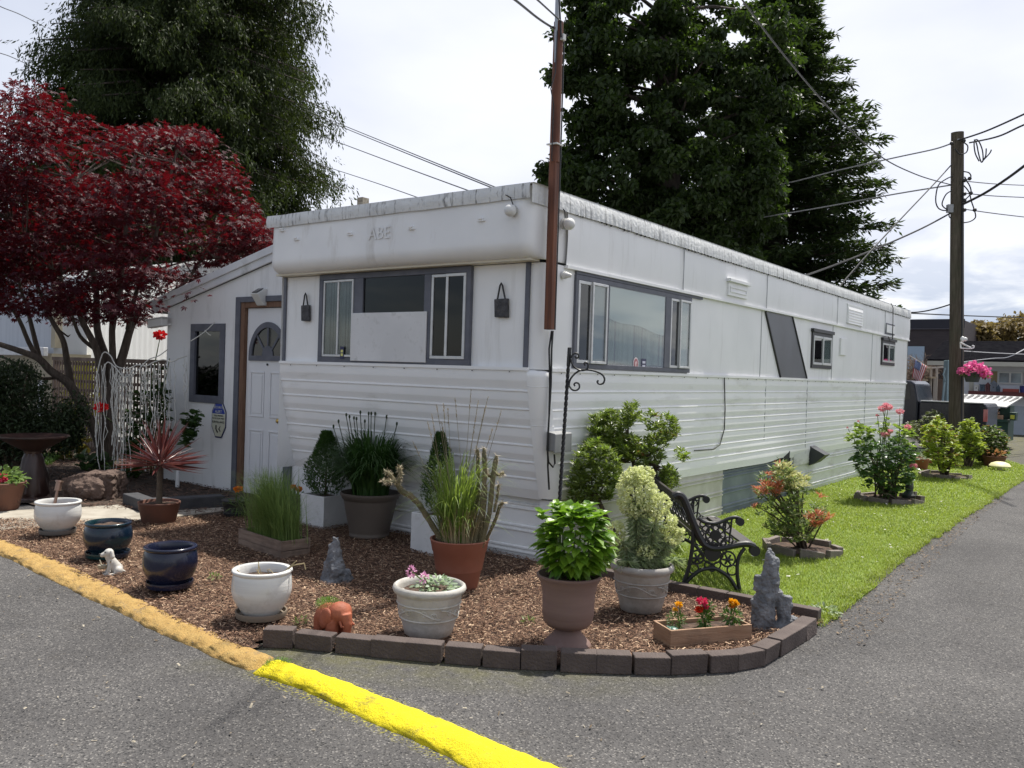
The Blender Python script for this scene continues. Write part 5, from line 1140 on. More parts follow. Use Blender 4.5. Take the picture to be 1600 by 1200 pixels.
potted_flower('marigold', 'golden marigold with dark leaves, right in the low wooden planter', cB+uB*0.17+UP*0.1, [(1145, 940, 0.03, yel), (1150, 943, 0.024, yel), (1143, 947, 0.018, org)], [(1144, 962, 0.055, 0.05, 130, 0.034, 0.012)], 5.45)
fr = W(1051, 985, 5.32); frm = M('frog_green', (0.035, 0.10, 0.07), 0.35, (0.07, 0.15, 0.11), 14.0)
fs = 0.9; R2, U2, F2 = RIGHT*fs, UP*fs, FWD*fs
ft = thing('frog_figurine', 'small green frog figurine on the left corner of the low wooden planter', 'figurine', fr-UP*0.03)
blob('body', [('s', fr, (0.042, 0.036, 0.024)), ('s', fr-R2*0.03+U2*0.004, (0.024, 0.024, 0.02)), ('s', fr-R2*0.035+U2*0.02-F2*0.012, 0.009), ('s', fr-R2*0.035+U2*0.02+F2*0.012, 0.009), ('s', fr+R2*0.022-F2*0.03-U2*0.01, (0.022, 0.012, 0.016)), ('s', fr+R2*0.022+F2*0.03-U2*0.01, (0.022, 0.012, 0.016)), ('c', fr-R2*0.02-F2*0.025, fr-R2*0.04-F2*0.035-U2*0.022, 0.008, 0.006), ('c', fr-R2*0.02+F2*0.025, fr-R2*0.04+F2*0.035-U2*0.022, 0.008, 0.006)], 0.004, frm, ft)
b = MB()
for s in (-1, 1): b.sphere(fr-R2*0.041+U2*0.023+F2*s*0.012-F2*0.003, 0.0045, 8)
b.build('eye', blackm, ft)
# terracotta pot with grass and cactus
cprof = [(0.143, 0.0), (0.148, 0.008), (0.172, 0.135), (0.178, 0.14), (0.18, 0.145), (0.203, 0.28), (0.208, 0.283), (0.225, 0.365), (0.230, 0.37), (0.228, 0.376), (0.216, 0.376), (0.205, 0.34), (0.01, 0.335)]
tC, cC = pot('terracotta_pot', 'tall terracotta pot with a spiny cactus and fresh green grass', 'pot', 716, 917, cprof, terra, 0.355, 0.2)
n = 430; ang = rng.random(n)*2*PI; rad = 0.13*np.sqrt(rng.random(n)); P = cC+np.stack([rad*np.cos(ang), rad*np.sin(ang), np.full(n, 0.34)], 1); P -= RIGHT*0.02
gg = leafmat('fresh_grass', (0.08, 0.15, 0.025), (0.24, 0.33, 0.07), (0.30, 0.42, 0.06), 0.45, 0.35)
az = ang+rng.normal(size=n)*0.7
npbuild('grass_blades', [blades(P, az, 0.26+0.50*rng.random(n)**0.9, 0.06+0.42*rng.random(n)**1.2, 0.0085+0.004*rng.random(n), 8, fall=1.7)], gg, tC)
n = 500; ang = rng.random(n)*2*PI; rad = 0.15*np.sqrt(rng.random(n)); P = cC+np.stack([rad*np.cos(ang), rad*np.sin(ang), np.full(n, 0.34)], 1)
npbuild('dry_blades', [blades(P, ang, 0.12+0.22*rng.random(n), 0.05+0.16*rng.random(n), 0.006, 5, fall=1.1)], straw, tC)
b = MB(); hd = []
for px, py in [(682, 632), (693, 630), (700, 640), (711, 622), (675, 648), (736, 608), (747, 628), (762, 622), (757, 640), (783, 643), (668, 660), (690, 660), (742, 660), (645, 690), (770, 670)]:
    e = W(px, py, 6.45+rng.random()*0.25); s_ = cC+np.array([(rng.random()-0.5)*0.15, (rng.random()-0.5)*0.15, 0.36]); mpt = (s_+e)/2+(e-s_)*[0.05, 0.05, 0.0]
    b.tube([s_, mpt, e], 0.0022, 4); k = 26; tt = rng.random(k); hd.append((e-(e-mpt)*tt[:, None]*0.30, e-mpt))
b.build('seed_stalk', M('thin_straw', (0.20, 0.17, 0.10), 0.7), tC)
for h in hd: npbuild('seed_head', [leafs(h[0], nrm(h[1]+rng.normal(size=(len(h[0]), 3))*0.14), 0.022, 0.005)], leafmat('seed_husk', (0.16, 0.10, 0.07), (0.55, 0.48, 0.32), (0.5, 0.4, 0.25)), tC)
cact = M('cactus_skin', (0.09, 0.085, 0.04), 0.8, (0.17, 0.14, 0.075), 14.0, bump=0.7, bscale=40)
spine = M('spine', (0.50, 0.42, 0.28), 0.6)
cols = [([(741, 852), (752, 800), (758, 740), (756, 700), (759, 702)][:4], 0.018, 1), ([(752, 855), (765, 800), (771, 740), (776, 712)], 0.019, 1), ([(757, 850), (775, 810), (781, 790), (787, 785)], 0.013, 1), ([(730, 850), (742, 810), (748, 770), (746, 702)], 0.014, 0), ([(770, 740), (780, 742), (788, 739)], 0.011, 1), ([(770, 747), (762, 742), (757, 735)], 0.010, 1), ([(772, 800), (778, 770), (779, 757)], 0.011, 1),
        ([(750, 850), (757, 790), (759, 758)], 0.016, 1), ([(690, 845), (672, 815), (655, 788), (642, 775), (628, 768), (620, 755)], 0.022, 1), ([(620, 757), (612, 745), (604, 737)], 0.016, 1), ([(622, 755), (626, 740), (624, 730)], 0.015, 1), ([(618, 752), (607, 753), (598, 752)], 0.012, 1), ([(746, 740), (747, 715), (746, 702)], 0.013, 0)]
b = MB(); SPP = []; SPD = []
for pl_, r, sp_ in cols:
    dep = 6.5+(rng.random()-0.5)*0.12; Q = [W(px, py, dep) for px, py in pl_]; S_ = []
    for i in range(len(Q)-1):
        for k in range(5): S_.append(Q[i]+(Q[i+1]-Q[i])*k/5)
    S_.append(Q[-1]); m = len(S_); b.tube(S_, [r*(1.0+0.10*math.sin(i*2.1))*(1 if i < m-1 else 0.5) for i in range(m)], 8)
    for q in S_[1:]:
        k = 12; SPP.append(np.repeat(q[None], k, 0)); SPD.append(rdir(k))
b.build('cactus', cact, tC)
P = np.concatenate(SPP); D = np.concatenate(SPD); npbuild('spines', [leafs(P, D, 0.040, 0.0034, 0.0)], spine, tC)
# cordyline
tD, cD = pot('clay_pot', 'brown clay pot with a spiky red-leaved cordyline, by the timber edging', 'pot', 248, 816, [(0.155, 0.0), (0.165, 0.01), (0.19, 0.13), (0.195, 0.135), (0.205, 0.20), (0.21, 0.205), (0.208, 0.215), (0.19, 0.215), (0.18, 0.19), (0.01, 0.185)], clay, 0.19, 0.175)
hd_ = W(250, 728, 8.85); b = MB(); b.tube([cD+UP*0.18, (cD+hd_)/2+UP*0.09, hd_], [0.032, 0.028, 0.03], 10); b.build('trunk', twig, tD)
n = 120; th = rng.random(n)*2*PI; el = np.concatenate([rng.random(70)*0.5-0.08, 0.5+rng.random(50)*1.0]); D = np.stack([np.cos(th)*np.cos(el), np.sin(th)*np.cos(el), np.sin(el)], 1)
cor = M('cordyline_leaf', (0.10, 0.025, 0.025), 0.4, isl=(0.21, 0.085, 0.08), transl=(0.22, 0.05, 0.04), tfac=0.12, spec=0.5)
npbuild('foliage', [leafs(hd_+rdir(n)*0.02+UP*(el[:, None]*0.04), D, 0.40+0.13*rng.random(n), 0.027, 0.12, 0.7, 0.05)], cor, tD)
# black pots of marigolds
for px, py, lab, bl_, fo in ((368, 806, 'low black pot with one leaning orange marigold left of the feather grass', [(372, 764, 0.05, org)], [(375, 790, 0.10, 0.06, 60, 0.08, 0.012)]), (459, 812, 'black pot with two orange marigolds between the feather grass and the white cube planter', [(458, 760, 0.036, org), (467, 764, 0.04, org)], [(461, 778, 0.09, 0.07, 130, 0.06, 0.02)])):
    tE, cE = pot('black_pot', lab, 'pot', px, py, [(0.11, 0), (0.125, 0.01), (0.13, 0.045), (0.122, 0.05), (0.13, 0.1), (0.132, 0.11), (0.14, 0.115), (0.146, 0.165), (0.152, 0.175), (0.148, 0.18), (0.135, 0.175), (0.01, 0.16)] if px < 400 else [(0.10, 0), (0.11, 0.02), (0.13, 0.22), (0.138, 0.23), (0.138, 0.25), (0.126, 0.25), (0.12, 0.23), (0.01, 0.22)], blkpot, 0.16 if px < 400 else 0.22, 0.11, 32)
    b = MB(); dE = 9.2
    for (qx, qy, r, mt) in bl_: e = W(qx, qy, dE); b.tube([cE+UP*0.16, (cE+UP*0.16+e)/2+UP*0.03, e], 0.006, 5); bloom(e, r, mt, tE)
    b.build('stem', stemg, tE)
    for (qx, qy, rx, rz, n, L_, w_) in fo: bush(W(qx, qy, dE), (rx, rx, rz), n, L_, w_, mgl, tE)
# clay pot of pink geranium at the far left
tF, cF = pot('clay_pot', 'clay pot with pink geraniums at the left edge beyond the path', 'pot', 0, 796, [(0.17, 0), (0.18, 0.01), (0.235, 0.27), (0.245, 0.275), (0.25, 0.30), (0.235, 0.305), (0.225, 0.28), (0.01, 0.27)], clay, 0.275, 0.22)
bush(cF+UP*0.34, (0.25, 0.22, 0.10), 230, 0.07, 0.045, leafmat('geranium_leaf', (0.07, 0.13, 0.03), (0.16, 0.24, 0.06), (0.2, 0.32, 0.06)), tF, oval=True)
bloom(W(2, 747, 9.3), 0.07, leafmat('geranium_pink', (0.70, 0.06, 0.13), (0.8, 0.15, 0.25), (0.7, 0.1, 0.15)), tF, 70)
# puppy
pp = G(176, 898, 0.03); s = 1.0; F3 = nrm(-RIGHT*0.85-FWD*0.5); S3 = np.array([-F3[1], F3[0], 0])
pv = lambda f, sd, z: pp+F3*f*s+S3*sd*s+UP*z*s
pup = thing('puppy_statue', 'small cream sitting puppy statue in front of the teal pot', 'statue', pp)
pm_ = M('cream_resin', (0.46, 0.44, 0.40), 0.6, (0.56, 0.54, 0.50), 15.0, dirt=(0.25, 0.23, 0.2), dscale=12.0)
blob('body', [('c', pv(-0.03, 0, 0.045), pv(0.015, 0, 0.115), 0.045, 0.034), ('s', pv(-0.035, 0.03, 0.035), (0.034, 0.034, 0.036)), ('s', pv(-0.035, -0.03, 0.035), (0.034, 0.034, 0.036)), ('c', pv(0.02, 0.025, 0.10), pv(0.04, 0.03, 0.015), 0.017, 0.013), ('c', pv(0.02, -0.025, 0.10), pv(0.04, -0.03, 0.015), 0.017, 0.013), ('s', pv(0.053, 0.03, 0.012), (0.02, 0.02, 0.012)), ('s', pv(0.053, -0.03, 0.012), (0.02, 0.02, 0.012)), ('s', pv(0.015, 0.055, 0.012), (0.028, 0.022, 0.013)), ('s', pv(0.015, -0.055, 0.012), (0.028, 0.022, 0.013)),
     ('c', pv(0.015, 0, 0.11), pv(0.03, 0, 0.15), 0.032, 0.03), ('s', pv(0.03, 0, 0.172), (0.036, 0.036, 0.034)), ('c', pv(0.05, 0, 0.166), pv(0.077, 0, 0.158), 0.022, 0.017), ('t', [pv(-0.06, 0, 0.03), pv(-0.09, 0.02, 0.02)], [0.014, 0.007])], 0.005, pm_, pup)
for sd in (-1, 1): blob('ear', [('c', pv(0.015, sd*0.033, 0.185), pv(0.008, sd*0.043, 0.148), 0.014, 0.017)], 0.005, pm_, pup)
b = MB(); b.sphere(pv(0.094, 0, 0.165), 0.0075, 10); b.build('nose', blackm, pup)
for sd in (-1, 1): b = MB(); b.sphere(pv(0.058, sd*0.019, 0.182), 0.006, 8); b.build('eye', blackm, pup)
b = MB(); b.tube([pv(0.055+0.035*math.cos(k*PI/8), 0.042*math.sin(k*PI/8-PI/2)*1.0, 0.085-0.03*math.cos(k*PI/4-PI)) for k in range(9)], 0.005, 6); b.lathe([(0.012, 0.0), (0.03, 0.012), (0.034, 0.03), (0.029, 0.03), (0.0, 0.012)], 16, pv(0.075, 0.0, 0.05)); b.build('basket', M('basket_tan', (0.34, 0.30, 0.22), 0.8, bump=0.5, bscale=60), pup)
# terracotta elephant planter
ee = G(522, 992, 0.02); F4 = nrm(RIGHT*0.75-FWD*0.65); S4 = np.array([-F4[1], F4[0], 0]); ev = lambda f, sd, z: ee+F4*f+S4*sd+UP*z
ele = thing('elephant_planter', 'small terracotta elephant planter with moss on its back', 'planter', ee)
tcl = M('terracotta_clay', (0.31, 0.082, 0.038), 0.65, (0.38, 0.115, 0.055), 6.0, bump=0.25, bscale=40, dirt=(0.25, 0.06, 0.03), dscale=5.0)
pr_ = [('s', ev(-0.05, 0, 0.115), (0.095, 0.088, 0.075)), ('s', ev(0.05, 0, 0.150), (0.072, 0.074, 0.068)), ('t', [ev(0.105, 0, 0.15), ev(0.128, 0, 0.09), ev(0.125, 0, 0.04), ev(0.10, 0, 0.012)], [0.042, 0.030, 0.024, 0.02])]
for f in (-0.085, 0.035):
    for sd in (-0.045, 0.045): pr_.append(('c', ev(f, sd, 0.10), ev(f, sd, 0.0), 0.042, 0.040))
blob('body', pr_, 0.006, tcl, ele, smooth=3)
for sd in (-1, 1):
    blob('ear', [('s', ev(0.02, sd*0.078, 0.135), (0.045, 0.022, 0.055)), ('s', ev(0.0, sd*0.086, 0.105), (0.034, 0.018, 0.05))], 0.006, tcl, ele, smooth=3)
    b = MB(); b.tube([ev(0.10, sd*0.035, 0.11), ev(0.13, sd*0.045, 0.085), ev(0.145, sd*0.042, 0.09)], [0.009, 0.007, 0.003], 8); b.build('tusk', tcl, ele)
bush(ev(-0.07, 0.0, 0.185), (0.075, 0.075, 0.034), 900, 0.014, 0.004, leafmat('moss_green', (0.07, 0.17, 0.02), (0.14, 0.27, 0.04), (0.2, 0.35, 0.04)), ele, 'moss')
# standing rocks
rockm = M('grey_rock', (0.085, 0.09, 0.10), 0.8, (0.21, 0.215, 0.225), 11.0, bump=0.8, bscale=30.0, dirt=(0.34, 0.34, 0.33), dscale=6.0, dlo=0.60, dhi=0.72)
rockb = M('brown_rock', (0.085, 0.055, 0.042), 0.9, (0.14, 0.095, 0.075), 5.0, bump=0.7, bscale=22.0)
def rv(c): return lambda r, f, z: c+RIGHT*r+FWD*f+UP*z
q = rv(G(523, 915, 0.0))
blob('standing_rock', [('t', [q(-0.01, 0.03, -0.02), q(-0.015, 0.03, 0.18), q(-0.005, 0.03, 0.37)], [0.115, 0.075, 0.024]), ('t', [q(-0.085, 0.03, -0.02), q(-0.055, 0.03, 0.13), q(-0.03, 0.03, 0.3)], [0.05, 0.035, 0.02]), ('s', q(0.02, -0.04, 0.09), (0.06, 0.06, 0.10)), ('s', q(0.085, -0.01, 0.05), (0.05, 0.05, 0.075)), ('s', q(-0.02, -0.05, 0.03), (0.09, 0.06, 0.05))], 0.009, rockm, None, 0.022, 12.0, 1, True, label='pointed grey rock standing in the mulch between the white pot and the taupe pot', cat='rock')
q = rv(G(1208, 988, 0.0))
blob('sculptural_rock', [('t', [q(-0.065, 0, -0.02), q(-0.075, 0, 0.2), q(-0.06, 0, 0.30)], [0.085, 0.075, 0.05]), ('t', [q(-0.05, 0, 0.22), q(-0.03, 0, 0.36), q(-0.028, 0.0, 0.47), q(-0.045, 0, 0.565)], [0.06, 0.058, 0.05, 0.014]), ('t', [q(-0.115, 0, 0.28), q(-0.115, 0.0, 0.38)], [0.028, 0.026]),
     ('t', [q(-0.02, 0.0, 0.31), q(0.035, 0, 0.22), q(0.05, 0.0, 0.14)], [0.045, 0.03, 0.026]), ('t', [q(0.06, 0, 0.0), q(0.075, 0, 0.14), q(0.085, 0, 0.25)], [0.055, 0.04, 0.034]), ('s', q(0.05, -0.02, 0.03), (0.12, 0.075, 0.045)), ('s', q(0.125, 0.0, 0.06), (0.055, 0.055, 0.06))], 0.008, rockm, None, 0.017, 13.0, 1, True, label='jagged blue-grey sculptural rock with a hole, beside the low wooden planter', cat='rock')
q = rv(G(141, 783, 0.0))
blob('boulder', [('r', [q(-0.29, -0.1, -0.03), q(0.28, -0.1, -0.03), q(0.30, -0.1, 0.33), q(0.17, -0.1, 0.36), q(-0.12, -0.1, 0.33), q(-0.30, -0.1, 0.27)], FWD*0.4), ('s', q(0.0, 0.0, 0.15), (0.29, 0.25, 0.17))], 0.016, rockb, None, 0.035, 7.0, 3, True, label='squarish brown boulder behind the white glazed pot', cat='boulder')
# bird bath
cb_ = G(50, 782, 0.0); bb = thing('bird_bath', 'dark glazed bird bath on a twisted pedestal', 'bird bath', cb_); bbm = M('dark_brown_glaze', (0.022, 0.012, 0.010), 0.4, (0.045, 0.022, 0.018), 5.0, coat=0.05)
b = MB(); b.lathe([(0.21, 0.0), (0.215, 0.02), (0.20, 0.05), (0.165, 0.06), (0.175, 0.10), (0.155, 0.30), (0.11, 0.50), (0.09, 0.56), (0.10, 0.58), (0.10, 0.60)], 64, cb_, 0, lambda t, z: 1+(0.12*math.sin(8*t+z*16) if 0.08 < z < 0.56 else 0)); b.build('pedestal', bbm, bb)
b = MB(); b.lathe([(0.09, 0.58), (0.14, 0.61), (0.28, 0.69), (0.36, 0.74), (0.385, 0.755), (0.385, 0.77), (0.37, 0.772), (0.30, 0.74), (0.15, 0.70), (0.0, 0.69)], 48, cb_); b.build('basin', bbm, bb)
# shepherd hook
hk = thing('shepherd_hook', 'black twisted iron rod with scroll hooks standing by the front corner', 'garden hook', G(868, 905)); dH = 6.95
irn = M('black_iron', (0.012, 0.012, 0.013), 0.45); b = MB()
p0, p1 = W(866, 905, dH), W(890, 543, dH); p0[2] = min(p0[2], 0.0); n = 120; vs = []
for i in range(n+1):
    c = p0+(p1-p0)*i/n; tw = i*0.55 if 12 < i < 112 else 0
    vs.append([c+(RIGHT*math.cos(tw+k*PI/2)+FWD*math.sin(tw+k*PI/2))*0.016 for k in range(4)])
b.add([p for r in vs for p in r], [(4*i+k, 4*i+(k+1) % 4, 4*i+4+(k+1) % 4, 4*i+4+k) for i in range(n) for k in range(4)]+[(4*n, 4*n+1, 4*n+2, 4*n+3)]); b.build('rod', irn, hk)
def px_tube(mb, pts, dep, r, sub=5):
    Q = np.array(pts, float); out = []
    for i in range(len(Q)-1):
        a = Q[max(i-1, 0)]; b_, c_ = Q[i], Q[i+1]; d_ = Q[min(i+2, len(Q)-1)]
        for k in range(sub):
            t = k/sub; out.append(0.5*((2*b_)+(-a+c_)*t+(2*a-5*b_+4*c_-d_)*t*t+(-a+3*b_-3*c_+d_)*t**3))
    out.append(Q[-1]); mb.tube([W(p[0], p[1], dep) for p in out], r, 6)
z_ = lambda L_: [(800+x/4, 380+y/4) for x, y in L_]
for L_ in ([(368, 720), (380, 695), (400, 688), (416, 698), (414, 715), (400, 716), (395, 706)], [(366, 725), (385, 770), (430, 795), (470, 785), (475, 755), (462, 745), (452, 752), (458, 765)], [(356, 890), (365, 850), (400, 810), (440, 793), (500, 795), (555, 815), (578, 845), (570, 875), (545, 880), (533, 868), (540, 857)], [(356, 890), (375, 915), (400, 920), (420, 905), (418, 880), (400, 872), (388, 882), (394, 893)]):
    b = MB(); px_tube(b, z_(L_), dH-0.01, 0.0075); b.build('scroll', irn, hk)
# iron bench
O = G(1146, 925); dep0 = 6.82; bs = dep0/FPX/6.0
bench = thing('iron_bench', 'black cast-iron garden bench with ornate scroll ends on the lawn', 'bench', O)
uu = RIGHT; ww = nrm(np.array([-RIGHT[1], RIGHT[0], 0])); oC = G(1065, 924)
def bp(x, y, k=0.0): return oC+uu*((x-265)*bs)+UP*((1105-y)*bs)+ww*k
def smooth_path(pts, sub=5):
    Q = np.array(pts, float); out = []
    for i in range(len(Q)-1):
        a = Q[max(i-1, 0)]; b_, c_ = Q[i], Q[i+1]; d_ = Q[min(i+2, len(Q)-1)]
        for k in range(sub):
            t = k/sub; out.append(0.5*((2*b_)+(-a+c_)*t+(2*a-5*b_+4*c_-d_)*t*t+(-a+3*b_-3*c_+d_)*t**3))
    out.append(Q[-1]); return out
def bench_end(k):
    b = MB(); T = lambda pts, r, sub=5: b.tube([bp(x, y, k) for x, y in smooth_path(pts, sub)], r*bs, 8)
    T([(160, 225), (200, 205), (250, 235), (300, 340), (345, 450), (400, 570), (450, 650)], 36)
    T([(395, 415), (450, 450), (530, 462), (600, 450), (680, 412), (740, 398), (785, 410)], 17); b.tube([bp(785, 437, k-0.02), bp(785, 437, k+0.02)], 38*bs, 16)
    T([(430, 640), (520, 690), (620, 690), (720, 668), (800, 650), (870, 645), (930, 665)], 30); b.tube([bp(930, 702, k-0.022), bp(930, 702, k+0.022)], 50*bs, 18)
    T([(355, 500), (350, 700), (320, 900), (285, 1010), (258, 1105)], 20); T([(840, 680), (790, 760), (775, 860), (785, 980), (815, 1108)], 18)
    T([(265, 1095), (330, 990), (420, 910), (500, 885), (560, 880), (630, 910), (710, 970), (790, 1090)], 19)
    R = lambda cx, cy, r, t_: b.tube([bp(cx+r*math.cos(a), cy+r*math.sin(a), k) for a in np.linspace(0, 2*PI, 22)], t_*bs, 6, caps=False)
    b.tube([bp(562, 570, k-0.01), bp(562, 570, k+0.01)], 46*bs, 18); R(562, 570, 92, 9)
    for a in np.linspace(0, 2*PI, 9)[:-1]: R(562+69*math.cos(a), 570+69*math.sin(a), 24, 6)
    for (cx, cy, r) in ((470, 520, 34), (660, 480, 30), (690, 620, 38), (480, 640, 30), (640, 640, 26), (440, 470, 26), (690, 430, 22), (620, 470, 22), (740, 640, 24), (430, 560, 24)): R(cx, cy, r, 7)
    b.tube([bp(540, 740, k-0.01), bp(540, 740, k+0.01)], 75*bs, 18); R(540, 740, 100, 8); b.tube([bp(540, 880, k-0.01), bp(540, 880, k+0.01)], 34*bs, 14)
    R(685, 790, 70, 9); R(400, 780, 62, 9); R(730, 890, 48, 8); R(370, 890, 46, 8); R(500, 850, 30, 7); R(590, 850, 30, 7); R(640, 720, 28, 7); R(450, 720, 28, 7)
    for cx, cy in ((685, 795), (400, 790)):
        for a in np.linspace(0, 2*PI, 7)[:-1]: b.tube([bp(cx, cy, k), bp(cx+52*math.cos(a), cy+52*math.sin(a), k)], [14*bs, 8*bs], 6)
    b.tube([bp(700, 520, k), bp(690, 640, k)], 9*bs, 6); b.tube([bp(710, 410, k), bp(700, 540, k)], 9*bs, 6); b.tube([bp(655, 430, k), bp(650, 560, k)], 8*bs, 6)
    return b.build('end_frame', irn, bench)
BL = 1.18
bench_end(0.0); bench_end(BL)
slatm = M('bench_slat', (0.045, 0.04, 0.038), 0.5, (0.07, 0.062, 0.058), 6.0, stretch=(1, 1, 1))
for (x, y) in ((470, 655), (560, 665), (650, 660), (740, 645), (830, 632), (905, 648)):
    b = MB(); p = bp(x, y); b.obox(p+ww*BL/2, ww*BL/2, uu*0.028, UP*0.010); b.build('seat_slat', slatm, bench, bevel=0.004)
for (x, y) in ((205, 235), (262, 300), (350, 520), (400, 610)):
    b = MB(); p = bp(x, y); d_ = nrm(uu*0.45-UP*0.9); b.obox(p+ww*BL/2, ww*BL/2, d_*0.03, np.cross(d_, ww)*0.009); b.build('back_slat', slatm, bench, bevel=0.004)
b = MB()
for k in range(1, 9): 
    yk = BL*k/9; cc = bp(300, 420, yk); dd = nrm(uu*0.40-UP*0.92)
    b.tube([cc+dd*0.075*math.cos(a)+ww*0.06*math.sin(a) for a in np.linspace(0, 2*PI, 18)], 0.006, 6, caps=False)
b.build('back_panel', irn, bench)
# brick edging along the bed
brickm = M('brown_brick', (0.070, 0.052, 0.046), 0.85, (0.098, 0.075, 0.066), 6.0, bump=0.5, bscale=70.0, dirt=(0.16, 0.13, 0.115), dscale=5.0, dlo=0.6, dhi=0.8)
def brick_mesh(name, L_, w_, h): 
    b = MB(); b.box(-L_/2, L_/2, 0, w_, 0, h); return b
def brick_at(a, c_, w_, h, lab, grp, z0=0.0, mat=None, tilt=0.0):
    u = nrm(np.array([c_[0]-a[0], c_[1]-a[1], 0])); L_ = np.linalg.norm(c_[:2]-a[:2])-0.010; v = np.array([-u[1], u[0], 0])
    b = MB(); m_ = np.array([(a[0]+c_[0])/2, (a[1]+c_[1])/2, z0+h/2]); tz = UP+v*0.05*rng.normal()
    b.obox(m_+v*w_/2, u*L_/2+UP*tilt*L_/2, v*w_/2, tz*h/2)
    return b.build('edging_brick', mat or brickm, None, lab, 'brick', grp, bevel=0.006)
where = {0: 'at the faded kerb end', 1: 'second from the faded kerb end', 2: 'below the elephant planter', 3: 'just right of the elephant planter', 4: 'below the pale relief pot', 5: 'right of the pale relief pot', 6: 'two left of the urn foot', 7: 'left of the urn foot', 8: 'below the urn foot', 9: 'right of the urn foot', 10: 'left of the low wooden planter', 11: 'below the left end of the low planter', 12: 'below the right end of the low planter', 13: 'last before the corner', 14: 'first round the corner below the jagged rock', 15: 'longest-looking, right of the jagged rock', 16: 'last, at the lawn end'}
for i in range(len(BRG)-1):
    a, c_ = np.append(BRG[i], 0), np.append(BRG[i+1], 0); j = 0.012*rng.normal(size=2); a[:2] += j*0.5; c_[:2] += j*0.5
    brick_at(a, c_, 0.10, 0.105+0.005*rng.normal(), 'brown brick of the curved front row, '+where[i], 'bricks edging the mulch bed')
xs = np.linspace(2.37, 0.55, 9)
lb = ['at the lane end', 'second from the lane end', 'behind the jagged rock', 'behind the yellow marigolds', 'in front of the right bench foot', 'under the bench arch', 'in front of the left bench foot', 'behind the greyer relief pot']
for i in range(8):
    brick_at(np.array([xs[i+1], 0.08, 0]), np.array([xs[i], 0.08, 0]), 0.085, 0.10, 'brown brick of the straight row by the lawn, '+lb[i], 'bricks edging the mulch bed')
# ================================================================ lawn shrubs in brick rings
greyb = M('grey_brick', (0.14, 0.115, 0.10), 0.85, (0.22, 0.19, 0.165), 5.0, bump=0.5, bscale=60.0, dirt=(0.30, 0.27, 0.24), dscale=5.0, dlo=0.6, dhi=0.8)
def ring(px, py, r, nb, h, what, ph=0.0):
    c = G(px, py)
    gm = MB(); gm.add([(c[0]+(r-0.01)*math.cos(a), c[1]+(r-0.01)*math.sin(a), 0.045+0.01*nz(a*3, r)) for a in np.linspace(0, 2*PI, 25)[:-1]]+[tuple(c+UP*0.06)], [(k, (k+1) % 24, 24) for k in range(24)], 0, True)
    gm.build('ring_soil', potsoil, kind='structure')
    side = ['right', 'right rear', 'rear', 'left rear', 'left', 'left front', 'front', 'right front', 'far right', 'far left']
    for k in range(nb):
        a0, a1 = 2*PI*k/nb+ph, 2*PI*(k+1)/nb+ph-0.03; am = (a0+a1)/2+math.atan2(-RIGHT[1], RIGHT[0])
        A = c+np.array([math.cos(a1), math.sin(a1), 0])*r; B = c+np.array([math.cos(a0), math.sin(a0), 0])*r
        rel = ((a0+a1)/2-math.atan2(RIGHT[1], RIGHT[0])) % (2*PI); nm = ordn(k)+' of its ring counting anticlockwise from the right'
        brick_at(A, B, 0.055, h+0.012*rng.normal(), 'grey-brown edging brick round the '+what+', '+nm, 'bricks ringing the '+what, 0.0, greyb, 0.10+0.05*rng.normal())
    return c
def stems(t_, base, tips, r0=0.014, r1=0.004, spread=0.05, mat=None, bend=0.25, name='stem'):
    b = MB()
    for e in tips:
        e = np.asarray(e); s_ = base+np.array([(rng.random()-0.5)*spread, (rng.random()-0.5)*spread, 0]); d = e-s_
        m1 = s_+d*[0.25, 0.25, 0.4]+rng.normal(size=3)*0.02; m2 = s_+d*[0.65, 0.65, 0.75]+rng.normal(size=3)*0.02
        b.tube([s_, m1, m2, e], [r0, r0*0.75, (r0+r1)/2, r1], 6)
    b.build(name, mat or twig, t_)
def whorls(tips, n, L_, w_, up=0.35, sp=1.0, oval=False):
    P = np.repeat(np.asarray(tips), n, 0); k = len(P); a = rng.random(k)*2*PI; D = np.stack([np.cos(a), np.sin(a), up+sp*(rng.random(k)-0.3)], 1)
    return (ovals if oval else leafs)(P+rdir(k)*L_*0.25, D, L_*(0.6+0.6*rng.random(k)), w_, up=0.6)
# pieris
cP = ring(1253, 864, 0.33, 8, 0.09, 'red-tipped pieris', 0.2); dP = 8.25
pie = thing('pieris_shrub', 'bushy pieris with red and cream young leaves in the nearest brick ring', 'shrub', cP)
mt_g = leafmat('pieris_green', (0.05, 0.09, 0.025), (0.17, 0.21, 0.07), (0.2, 0.3, 0.06)); mt_c = leafmat('pieris_cream', (0.40, 0.42, 0.16), (0.58, 0.57, 0.30), (0.5, 0.5, 0.2)); mt_r = leafmat('pieris_red', (0.42, 0.10, 0.045), (0.60, 0.27, 0.15), (0.6, 0.2, 0.1))
def pxset(n, poly, dep, dd): P2 = scatter(poly, n); return np.array([W(x, y, dep+dd*(rng.random()-0.5)*2) for x, y in P2])
body = [(1178, 775), (1185, 742), (1205, 735), (1215, 724), (1232, 726), (1240, 745), (1262, 742), (1262, 770), (1285, 775), (1294, 800), (1285, 825), (1262, 846), (1240, 848), (1215, 840), (1190, 822), (1185, 800)]
tg = pxset(150, body, dP, 0.3); tr = np.concatenate([pxset(26, [(1175, 768), (1190, 748), (1225, 752), (1222, 770), (1190, 778)], dP-0.05, 0.22), pxset(16, [(1262, 810), (1285, 800), (1292, 820), (1270, 825)], dP-0.1, 0.15), np.array([W(1283, 776, dP-0.1), W(1296, 808, dP), W(1180, 793, dP-0.1), W(1218, 728, dP), W(1200, 742, dP)])])
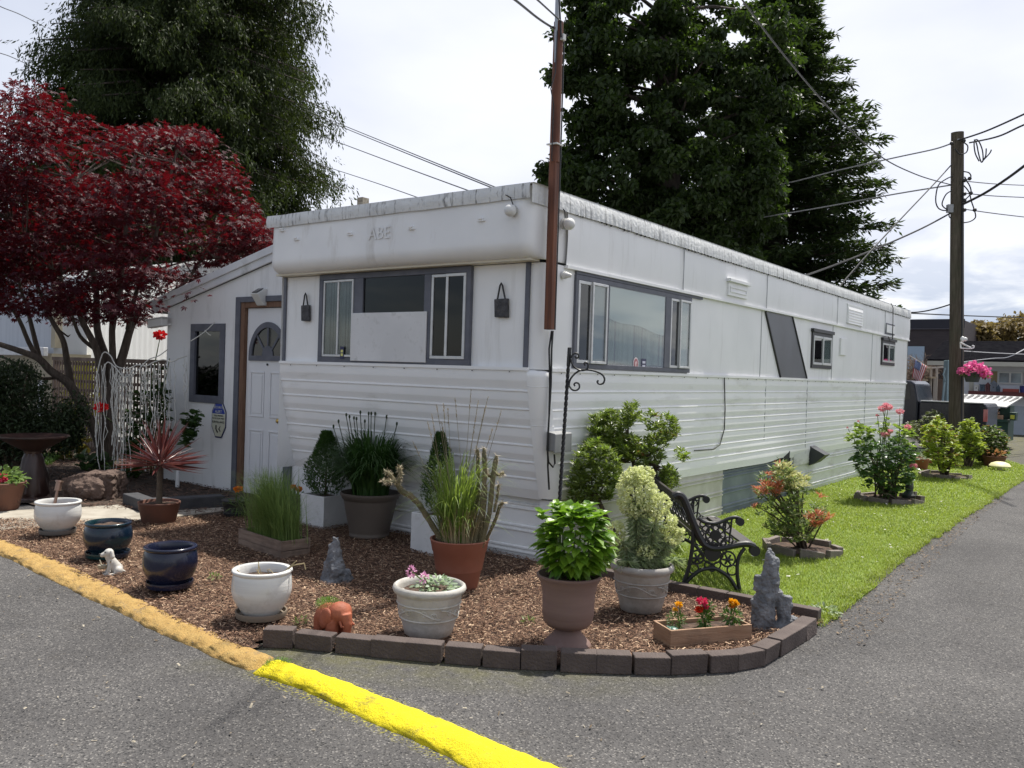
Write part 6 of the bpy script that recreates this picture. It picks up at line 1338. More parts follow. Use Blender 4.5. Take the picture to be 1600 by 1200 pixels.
tcx = pxset(46, [(1215, 728), (1232, 728), (1245, 745), (1260, 745), (1258, 768), (1225, 768), (1212, 745)], dP, 0.25)
stems(pie, cP+UP*0.03, list(tg[:26])+list(tr[:6])+list(tcx[:6]), 0.011, 0.003, 0.10)
npbuild('foliage', [whorls(tg, 14, 0.075, 0.017, 0.2), whorls(tr, 13, 0.075, 0.016, 0.45, m if False else 1.0)[:2]+(1,), whorls(tcx, 13, 0.07, 0.017, 0.4)[:2]+(2,), whorls(tg[:40], 8, 0.06, 0.015, 0.4)[:2]+(2,)], [mt_g, mt_r, mt_c], pie)
# rose
cR = ring(1388, 784, 0.42, 9, 0.10, 'pink rose', 0.1); dR = 12.2
ros = thing('rose_bush', 'tall rose bush with pink blooms in the middle brick ring', 'rose bush', cR)
rl = leafmat('rose_leaf', (0.028, 0.07, 0.02), (0.065, 0.125, 0.035), (0.12, 0.24, 0.03), 0.3, 0.25, 0.6); rly = leafmat('rose_leaf_young', (0.12, 0.20, 0.03), (0.26, 0.33, 0.07), (0.3, 0.45, 0.05))
bodyR = [(1338, 690), (1352, 682), (1375, 688), (1400, 682), (1425, 690), (1432, 715), (1428, 745), (1415, 765), (1385, 775), (1360, 770), (1345, 748), (1332, 718)]
tp = pxset(330, bodyR, dR, 0.42)
npbuild('foliage', [whorls(tp, 6, 0.075, 0.05, 0.1, 1.0, True), whorls(np.concatenate([pxset(40, [(1322, 690), (1345, 660), (1365, 672), (1350, 700)], dR-0.1, 0.2), pxset(26, [(1400, 660), (1430, 672), (1425, 700), (1400, 690)], dR, 0.3), pxset(14, [(1370, 660), (1388, 655), (1390, 680), (1375, 680)], dR, 0.2)]), 4, 0.08, 0.055, 0.2, 1.0, True)[:2]+(1,)], [rl, rly], ros)
pk = leafmat('rose_petal', (0.72, 0.20, 0.27), (0.84, 0.46, 0.50), (0.8, 0.38, 0.42)); pkd = leafmat('rose_bud', (0.50, 0.03, 0.06), (0.6, 0.08, 0.12), (0.6, 0.05, 0.08))
bl_ = [(1379, 638, 0.06), (1388, 636, 0.06), (1384, 633, 0.05), (1406, 643, 0.055), (1418, 667, 0.05), (1383, 679, 0.06), (1391, 674, 0.045), (1427, 728, 0.055)]
for px, py, r in bl_: bloom(W(px, py, dR-0.1), r, pk, ros, 46)
for px, py, r in [(1355, 670, 0.028), (1371, 649, 0.026), (1324, 668, 0.02), (1341, 658, 0.018)]: bloom(W(px, py, dR-0.1), r, pkd, ros, 20, name='bud')
stems(ros, cR+UP*0.03, list(tp[:16]), 0.012, 0.005, 0.4); stems(ros, cR+UP*0.03, [W(px, py, dR-0.1) for px, py, r in bl_]+[W(1355, 670, dR-0.1), W(1371, 649, dR), W(1341, 658, dR), W(1325, 670, dR)], 0.010, 0.004, 0.3, stemg, name='flower_stem')
b = MB(); gp = G(1420, 783); b.lathe([(0.03, 0.0), (0.09, 0.02), (0.10, 0.09), (0.05, 0.15), (0.06, 0.2), (0.055, 0.26), (0.01, 0.31)], 14, gp); b.build('garden_ornament', M('dark_green_resin', (0.02, 0.04, 0.03), 0.6, (0.06, 0.05, 0.04), 8.0), None, 'small dark garden ornament at the right foot of the rose bush', 'ornament')
# yellow-green shrub in the third ring and its neighbours
cQ = ring(1476, 747, 0.40, 9, 0.09, 'yellow-green shrub', 0.3); dQ = 15.4
shr = thing('yellow_green_shrub', 'yellow-green leafy shrub in the farthest brick ring', 'shrub', cQ)
yl = leafmat('lime_leaf', (0.12, 0.19, 0.02), (0.30, 0.36, 0.05), (0.4, 0.5, 0.05)); bl2 = leafmat('bronze_leaf', (0.12, 0.09, 0.03), (0.22, 0.16, 0.06), (0.3, 0.2, 0.05))
tq = pxset(210, [(1440, 700), (1442, 668), (1462, 652), (1480, 655), (1492, 680), (1502, 705), (1495, 728), (1475, 738), (1455, 728)], dQ, 0.45)
npbuild('foliage', [whorls(tq, 9, 0.085, 0.045, 0.2, 1.0, True), whorls(tq[:60], 5, 0.08, 0.04, 0.2, 1.0, True)[:2]+(1,)], [yl, bl2], shr); stems(shr, cQ+UP*0.03, list(tq[:18]), 0.02, 0.006, 0.12)
def simple_shrub(name, label, px, py, poly, dep, dd, n, mats, L_=0.09, w_=0.05, nst=14, k=8, soil=True):
    c = G(px, py); dep0_ = (c-CAM).dot(ROT@np.array([0, 0, -1.0])) if dep is None else dep
    t_ = thing(name, label, 'shrub', c); tp_ = pxset(n, poly, dep0_, dd); parts = [whorls(tp_, k, L_, w_, 0.2, 1.0, True)]
    if len(mats) > 1: parts.append(whorls(tp_[:n//3], 5, L_, w_, 0.3, 1.0, True)[:2]+(1,))
    npbuild('foliage', parts, mats, t_); stems(t_, c, list(tp_[:nst]), 0.02, 0.006, 0.15); return t_
dkg = leafmat('dark_laurel', (0.035, 0.06, 0.018), (0.10, 0.13, 0.04), (0.14, 0.22, 0.04))
simple_shrub('round_shrub', 'rounded lime-topped shrub left of the dark rounded shrub, behind the third ring', 1513, 731, [(1495, 690), (1500, 662), (1520, 655), (1532, 672), (1540, 700), (1525, 715), (1500, 715)], None, 0.4, 170, [yl, dkg], 0.10, 0.055)
simple_shrub('round_shrub', 'dark rounded shrub in front of the dumpster, rightmost on the lawn', 1545, 727, [(1525, 680), (1540, 665), (1560, 668), (1576, 690), (1572, 715), (1555, 725), (1530, 722)], None, 0.5, 230, [dkg, bl2], 0.10, 0.055)
simple_shrub('thin_shrub', 'thin dusky shrub in front of the dark pickup truck', 1448, 719, [(1418, 662), (1440, 650), (1462, 640), (1476, 655), (1465, 680), (1440, 695), (1418, 690)], None, 0.5, 120, [leafmat('dusky_leaf', (0.05, 0.065, 0.03), (0.12, 0.13, 0.06), (0.14, 0.18, 0.05))], 0.08, 0.04)
tG, cG = pot('rectangular_pot', 'low terracotta planter in front of the dark rounded shrub', 'planter', 1553, 731, [(0.16, 0), (0.17, 0.01), (0.22, 0.22), (0.235, 0.225), (0.235, 0.25), (0.215, 0.25), (0.21, 0.22), (0.01, 0.2)], M('rust_pot', (0.13, 0.05, 0.03), 0.7), 0.22, 0.2, 24, None, 0.0)
bush(cG+UP*0.3, (0.2, 0.18, 0.08), 90, 0.08, 0.05, leafmat('coral_leaf', (0.35, 0.10, 0.05), (0.2, 0.25, 0.08), (0.4, 0.2, 0.08)), tG, oval=True)
b = MB(); c = G(1562, 737); b.lathe([(0.05, 0.0), (0.045, 0.07), (0.05, 0.09), (0.19, 0.10), (0.20, 0.12), (0.16, 0.17), (0.08, 0.20), (0.0, 0.205)], 28, c); b.build('mushroom_ornament', M('cream_paint', (0.66, 0.62, 0.36), 0.5), None, 'pale cream mushroom ornament on the lawn by the low terracotta planter', 'ornament')
for px, py, lab in ((1436, 735, 'red clay pot behind the rose bush, nearer the trailer'), (1444, 728, 'red clay pot behind the rose bush, nearer the yellow-green shrub')):
    tH, cH = pot('clay_pot', lab, 'pot', px, py, [(0.13, 0), (0.14, 0.01), (0.18, 0.2), (0.19, 0.21), (0.19, 0.24), (0.175, 0.24), (0.01, 0.2)], M('red_clay', (0.26, 0.085, 0.045), 0.7), 0.2, 0.16, 24, None, 0.0)
    bush(cH+UP*0.27, (0.16, 0.14, 0.06), 70, 0.08, 0.05, leafmat('white_green', (0.5, 0.55, 0.45), (0.2, 0.28, 0.12), (0.4, 0.5, 0.3)), tH, oval=True)
# photinia against the wall
dF = 8.05; cF_ = np.array([0.42, 1.05, 0.0]); pho = thing('rhododendron_shrub', 'open rhododendron-like shrub against the side siding behind the pots', 'shrub', cF_)
pg = leafmat('rhododendron_leaf', (0.055, 0.095, 0.022), (0.17, 0.22, 0.055), (0.26, 0.36, 0.04), 0.35, 0.3, 0.5); pgl = leafmat('rhododendron_young', (0.13, 0.21, 0.03), (0.24, 0.32, 0.06), (0.3, 0.45, 0.05)); prd = leafmat('rhododendron_rust', (0.22, 0.13, 0.05), (0.35, 0.14, 0.06), (0.4, 0.2, 0.05))
z6 = lambda L_: [(880+x/6, 620+y/6) for x, y in L_]
grp = [(z6([(20, 900), (60, 720), (110, 560), (210, 440), (340, 400), (470, 520), (540, 640), (520, 800), (480, 960), (330, 1020), (180, 1030), (60, 1000)]), 260), (z6([(230, 300), (250, 190), (420, 130), (560, 150), (600, 60), (690, 40), (700, 170), (640, 260), (560, 330), (400, 250), (290, 330)]), 130), (z6([(700, 190), (830, 140), (940, 150), (1060, 240), (1090, 350), (980, 440), (930, 600), (830, 640), (740, 480), (820, 340)]), 130), (z6([(180, 430), (260, 310), (420, 260), (560, 330), (520, 520), (330, 470)]), 70), (z6([(420, 520), (560, 480), (760, 470), (900, 600), (760, 680), (600, 660)]), 45), (z6([(910, 700), (1000, 640), (1060, 740), (1080, 830), (980, 880), (900, 800)]), 60), (z6([(1020, 500), (1100, 490), (1200, 480), (1150, 590), (1090, 610)]), 12), (z6([(430, 420), (560, 350), (700, 380), (760, 560), (620, 600), (480, 520)]), 110)]
tall = []
for gi, (poly, n) in enumerate(grp): tall.append(pxset(n, poly, dF-0.45 if gi == 0 else dF, 0.22 if gi == 0 else 0.30))
allp = np.concatenate(tall); allp[:, 0] = np.maximum(allp[:, 0], 0.05+0.03*rng.random(len(allp)))
yng = allp[rng.random(len(allp)) < 0.22]
npbuild('foliage', [whorls(allp, 9, 0.058, 0.019, 0.35), whorls(allp, 4, 0.055, 0.018, -0.2), whorls(yng, 9, 0.06, 0.02, 0.7)[:2]+(1,), whorls(np.concatenate([tall[7][:10], tall[2][60:66]]), 8, 0.05, 0.016, 0.3)[:2]+(2,)], [pg, pgl, prd], pho)
forks = [W(965, 722, dF), W(1010, 712, dF), W(930, 770, dF-0.45), W(1025, 730, dF), W(985, 690, dF)]
b = MB()
for i, fk in enumerate(forks):
    b.tube([cF_+rng.normal(size=3)*[0.03, 0.03, 0], (cF_+fk)/2+rng.normal(size=3)*0.03, fk], [0.03, 0.024, 0.018], 8)
    for e in sorted(list(allp), key=lambda p: np.linalg.norm(p-fk))[:80:4]:
        b.tube([fk, (fk+e)/2+rng.normal(size=3)*0.02-UP*0.015, e], [0.010, 0.007, 0.003], 5)
b.build('trunk', twig, pho)
# small clump of strap leaves behind the bench and a white weed at the lawn corner
c = G(1048, 862); t_ = thing('strap_leaf_plant', 'small striped strap-leaved plant behind the iron bench', 'plant', c); n = 60; npbuild('foliage', [blades(np.repeat(c[None], n, 0)+rdir(n)*[0.06, 0.06, 0], rng.random(n)*2*PI, 0.10+0.1*rng.random(n), 0.12+0.2*rng.random(n), 0.022, 5)], leafmat('striped_leaf', (0.12, 0.2, 0.05), (0.45, 0.5, 0.32), (0.3, 0.4, 0.1)), t_)
c = G(1288, 962); t_ = thing('weed_clump', 'pale weed clump at the lawn corner by the lane', 'plant', c); bush(c+UP*0.035, (0.10, 0.08, 0.04), 130, 0.035, 0.02, leafmat('pale_weed', (0.2, 0.28, 0.1), (0.5, 0.55, 0.42), (0.3, 0.4, 0.15)), t_, oval=True)
for px, py, lab in ((455, 1046, 'moss tuft growing at the joint of the faded and bright yellow kerbs'),):
    c = G(428, 1047); t_ = thing('moss_tuft', lab, 'moss', c); bush(c+UP*0.03+RIGHT*0.01, (0.05, 0.10, 0.03), 700, 0.012, 0.004, MATS['moss_green'], t_)
# a few seedlings in the mulch
for px, py, lab in ((825, 975, 'tiny seedling in the mulch left of the urn'), (470, 975, 'tiny pale weed in the mulch left of the elephant'), (335, 905, 'tiny grass seedling in the mulch between the navy and the white pot')):
    c = G(px, py, 0.04); t_ = thing('seedling', lab, 'plant', c); bush(c+UP*0.02, (0.04, 0.04, 0.02), 36, 0.03, 0.012, leafmat('seedling_leaf', (0.12, 0.17, 0.05), (0.25, 0.28, 0.1), (0.2, 0.3, 0.06)), t_)
# ================================================================ left garden
dS = 11.35
rbush = thing('rose_bush', 'dark rose bush with two scarlet blooms beside the entry shed', 'rose bush', G(245, 742)); dkr = leafmat('dark_rose_leaf', (0.018, 0.04, 0.012), (0.04, 0.075, 0.02), (0.06, 0.13, 0.02))
tr_ = np.concatenate([pxset(120, [(195, 720), (200, 640), (225, 580), (255, 575), (268, 620), (265, 700), (240, 730)], dS, 0.35), pxset(34, [(284, 700), (288, 650), (312, 642), (314, 672), (300, 690)], 10.9, 0.15)])
npbuild('foliage', [whorls(tr_, 6, 0.095, 0.065, 0.1, 1.0, True)], dkr, rbush)
scar = leafmat('scarlet_rose', (0.62, 0.012, 0.02), (0.75, 0.03, 0.03), (0.8, 0.02, 0.02))
for px, py, r in ((250, 523, 0.085), (158, 636, 0.085)): bloom(W(px, py, 11.0), r, scar, rbush, 60)
stems(rbush, G(240, 742), [W(250, 528, 11.0), W(158, 645, 11.0), W(190, 600, dS), W(265, 560, dS), W(305, 650, 10.9)]+list(tr_[:14]), 0.012, 0.005, 0.3, stemg)
# icicle string lights
icl = thing('icicle_lights', 'white icicle string lights hanging in strands over the rose bush by the entry shed', 'string lights', G(225, 745, 1.6))
cord = M('white_cord', (0.46, 0.46, 0.43), 0.5); b = MB(); dI = 11.0; tops = []
hor = [(150, 592), (160, 553), (172, 555), (182, 572), (200, 576), (215, 570), (228, 572), (240, 566), (255, 562), (268, 565), (280, 560), (292, 556)]
px_tube(b, hor, dI, 0.008, 4); px_tube(b, [(160, 580), (168, 566), (180, 574), (196, 590), (212, 575)], dI-0.1, 0.008, 4); px_tube(b, [(205, 590), (218, 576), (232, 562), (248, 556), (262, 546)], dI, 0.007, 4); px_tube(b, [(298, 533), (318, 520), (336, 503)], 10.75, 0.006, 3); px_tube(b, [(320, 516), (326, 522), (330, 524)], 10.75, 0.005, 2)
b.build('main_cord', cord, icl)
for k in range(64):
    b = MB(); px = 148+rng.random()*146 if k < 26 else (172+rng.random()*34 if k < 48 else 215+rng.random()*60)
    y0 = np.interp(px, [146, 160, 182, 215, 240, 268, 295], [590, 556, 572, 570, 566, 564, 556])+rng.random()*14; y1 = min(y0+15+rng.random()**0.8*165, 736); dd = dI+(rng.random()-0.5)*0.5
    pts = [W(px+rng.normal()*1.6*min(1, j)+j*0.0, y0+(y1-y0)*j/9, dd) for j in range(10)]; b.tube(pts, 0.0050, 4, caps=False)
    for p in pts[2::3]: b.sphere(p, (0.008, 0.008, 0.018), 5, 0, 4)
    b.build('light_strand', cord, icl)
# dark evergreen shrub, hostas, fern clumps under the maple
evg = leafmat('dark_evergreen', (0.012, 0.022, 0.008), (0.03, 0.05, 0.015), (0.03, 0.06, 0.01), 0.6, 0.15)
c = G(30, 752); t_ = thing('evergreen_shrub', 'dense dark evergreen shrub at the left edge behind the bird bath', 'shrub', c)
tp = np.concatenate([pxset(420, [(-60, 580), (0, 572), (40, 575), (60, 605), (75, 640), (105, 655), (100, 690), (60, 710), (-60, 710)], 11.6, 0.5), pxset(60, [(90, 690), (105, 650), (118, 625), (118, 660), (105, 700)], 11.4, 0.2)])
Pe = np.concatenate([inball(46, q_, (0.22, 0.22, 0.16), 0.3)[0] for q_ in tp]); npbuild('foliage', [leafs(Pe, rdir(len(Pe))+[0, 0, 0.3], 0.06, 0.026)], evg, t_); stems(t_, c, list(tp[:20]), 0.03, 0.008, 0.3)
for px, py, n, L_, w_, H, mtc, lab, nm in ((150, 738, 46, 0.2, 0.03, 0.22, leafmat('hosta_leaf', (0.03, 0.06, 0.025), (0.07, 0.11, 0.05), (0.08, 0.16, 0.04)), 'broad-leaved hosta clump behind the brown boulder', 'hosta'), (190, 752, 60, 0.14, 0.03, 0.2, dkr, 'dark low clump between the boulder and the cordyline', 'ground_plant'), (117, 722, 50, 0.2, 0.04, 0.35, leafmat('olive_leaf', (0.06, 0.06, 0.015), (0.14, 0.12, 0.03), (0.18, 0.16, 0.03)), 'olive-yellow seedling bush in front of the lattice', 'small_bush')):
    c = G(px, py); t_ = thing(nm, lab, 'plant', c); a = rng.random(n)*2*PI; D = np.stack([np.cos(a), np.sin(a), 0.4+rng.random(n)], 1); P = c+rdir(n)*[0.22, 0.2, 0]+UP*(H*rng.random(n))[:, None]
    npbuild('foliage', [ovals(P, D, L_*(0.7+0.6*rng.random(n)), L_*0.6, up=0.7)], mtc, t_); stems(t_, c, list(P[:8]), 0.008, 0.004, 0.2, stemg)
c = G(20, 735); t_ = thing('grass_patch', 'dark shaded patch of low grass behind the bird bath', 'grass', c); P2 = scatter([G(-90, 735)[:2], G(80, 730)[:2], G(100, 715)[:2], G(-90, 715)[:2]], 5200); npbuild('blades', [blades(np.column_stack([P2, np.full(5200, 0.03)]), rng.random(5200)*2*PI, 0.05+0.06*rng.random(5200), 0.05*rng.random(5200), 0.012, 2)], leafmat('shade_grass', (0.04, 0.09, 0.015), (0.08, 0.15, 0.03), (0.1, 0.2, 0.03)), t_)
# japanese maple
dM = 13.0; mb_ = G(160, 738); jm = thing('japanese_maple', 'spreading purple-red Japanese maple left of the entry shed', 'tree', mb_)
bark = M('maple_bark', (0.07, 0.052, 0.04), 0.85, (0.12, 0.095, 0.075), 8.0, bump=0.5, bscale=25, stretch=(4, 4, 0.8))
limbs = [([(165, 738), (167, 690), (170, 640), (172, 605)], 0.17, 0.15, 0.0), ([(170, 630), (158, 575), (148, 540), (128, 500), (108, 440)], 0.10, 0.05, -0.3), ([(172, 610), (165, 560), (152, 515), (150, 450), (135, 380), (120, 280)], 0.11, 0.03, 0.5), ([(174, 610), (176, 560), (176, 500), (190, 430), (200, 320), (215, 220)], 0.09, 0.025, -0.2), ([(176, 600), (192, 555), (205, 510), (222, 480), (245, 470), (290, 440), (330, 380)], 0.11, 0.025, 0.3), ([(200, 515), (212, 460), (235, 400), (260, 300), (280, 220)], 0.06, 0.02, -0.4), ([(148, 545), (125, 525), (112, 490), (95, 430)], 0.05, 0.02, -0.6),
         ([(168, 738), (152, 680), (130, 640), (108, 600), (80, 580), (60, 560), (30, 548), (-10, 535), (-60, 520)], 0.13, 0.04, -1.0), ([(112, 605), (104, 560), (98, 530), (78, 495), (60, 450), (40, 380)], 0.08, 0.025, -0.6), ([(80, 582), (50, 545), (30, 500), (10, 470), (-20, 430)], 0.06, 0.025, -0.9), ([(62, 560), (52, 520), (42, 480), (30, 440), (20, 350)], 0.06, 0.02, -0.4), ([(90, 590), (60, 590), (20, 565), (-30, 545)], 0.04, 0.02, -1.3), ([(176, 520), (185, 470), (200, 440), (250, 420), (320, 400)], 0.05, 0.015, 0.8)]
b = MB(); tipsM = []
for pts, r0, r1, off in limbs:
    Q = smooth_path(pts, 4); k = len(Q); P = [W(p[0], p[1], dM+off*(i/k)) for i, p in enumerate(Q)]; b.tube(P, [(r0+(r1-r0)*i/(k-1))*0.68 for i in range(k)], 9); tipsM += P[k//2:]
clM = []
def sil(px):        # upper outline of the crown
    xs = [-80, 0, 20, 45, 70, 110, 150, 180, 200, 225, 255, 270, 300, 330, 355, 385, 415]; ys = [190, 175, 130, 118, 150, 155, 165, 200, 205, 165, 150, 150, 185, 200, 245, 290, 375]
    return np.interp(px, xs, ys)
def silb(px): return np.interp(px, [-80, 0, 60, 110, 150, 200, 240, 300, 415], [485, 490, 522, 535, 512, 505, 512, 484, 405])
while len(clM) < 290:
    px = -80+rng.random()*495; yt, yb = sil(px)+20*nz(px, 3.0, 0.075), silb(px); py = yt+12+(yb-yt-18)*rng.random()
    off = (rng.random()-0.5)*2; half = 2.1*math.sqrt(max(0.05, 1-((px-170)/290)**2))
    clM.append((W(px, py, dM+off*half), 0.18+0.16*rng.random()))
LP = []; LD = []
for c, r in clM:
    n = 105; d = rdir(n); P = c+d*[r*1.75, r*1.75, r*0.62]*(rng.random((n, 1))**0.45); LP.append(P); a = nrm(d*[1, 1, 0.2]+rng.normal(size=(n, 3))*0.4); a[:, 2] -= 0.25; LD.append(a)
LP = np.concatenate(LP); LD = nrm(np.concatenate(LD))
keep = []
ppx = []
q = (LP-CAM)@ROT; sx = 800+FPX*q[:, 0]/-q[:, 2]; sy_ = 600-FPX*q[:, 1]/-q[:, 2]
keep = (sy_ > np.interp(sx, [-200, 415], [0, 0])+np.array([sil(v) for v in sx])-22) & (LP[:, 2] > 2.25)
keep &= ~((LP[:, 0] > -7.5) & (LP[:, 2] < 3.3) & (LP[:, 1] > 0.5)); LP, LD = LP[keep], LD[keep]; n = len(LP)
parts = []; L0 = 0.055+0.04*rng.random(n); Nn = nrm(rdir(n)*0.4+[0, 0, 0.6]); S = nrm(np.cross(LD, Nn)); 
for ang, f in ((0, 1.0), (0.75, 0.85), (-0.75, 0.85), (1.5, 0.6), (-1.5, 0.6)):
    D = LD*math.cos(ang)+S*math.sin(ang); Np = np.cross(S, LD); Sd = nrm(np.cross(D, Np)); L_ = (L0*f)[:, None]; w_ = L_*0.17
    V = np.stack([LP, LP+D*L_*0.5+Sd*w_, LP+D*L_-UP*L_*0.12, LP+D*L_*0.5-Sd*w_], 1).reshape(-1, 3); i = np.arange(n)[:, None]*4; parts.append((V, i+np.array([[0, 1, 2, 3]])))
# weld the lobes of one leaf into one island by a shared colour driven from position noise
mpl = M('maple_leaf', (0.020, 0.006, 0.010), 0.55, (0.036, 0.007, 0.012), 1.2, lo=0.3, hi=0.7, isl=(0.046, 0.008, 0.013), transl=(0.36, 0.010, 0.018), tfac=0.13, spec=0.16)
npbuild('foliage', parts, mpl, jm)
for c, r in clM[::2]:
    t0 = min(tipsM, key=lambda p: np.linalg.norm(p-c)); b.tube([t0, (t0+c)/2-UP*0.06+rng.normal(size=3)*0.05, c], [0.018, 0.012, 0.005], 5)
b.build('trunk', bark, jm)
# ================================================================ big trees behind
tbark = M('tree_bark', (0.05, 0.04, 0.032), 0.9, (0.09, 0.072, 0.058), 3.0, bump=0.6, bscale=8, stretch=(3, 3, 0.5))
def groundfoot(px, dep): p = W(px, 600, dep); p[2] = 0; return p
def pixof(P): q = (P-CAM)@ROT; return 800+FPX*q[:, 0]/-q[:, 2], 600-FPX*q[:, 1]/-q[:, 2]
# western red cedar with drooping sprays
dC = 27.0; c = groundfoot(268, dC); ced = thing('cedar_tree', 'huge drooping dark green cedar rising behind the Japanese maple', 'tree', c); mpp = dC/FPX
b = MB(); b.tube([c, W(266, 300, dC), W(264, 100, dC), W(262, -150, dC), W(262, -400, dC)], [0.55, 0.42, 0.34, 0.24, 0.1], 12)
P = []; D = []; 
xl = lambda y: np.interp(y, [-300, -120, 0, 60, 110, 160, 210, 280, 330, 380, 600], [200, 160, 112, 120, 85, 70, 30, 14, 8, 0, -10])
xr = lambda y: np.interp(y, [-300, -120, 0, 60, 120, 200, 250, 320, 350, 420, 600], [330, 420, 478, 478, 492, 494, 502, 500, 512, 505, 520])
yy = np.concatenate([np.arange(-330, 520, 8.5)])
for y in yy:
    cx = 264; nb = 7
    for k in range(nb):
        a = rng.random()*2*PI; side = math.cos(a); R_ = ((xr(y)-cx) if side > 0 else (cx-xl(y)))*mpp*(0.72+0.36*rng.random())
        R_ = R_*abs(side)+4.2*(1-abs(side))*(0.8+0.4*rng.random())*np.interp(y, [-330, 100], [0.5, 1.0])
        z = W(cx, y, dC)[2]; s0 = np.array([c[0], c[1], z]); dr = RIGHT*side+FWD*math.sin(a)*(-1); tip = s0+dr*R_-UP*(0.05*R_+0.2*rng.random())
        m1 = s0+dr*R_*0.5+UP*0.12*R_; b.tube([s0, m1, tip+UP*0.05], [0.06, 0.04, 0.012], 5)
        n = int(40+62*R_/4); t_ = 0.22+0.8*rng.random(n)**0.75; q = s0+(m1-s0)*np.minimum(1, t_*2)[:, None]+(tip-m1)*np.maximum(0, t_*2-1)[:, None]
        q = q+rng.normal(size=(n, 3))*[0.24, 0.24, 0.12]; P.append(q); D.append(dr*0.25+np.array([0, 0, -1.0])+rng.normal(size=(n, 3))*0.28)
P = np.concatenate(P); D = nrm(np.concatenate(D)); n = len(P)
cdm = leafmat('cedar_spray', (0.012, 0.023, 0.007), (0.040, 0.056, 0.016), (0.075, 0.11, 0.015), 0.65, 0.26, 0.2)
parts = []
Ls = 0.25+0.35*rng.random(n)
for k in range(9): parts.append(leafs(P+D*(Ls*k/9)[:, None]+rng.normal(size=(n, 3))*0.045, nrm(D+rng.normal(size=(n, 3))*0.33), 0.10+0.09*rng.random(n), 0.034+0.012*rng.random(n), 0.1, 0.3))
npbuild('crown', parts, cdm, ced); b.build('trunk', tbark, ced)
# broadleaf tree
dB_ = 24.0; c = groundfoot(1040, dB_); brd = thing('broadleaf_tree', 'tall dark broadleaf tree behind the middle of the mobile home', 'tree', c); mpp = dB_/FPX
b = MB(); b.tube([c, W(1040, 420, dB_), W(1038, 260, dB_), W(1042, 120, dB_), W(1040, -100, dB_)], [0.62, 0.52, 0.44, 0.32, 0.12], 12)
lobes = [(1030, 60, 40, 40), (1045, 140, 40, 50), (1035, 220, 40, 50), (1040, 300, 40, 50), (1060, 20, 40, 40), (1100, 250, 40, 40), (980, 60, 40, 40), (1120, 120, 40, 40), (1010, 310, 36, 40), (1080, 330, 36, 30), (905, 40, 34, 26), (930, 10, 45, 30), (960, -30, 60, 45), (905, 80, 36, 22), (925, 120, 40, 26), (955, 80, 55, 40), (1010, 20, 70, 55), (1080, -20, 75, 55), (1150, 10, 60, 45), (1190, 50, 44, 40), (1130, 70, 60, 40), (1060, 90, 60, 40), (990, 120, 55, 35), (930, 190, 32, 22), (955, 165, 40, 24), (935, 215, 28, 18), (1000, 190, 50, 34), (1075, 170, 55, 40), (1150, 140, 55, 40), (1195, 130, 36, 34), (905, 250, 30, 20), (880, 275, 26, 14), (925, 270, 36, 24), (965, 255, 44, 28), (1020, 260, 48, 34), (1085, 250, 46, 34), (1140, 215, 46, 34), (1180, 200, 34, 30), (1190, 260, 30, 26), (1165, 300, 34, 22), (930, 315, 40, 24), (985, 325, 46, 26), (1050, 330, 46, 26), (1110, 310, 44, 28), (1175, 340, 36, 22), (1150, 380, 40, 22), (1090, 370, 46, 24), (900, 300, 22, 18), (890, 340, 30, 20), (1195, 300, 22, 18), (1000, -90, 90, 50), (1100, -90, 90, 50), (885, 115, 18, 10), (1215, 90, 18, 22)]
P = []
for (px, py, wx, wy) in lobes:
    nc = 8
    for k in range(nc):
        off = (rng.random()-0.5)*2*2.6*math.sqrt(max(0.1, 1-((px-1045)/200)**2)); h = W(px+(rng.random()-0.5)*wx*1.9, py+(rng.random()-0.5)*wy*1.8, dB_+off); r = (0.20+0.24*rng.random()); n = int(230*r/0.4)
        q, d = inball(n, h, (r*1.35, r*1.35, r*0.75), 0.2); P.append(q)
        if rng.random() < 0.16:
            t0 = np.array([c[0], c[1], h[2]-0.5-0.5*rng.random()]); b.tube([t0, (t0+h)/2+UP*0.1, h], [0.07, 0.045, 0.012], 5)
P = np.concatenate(P); n = len(P)
brm = leafmat('broad_leaf', (0.015, 0.028, 0.008), (0.034, 0.055, 0.013), (0.07, 0.13, 0.013), 0.5, 0.28, 0.3)
npbuild('crown', [ovals(P, nrm(rdir(n)+[0, 0, -0.3]), 0.12+0.08*rng.random(n), 0.10, up=0.5)], brm, brd); b.build('trunk', tbark, brd)
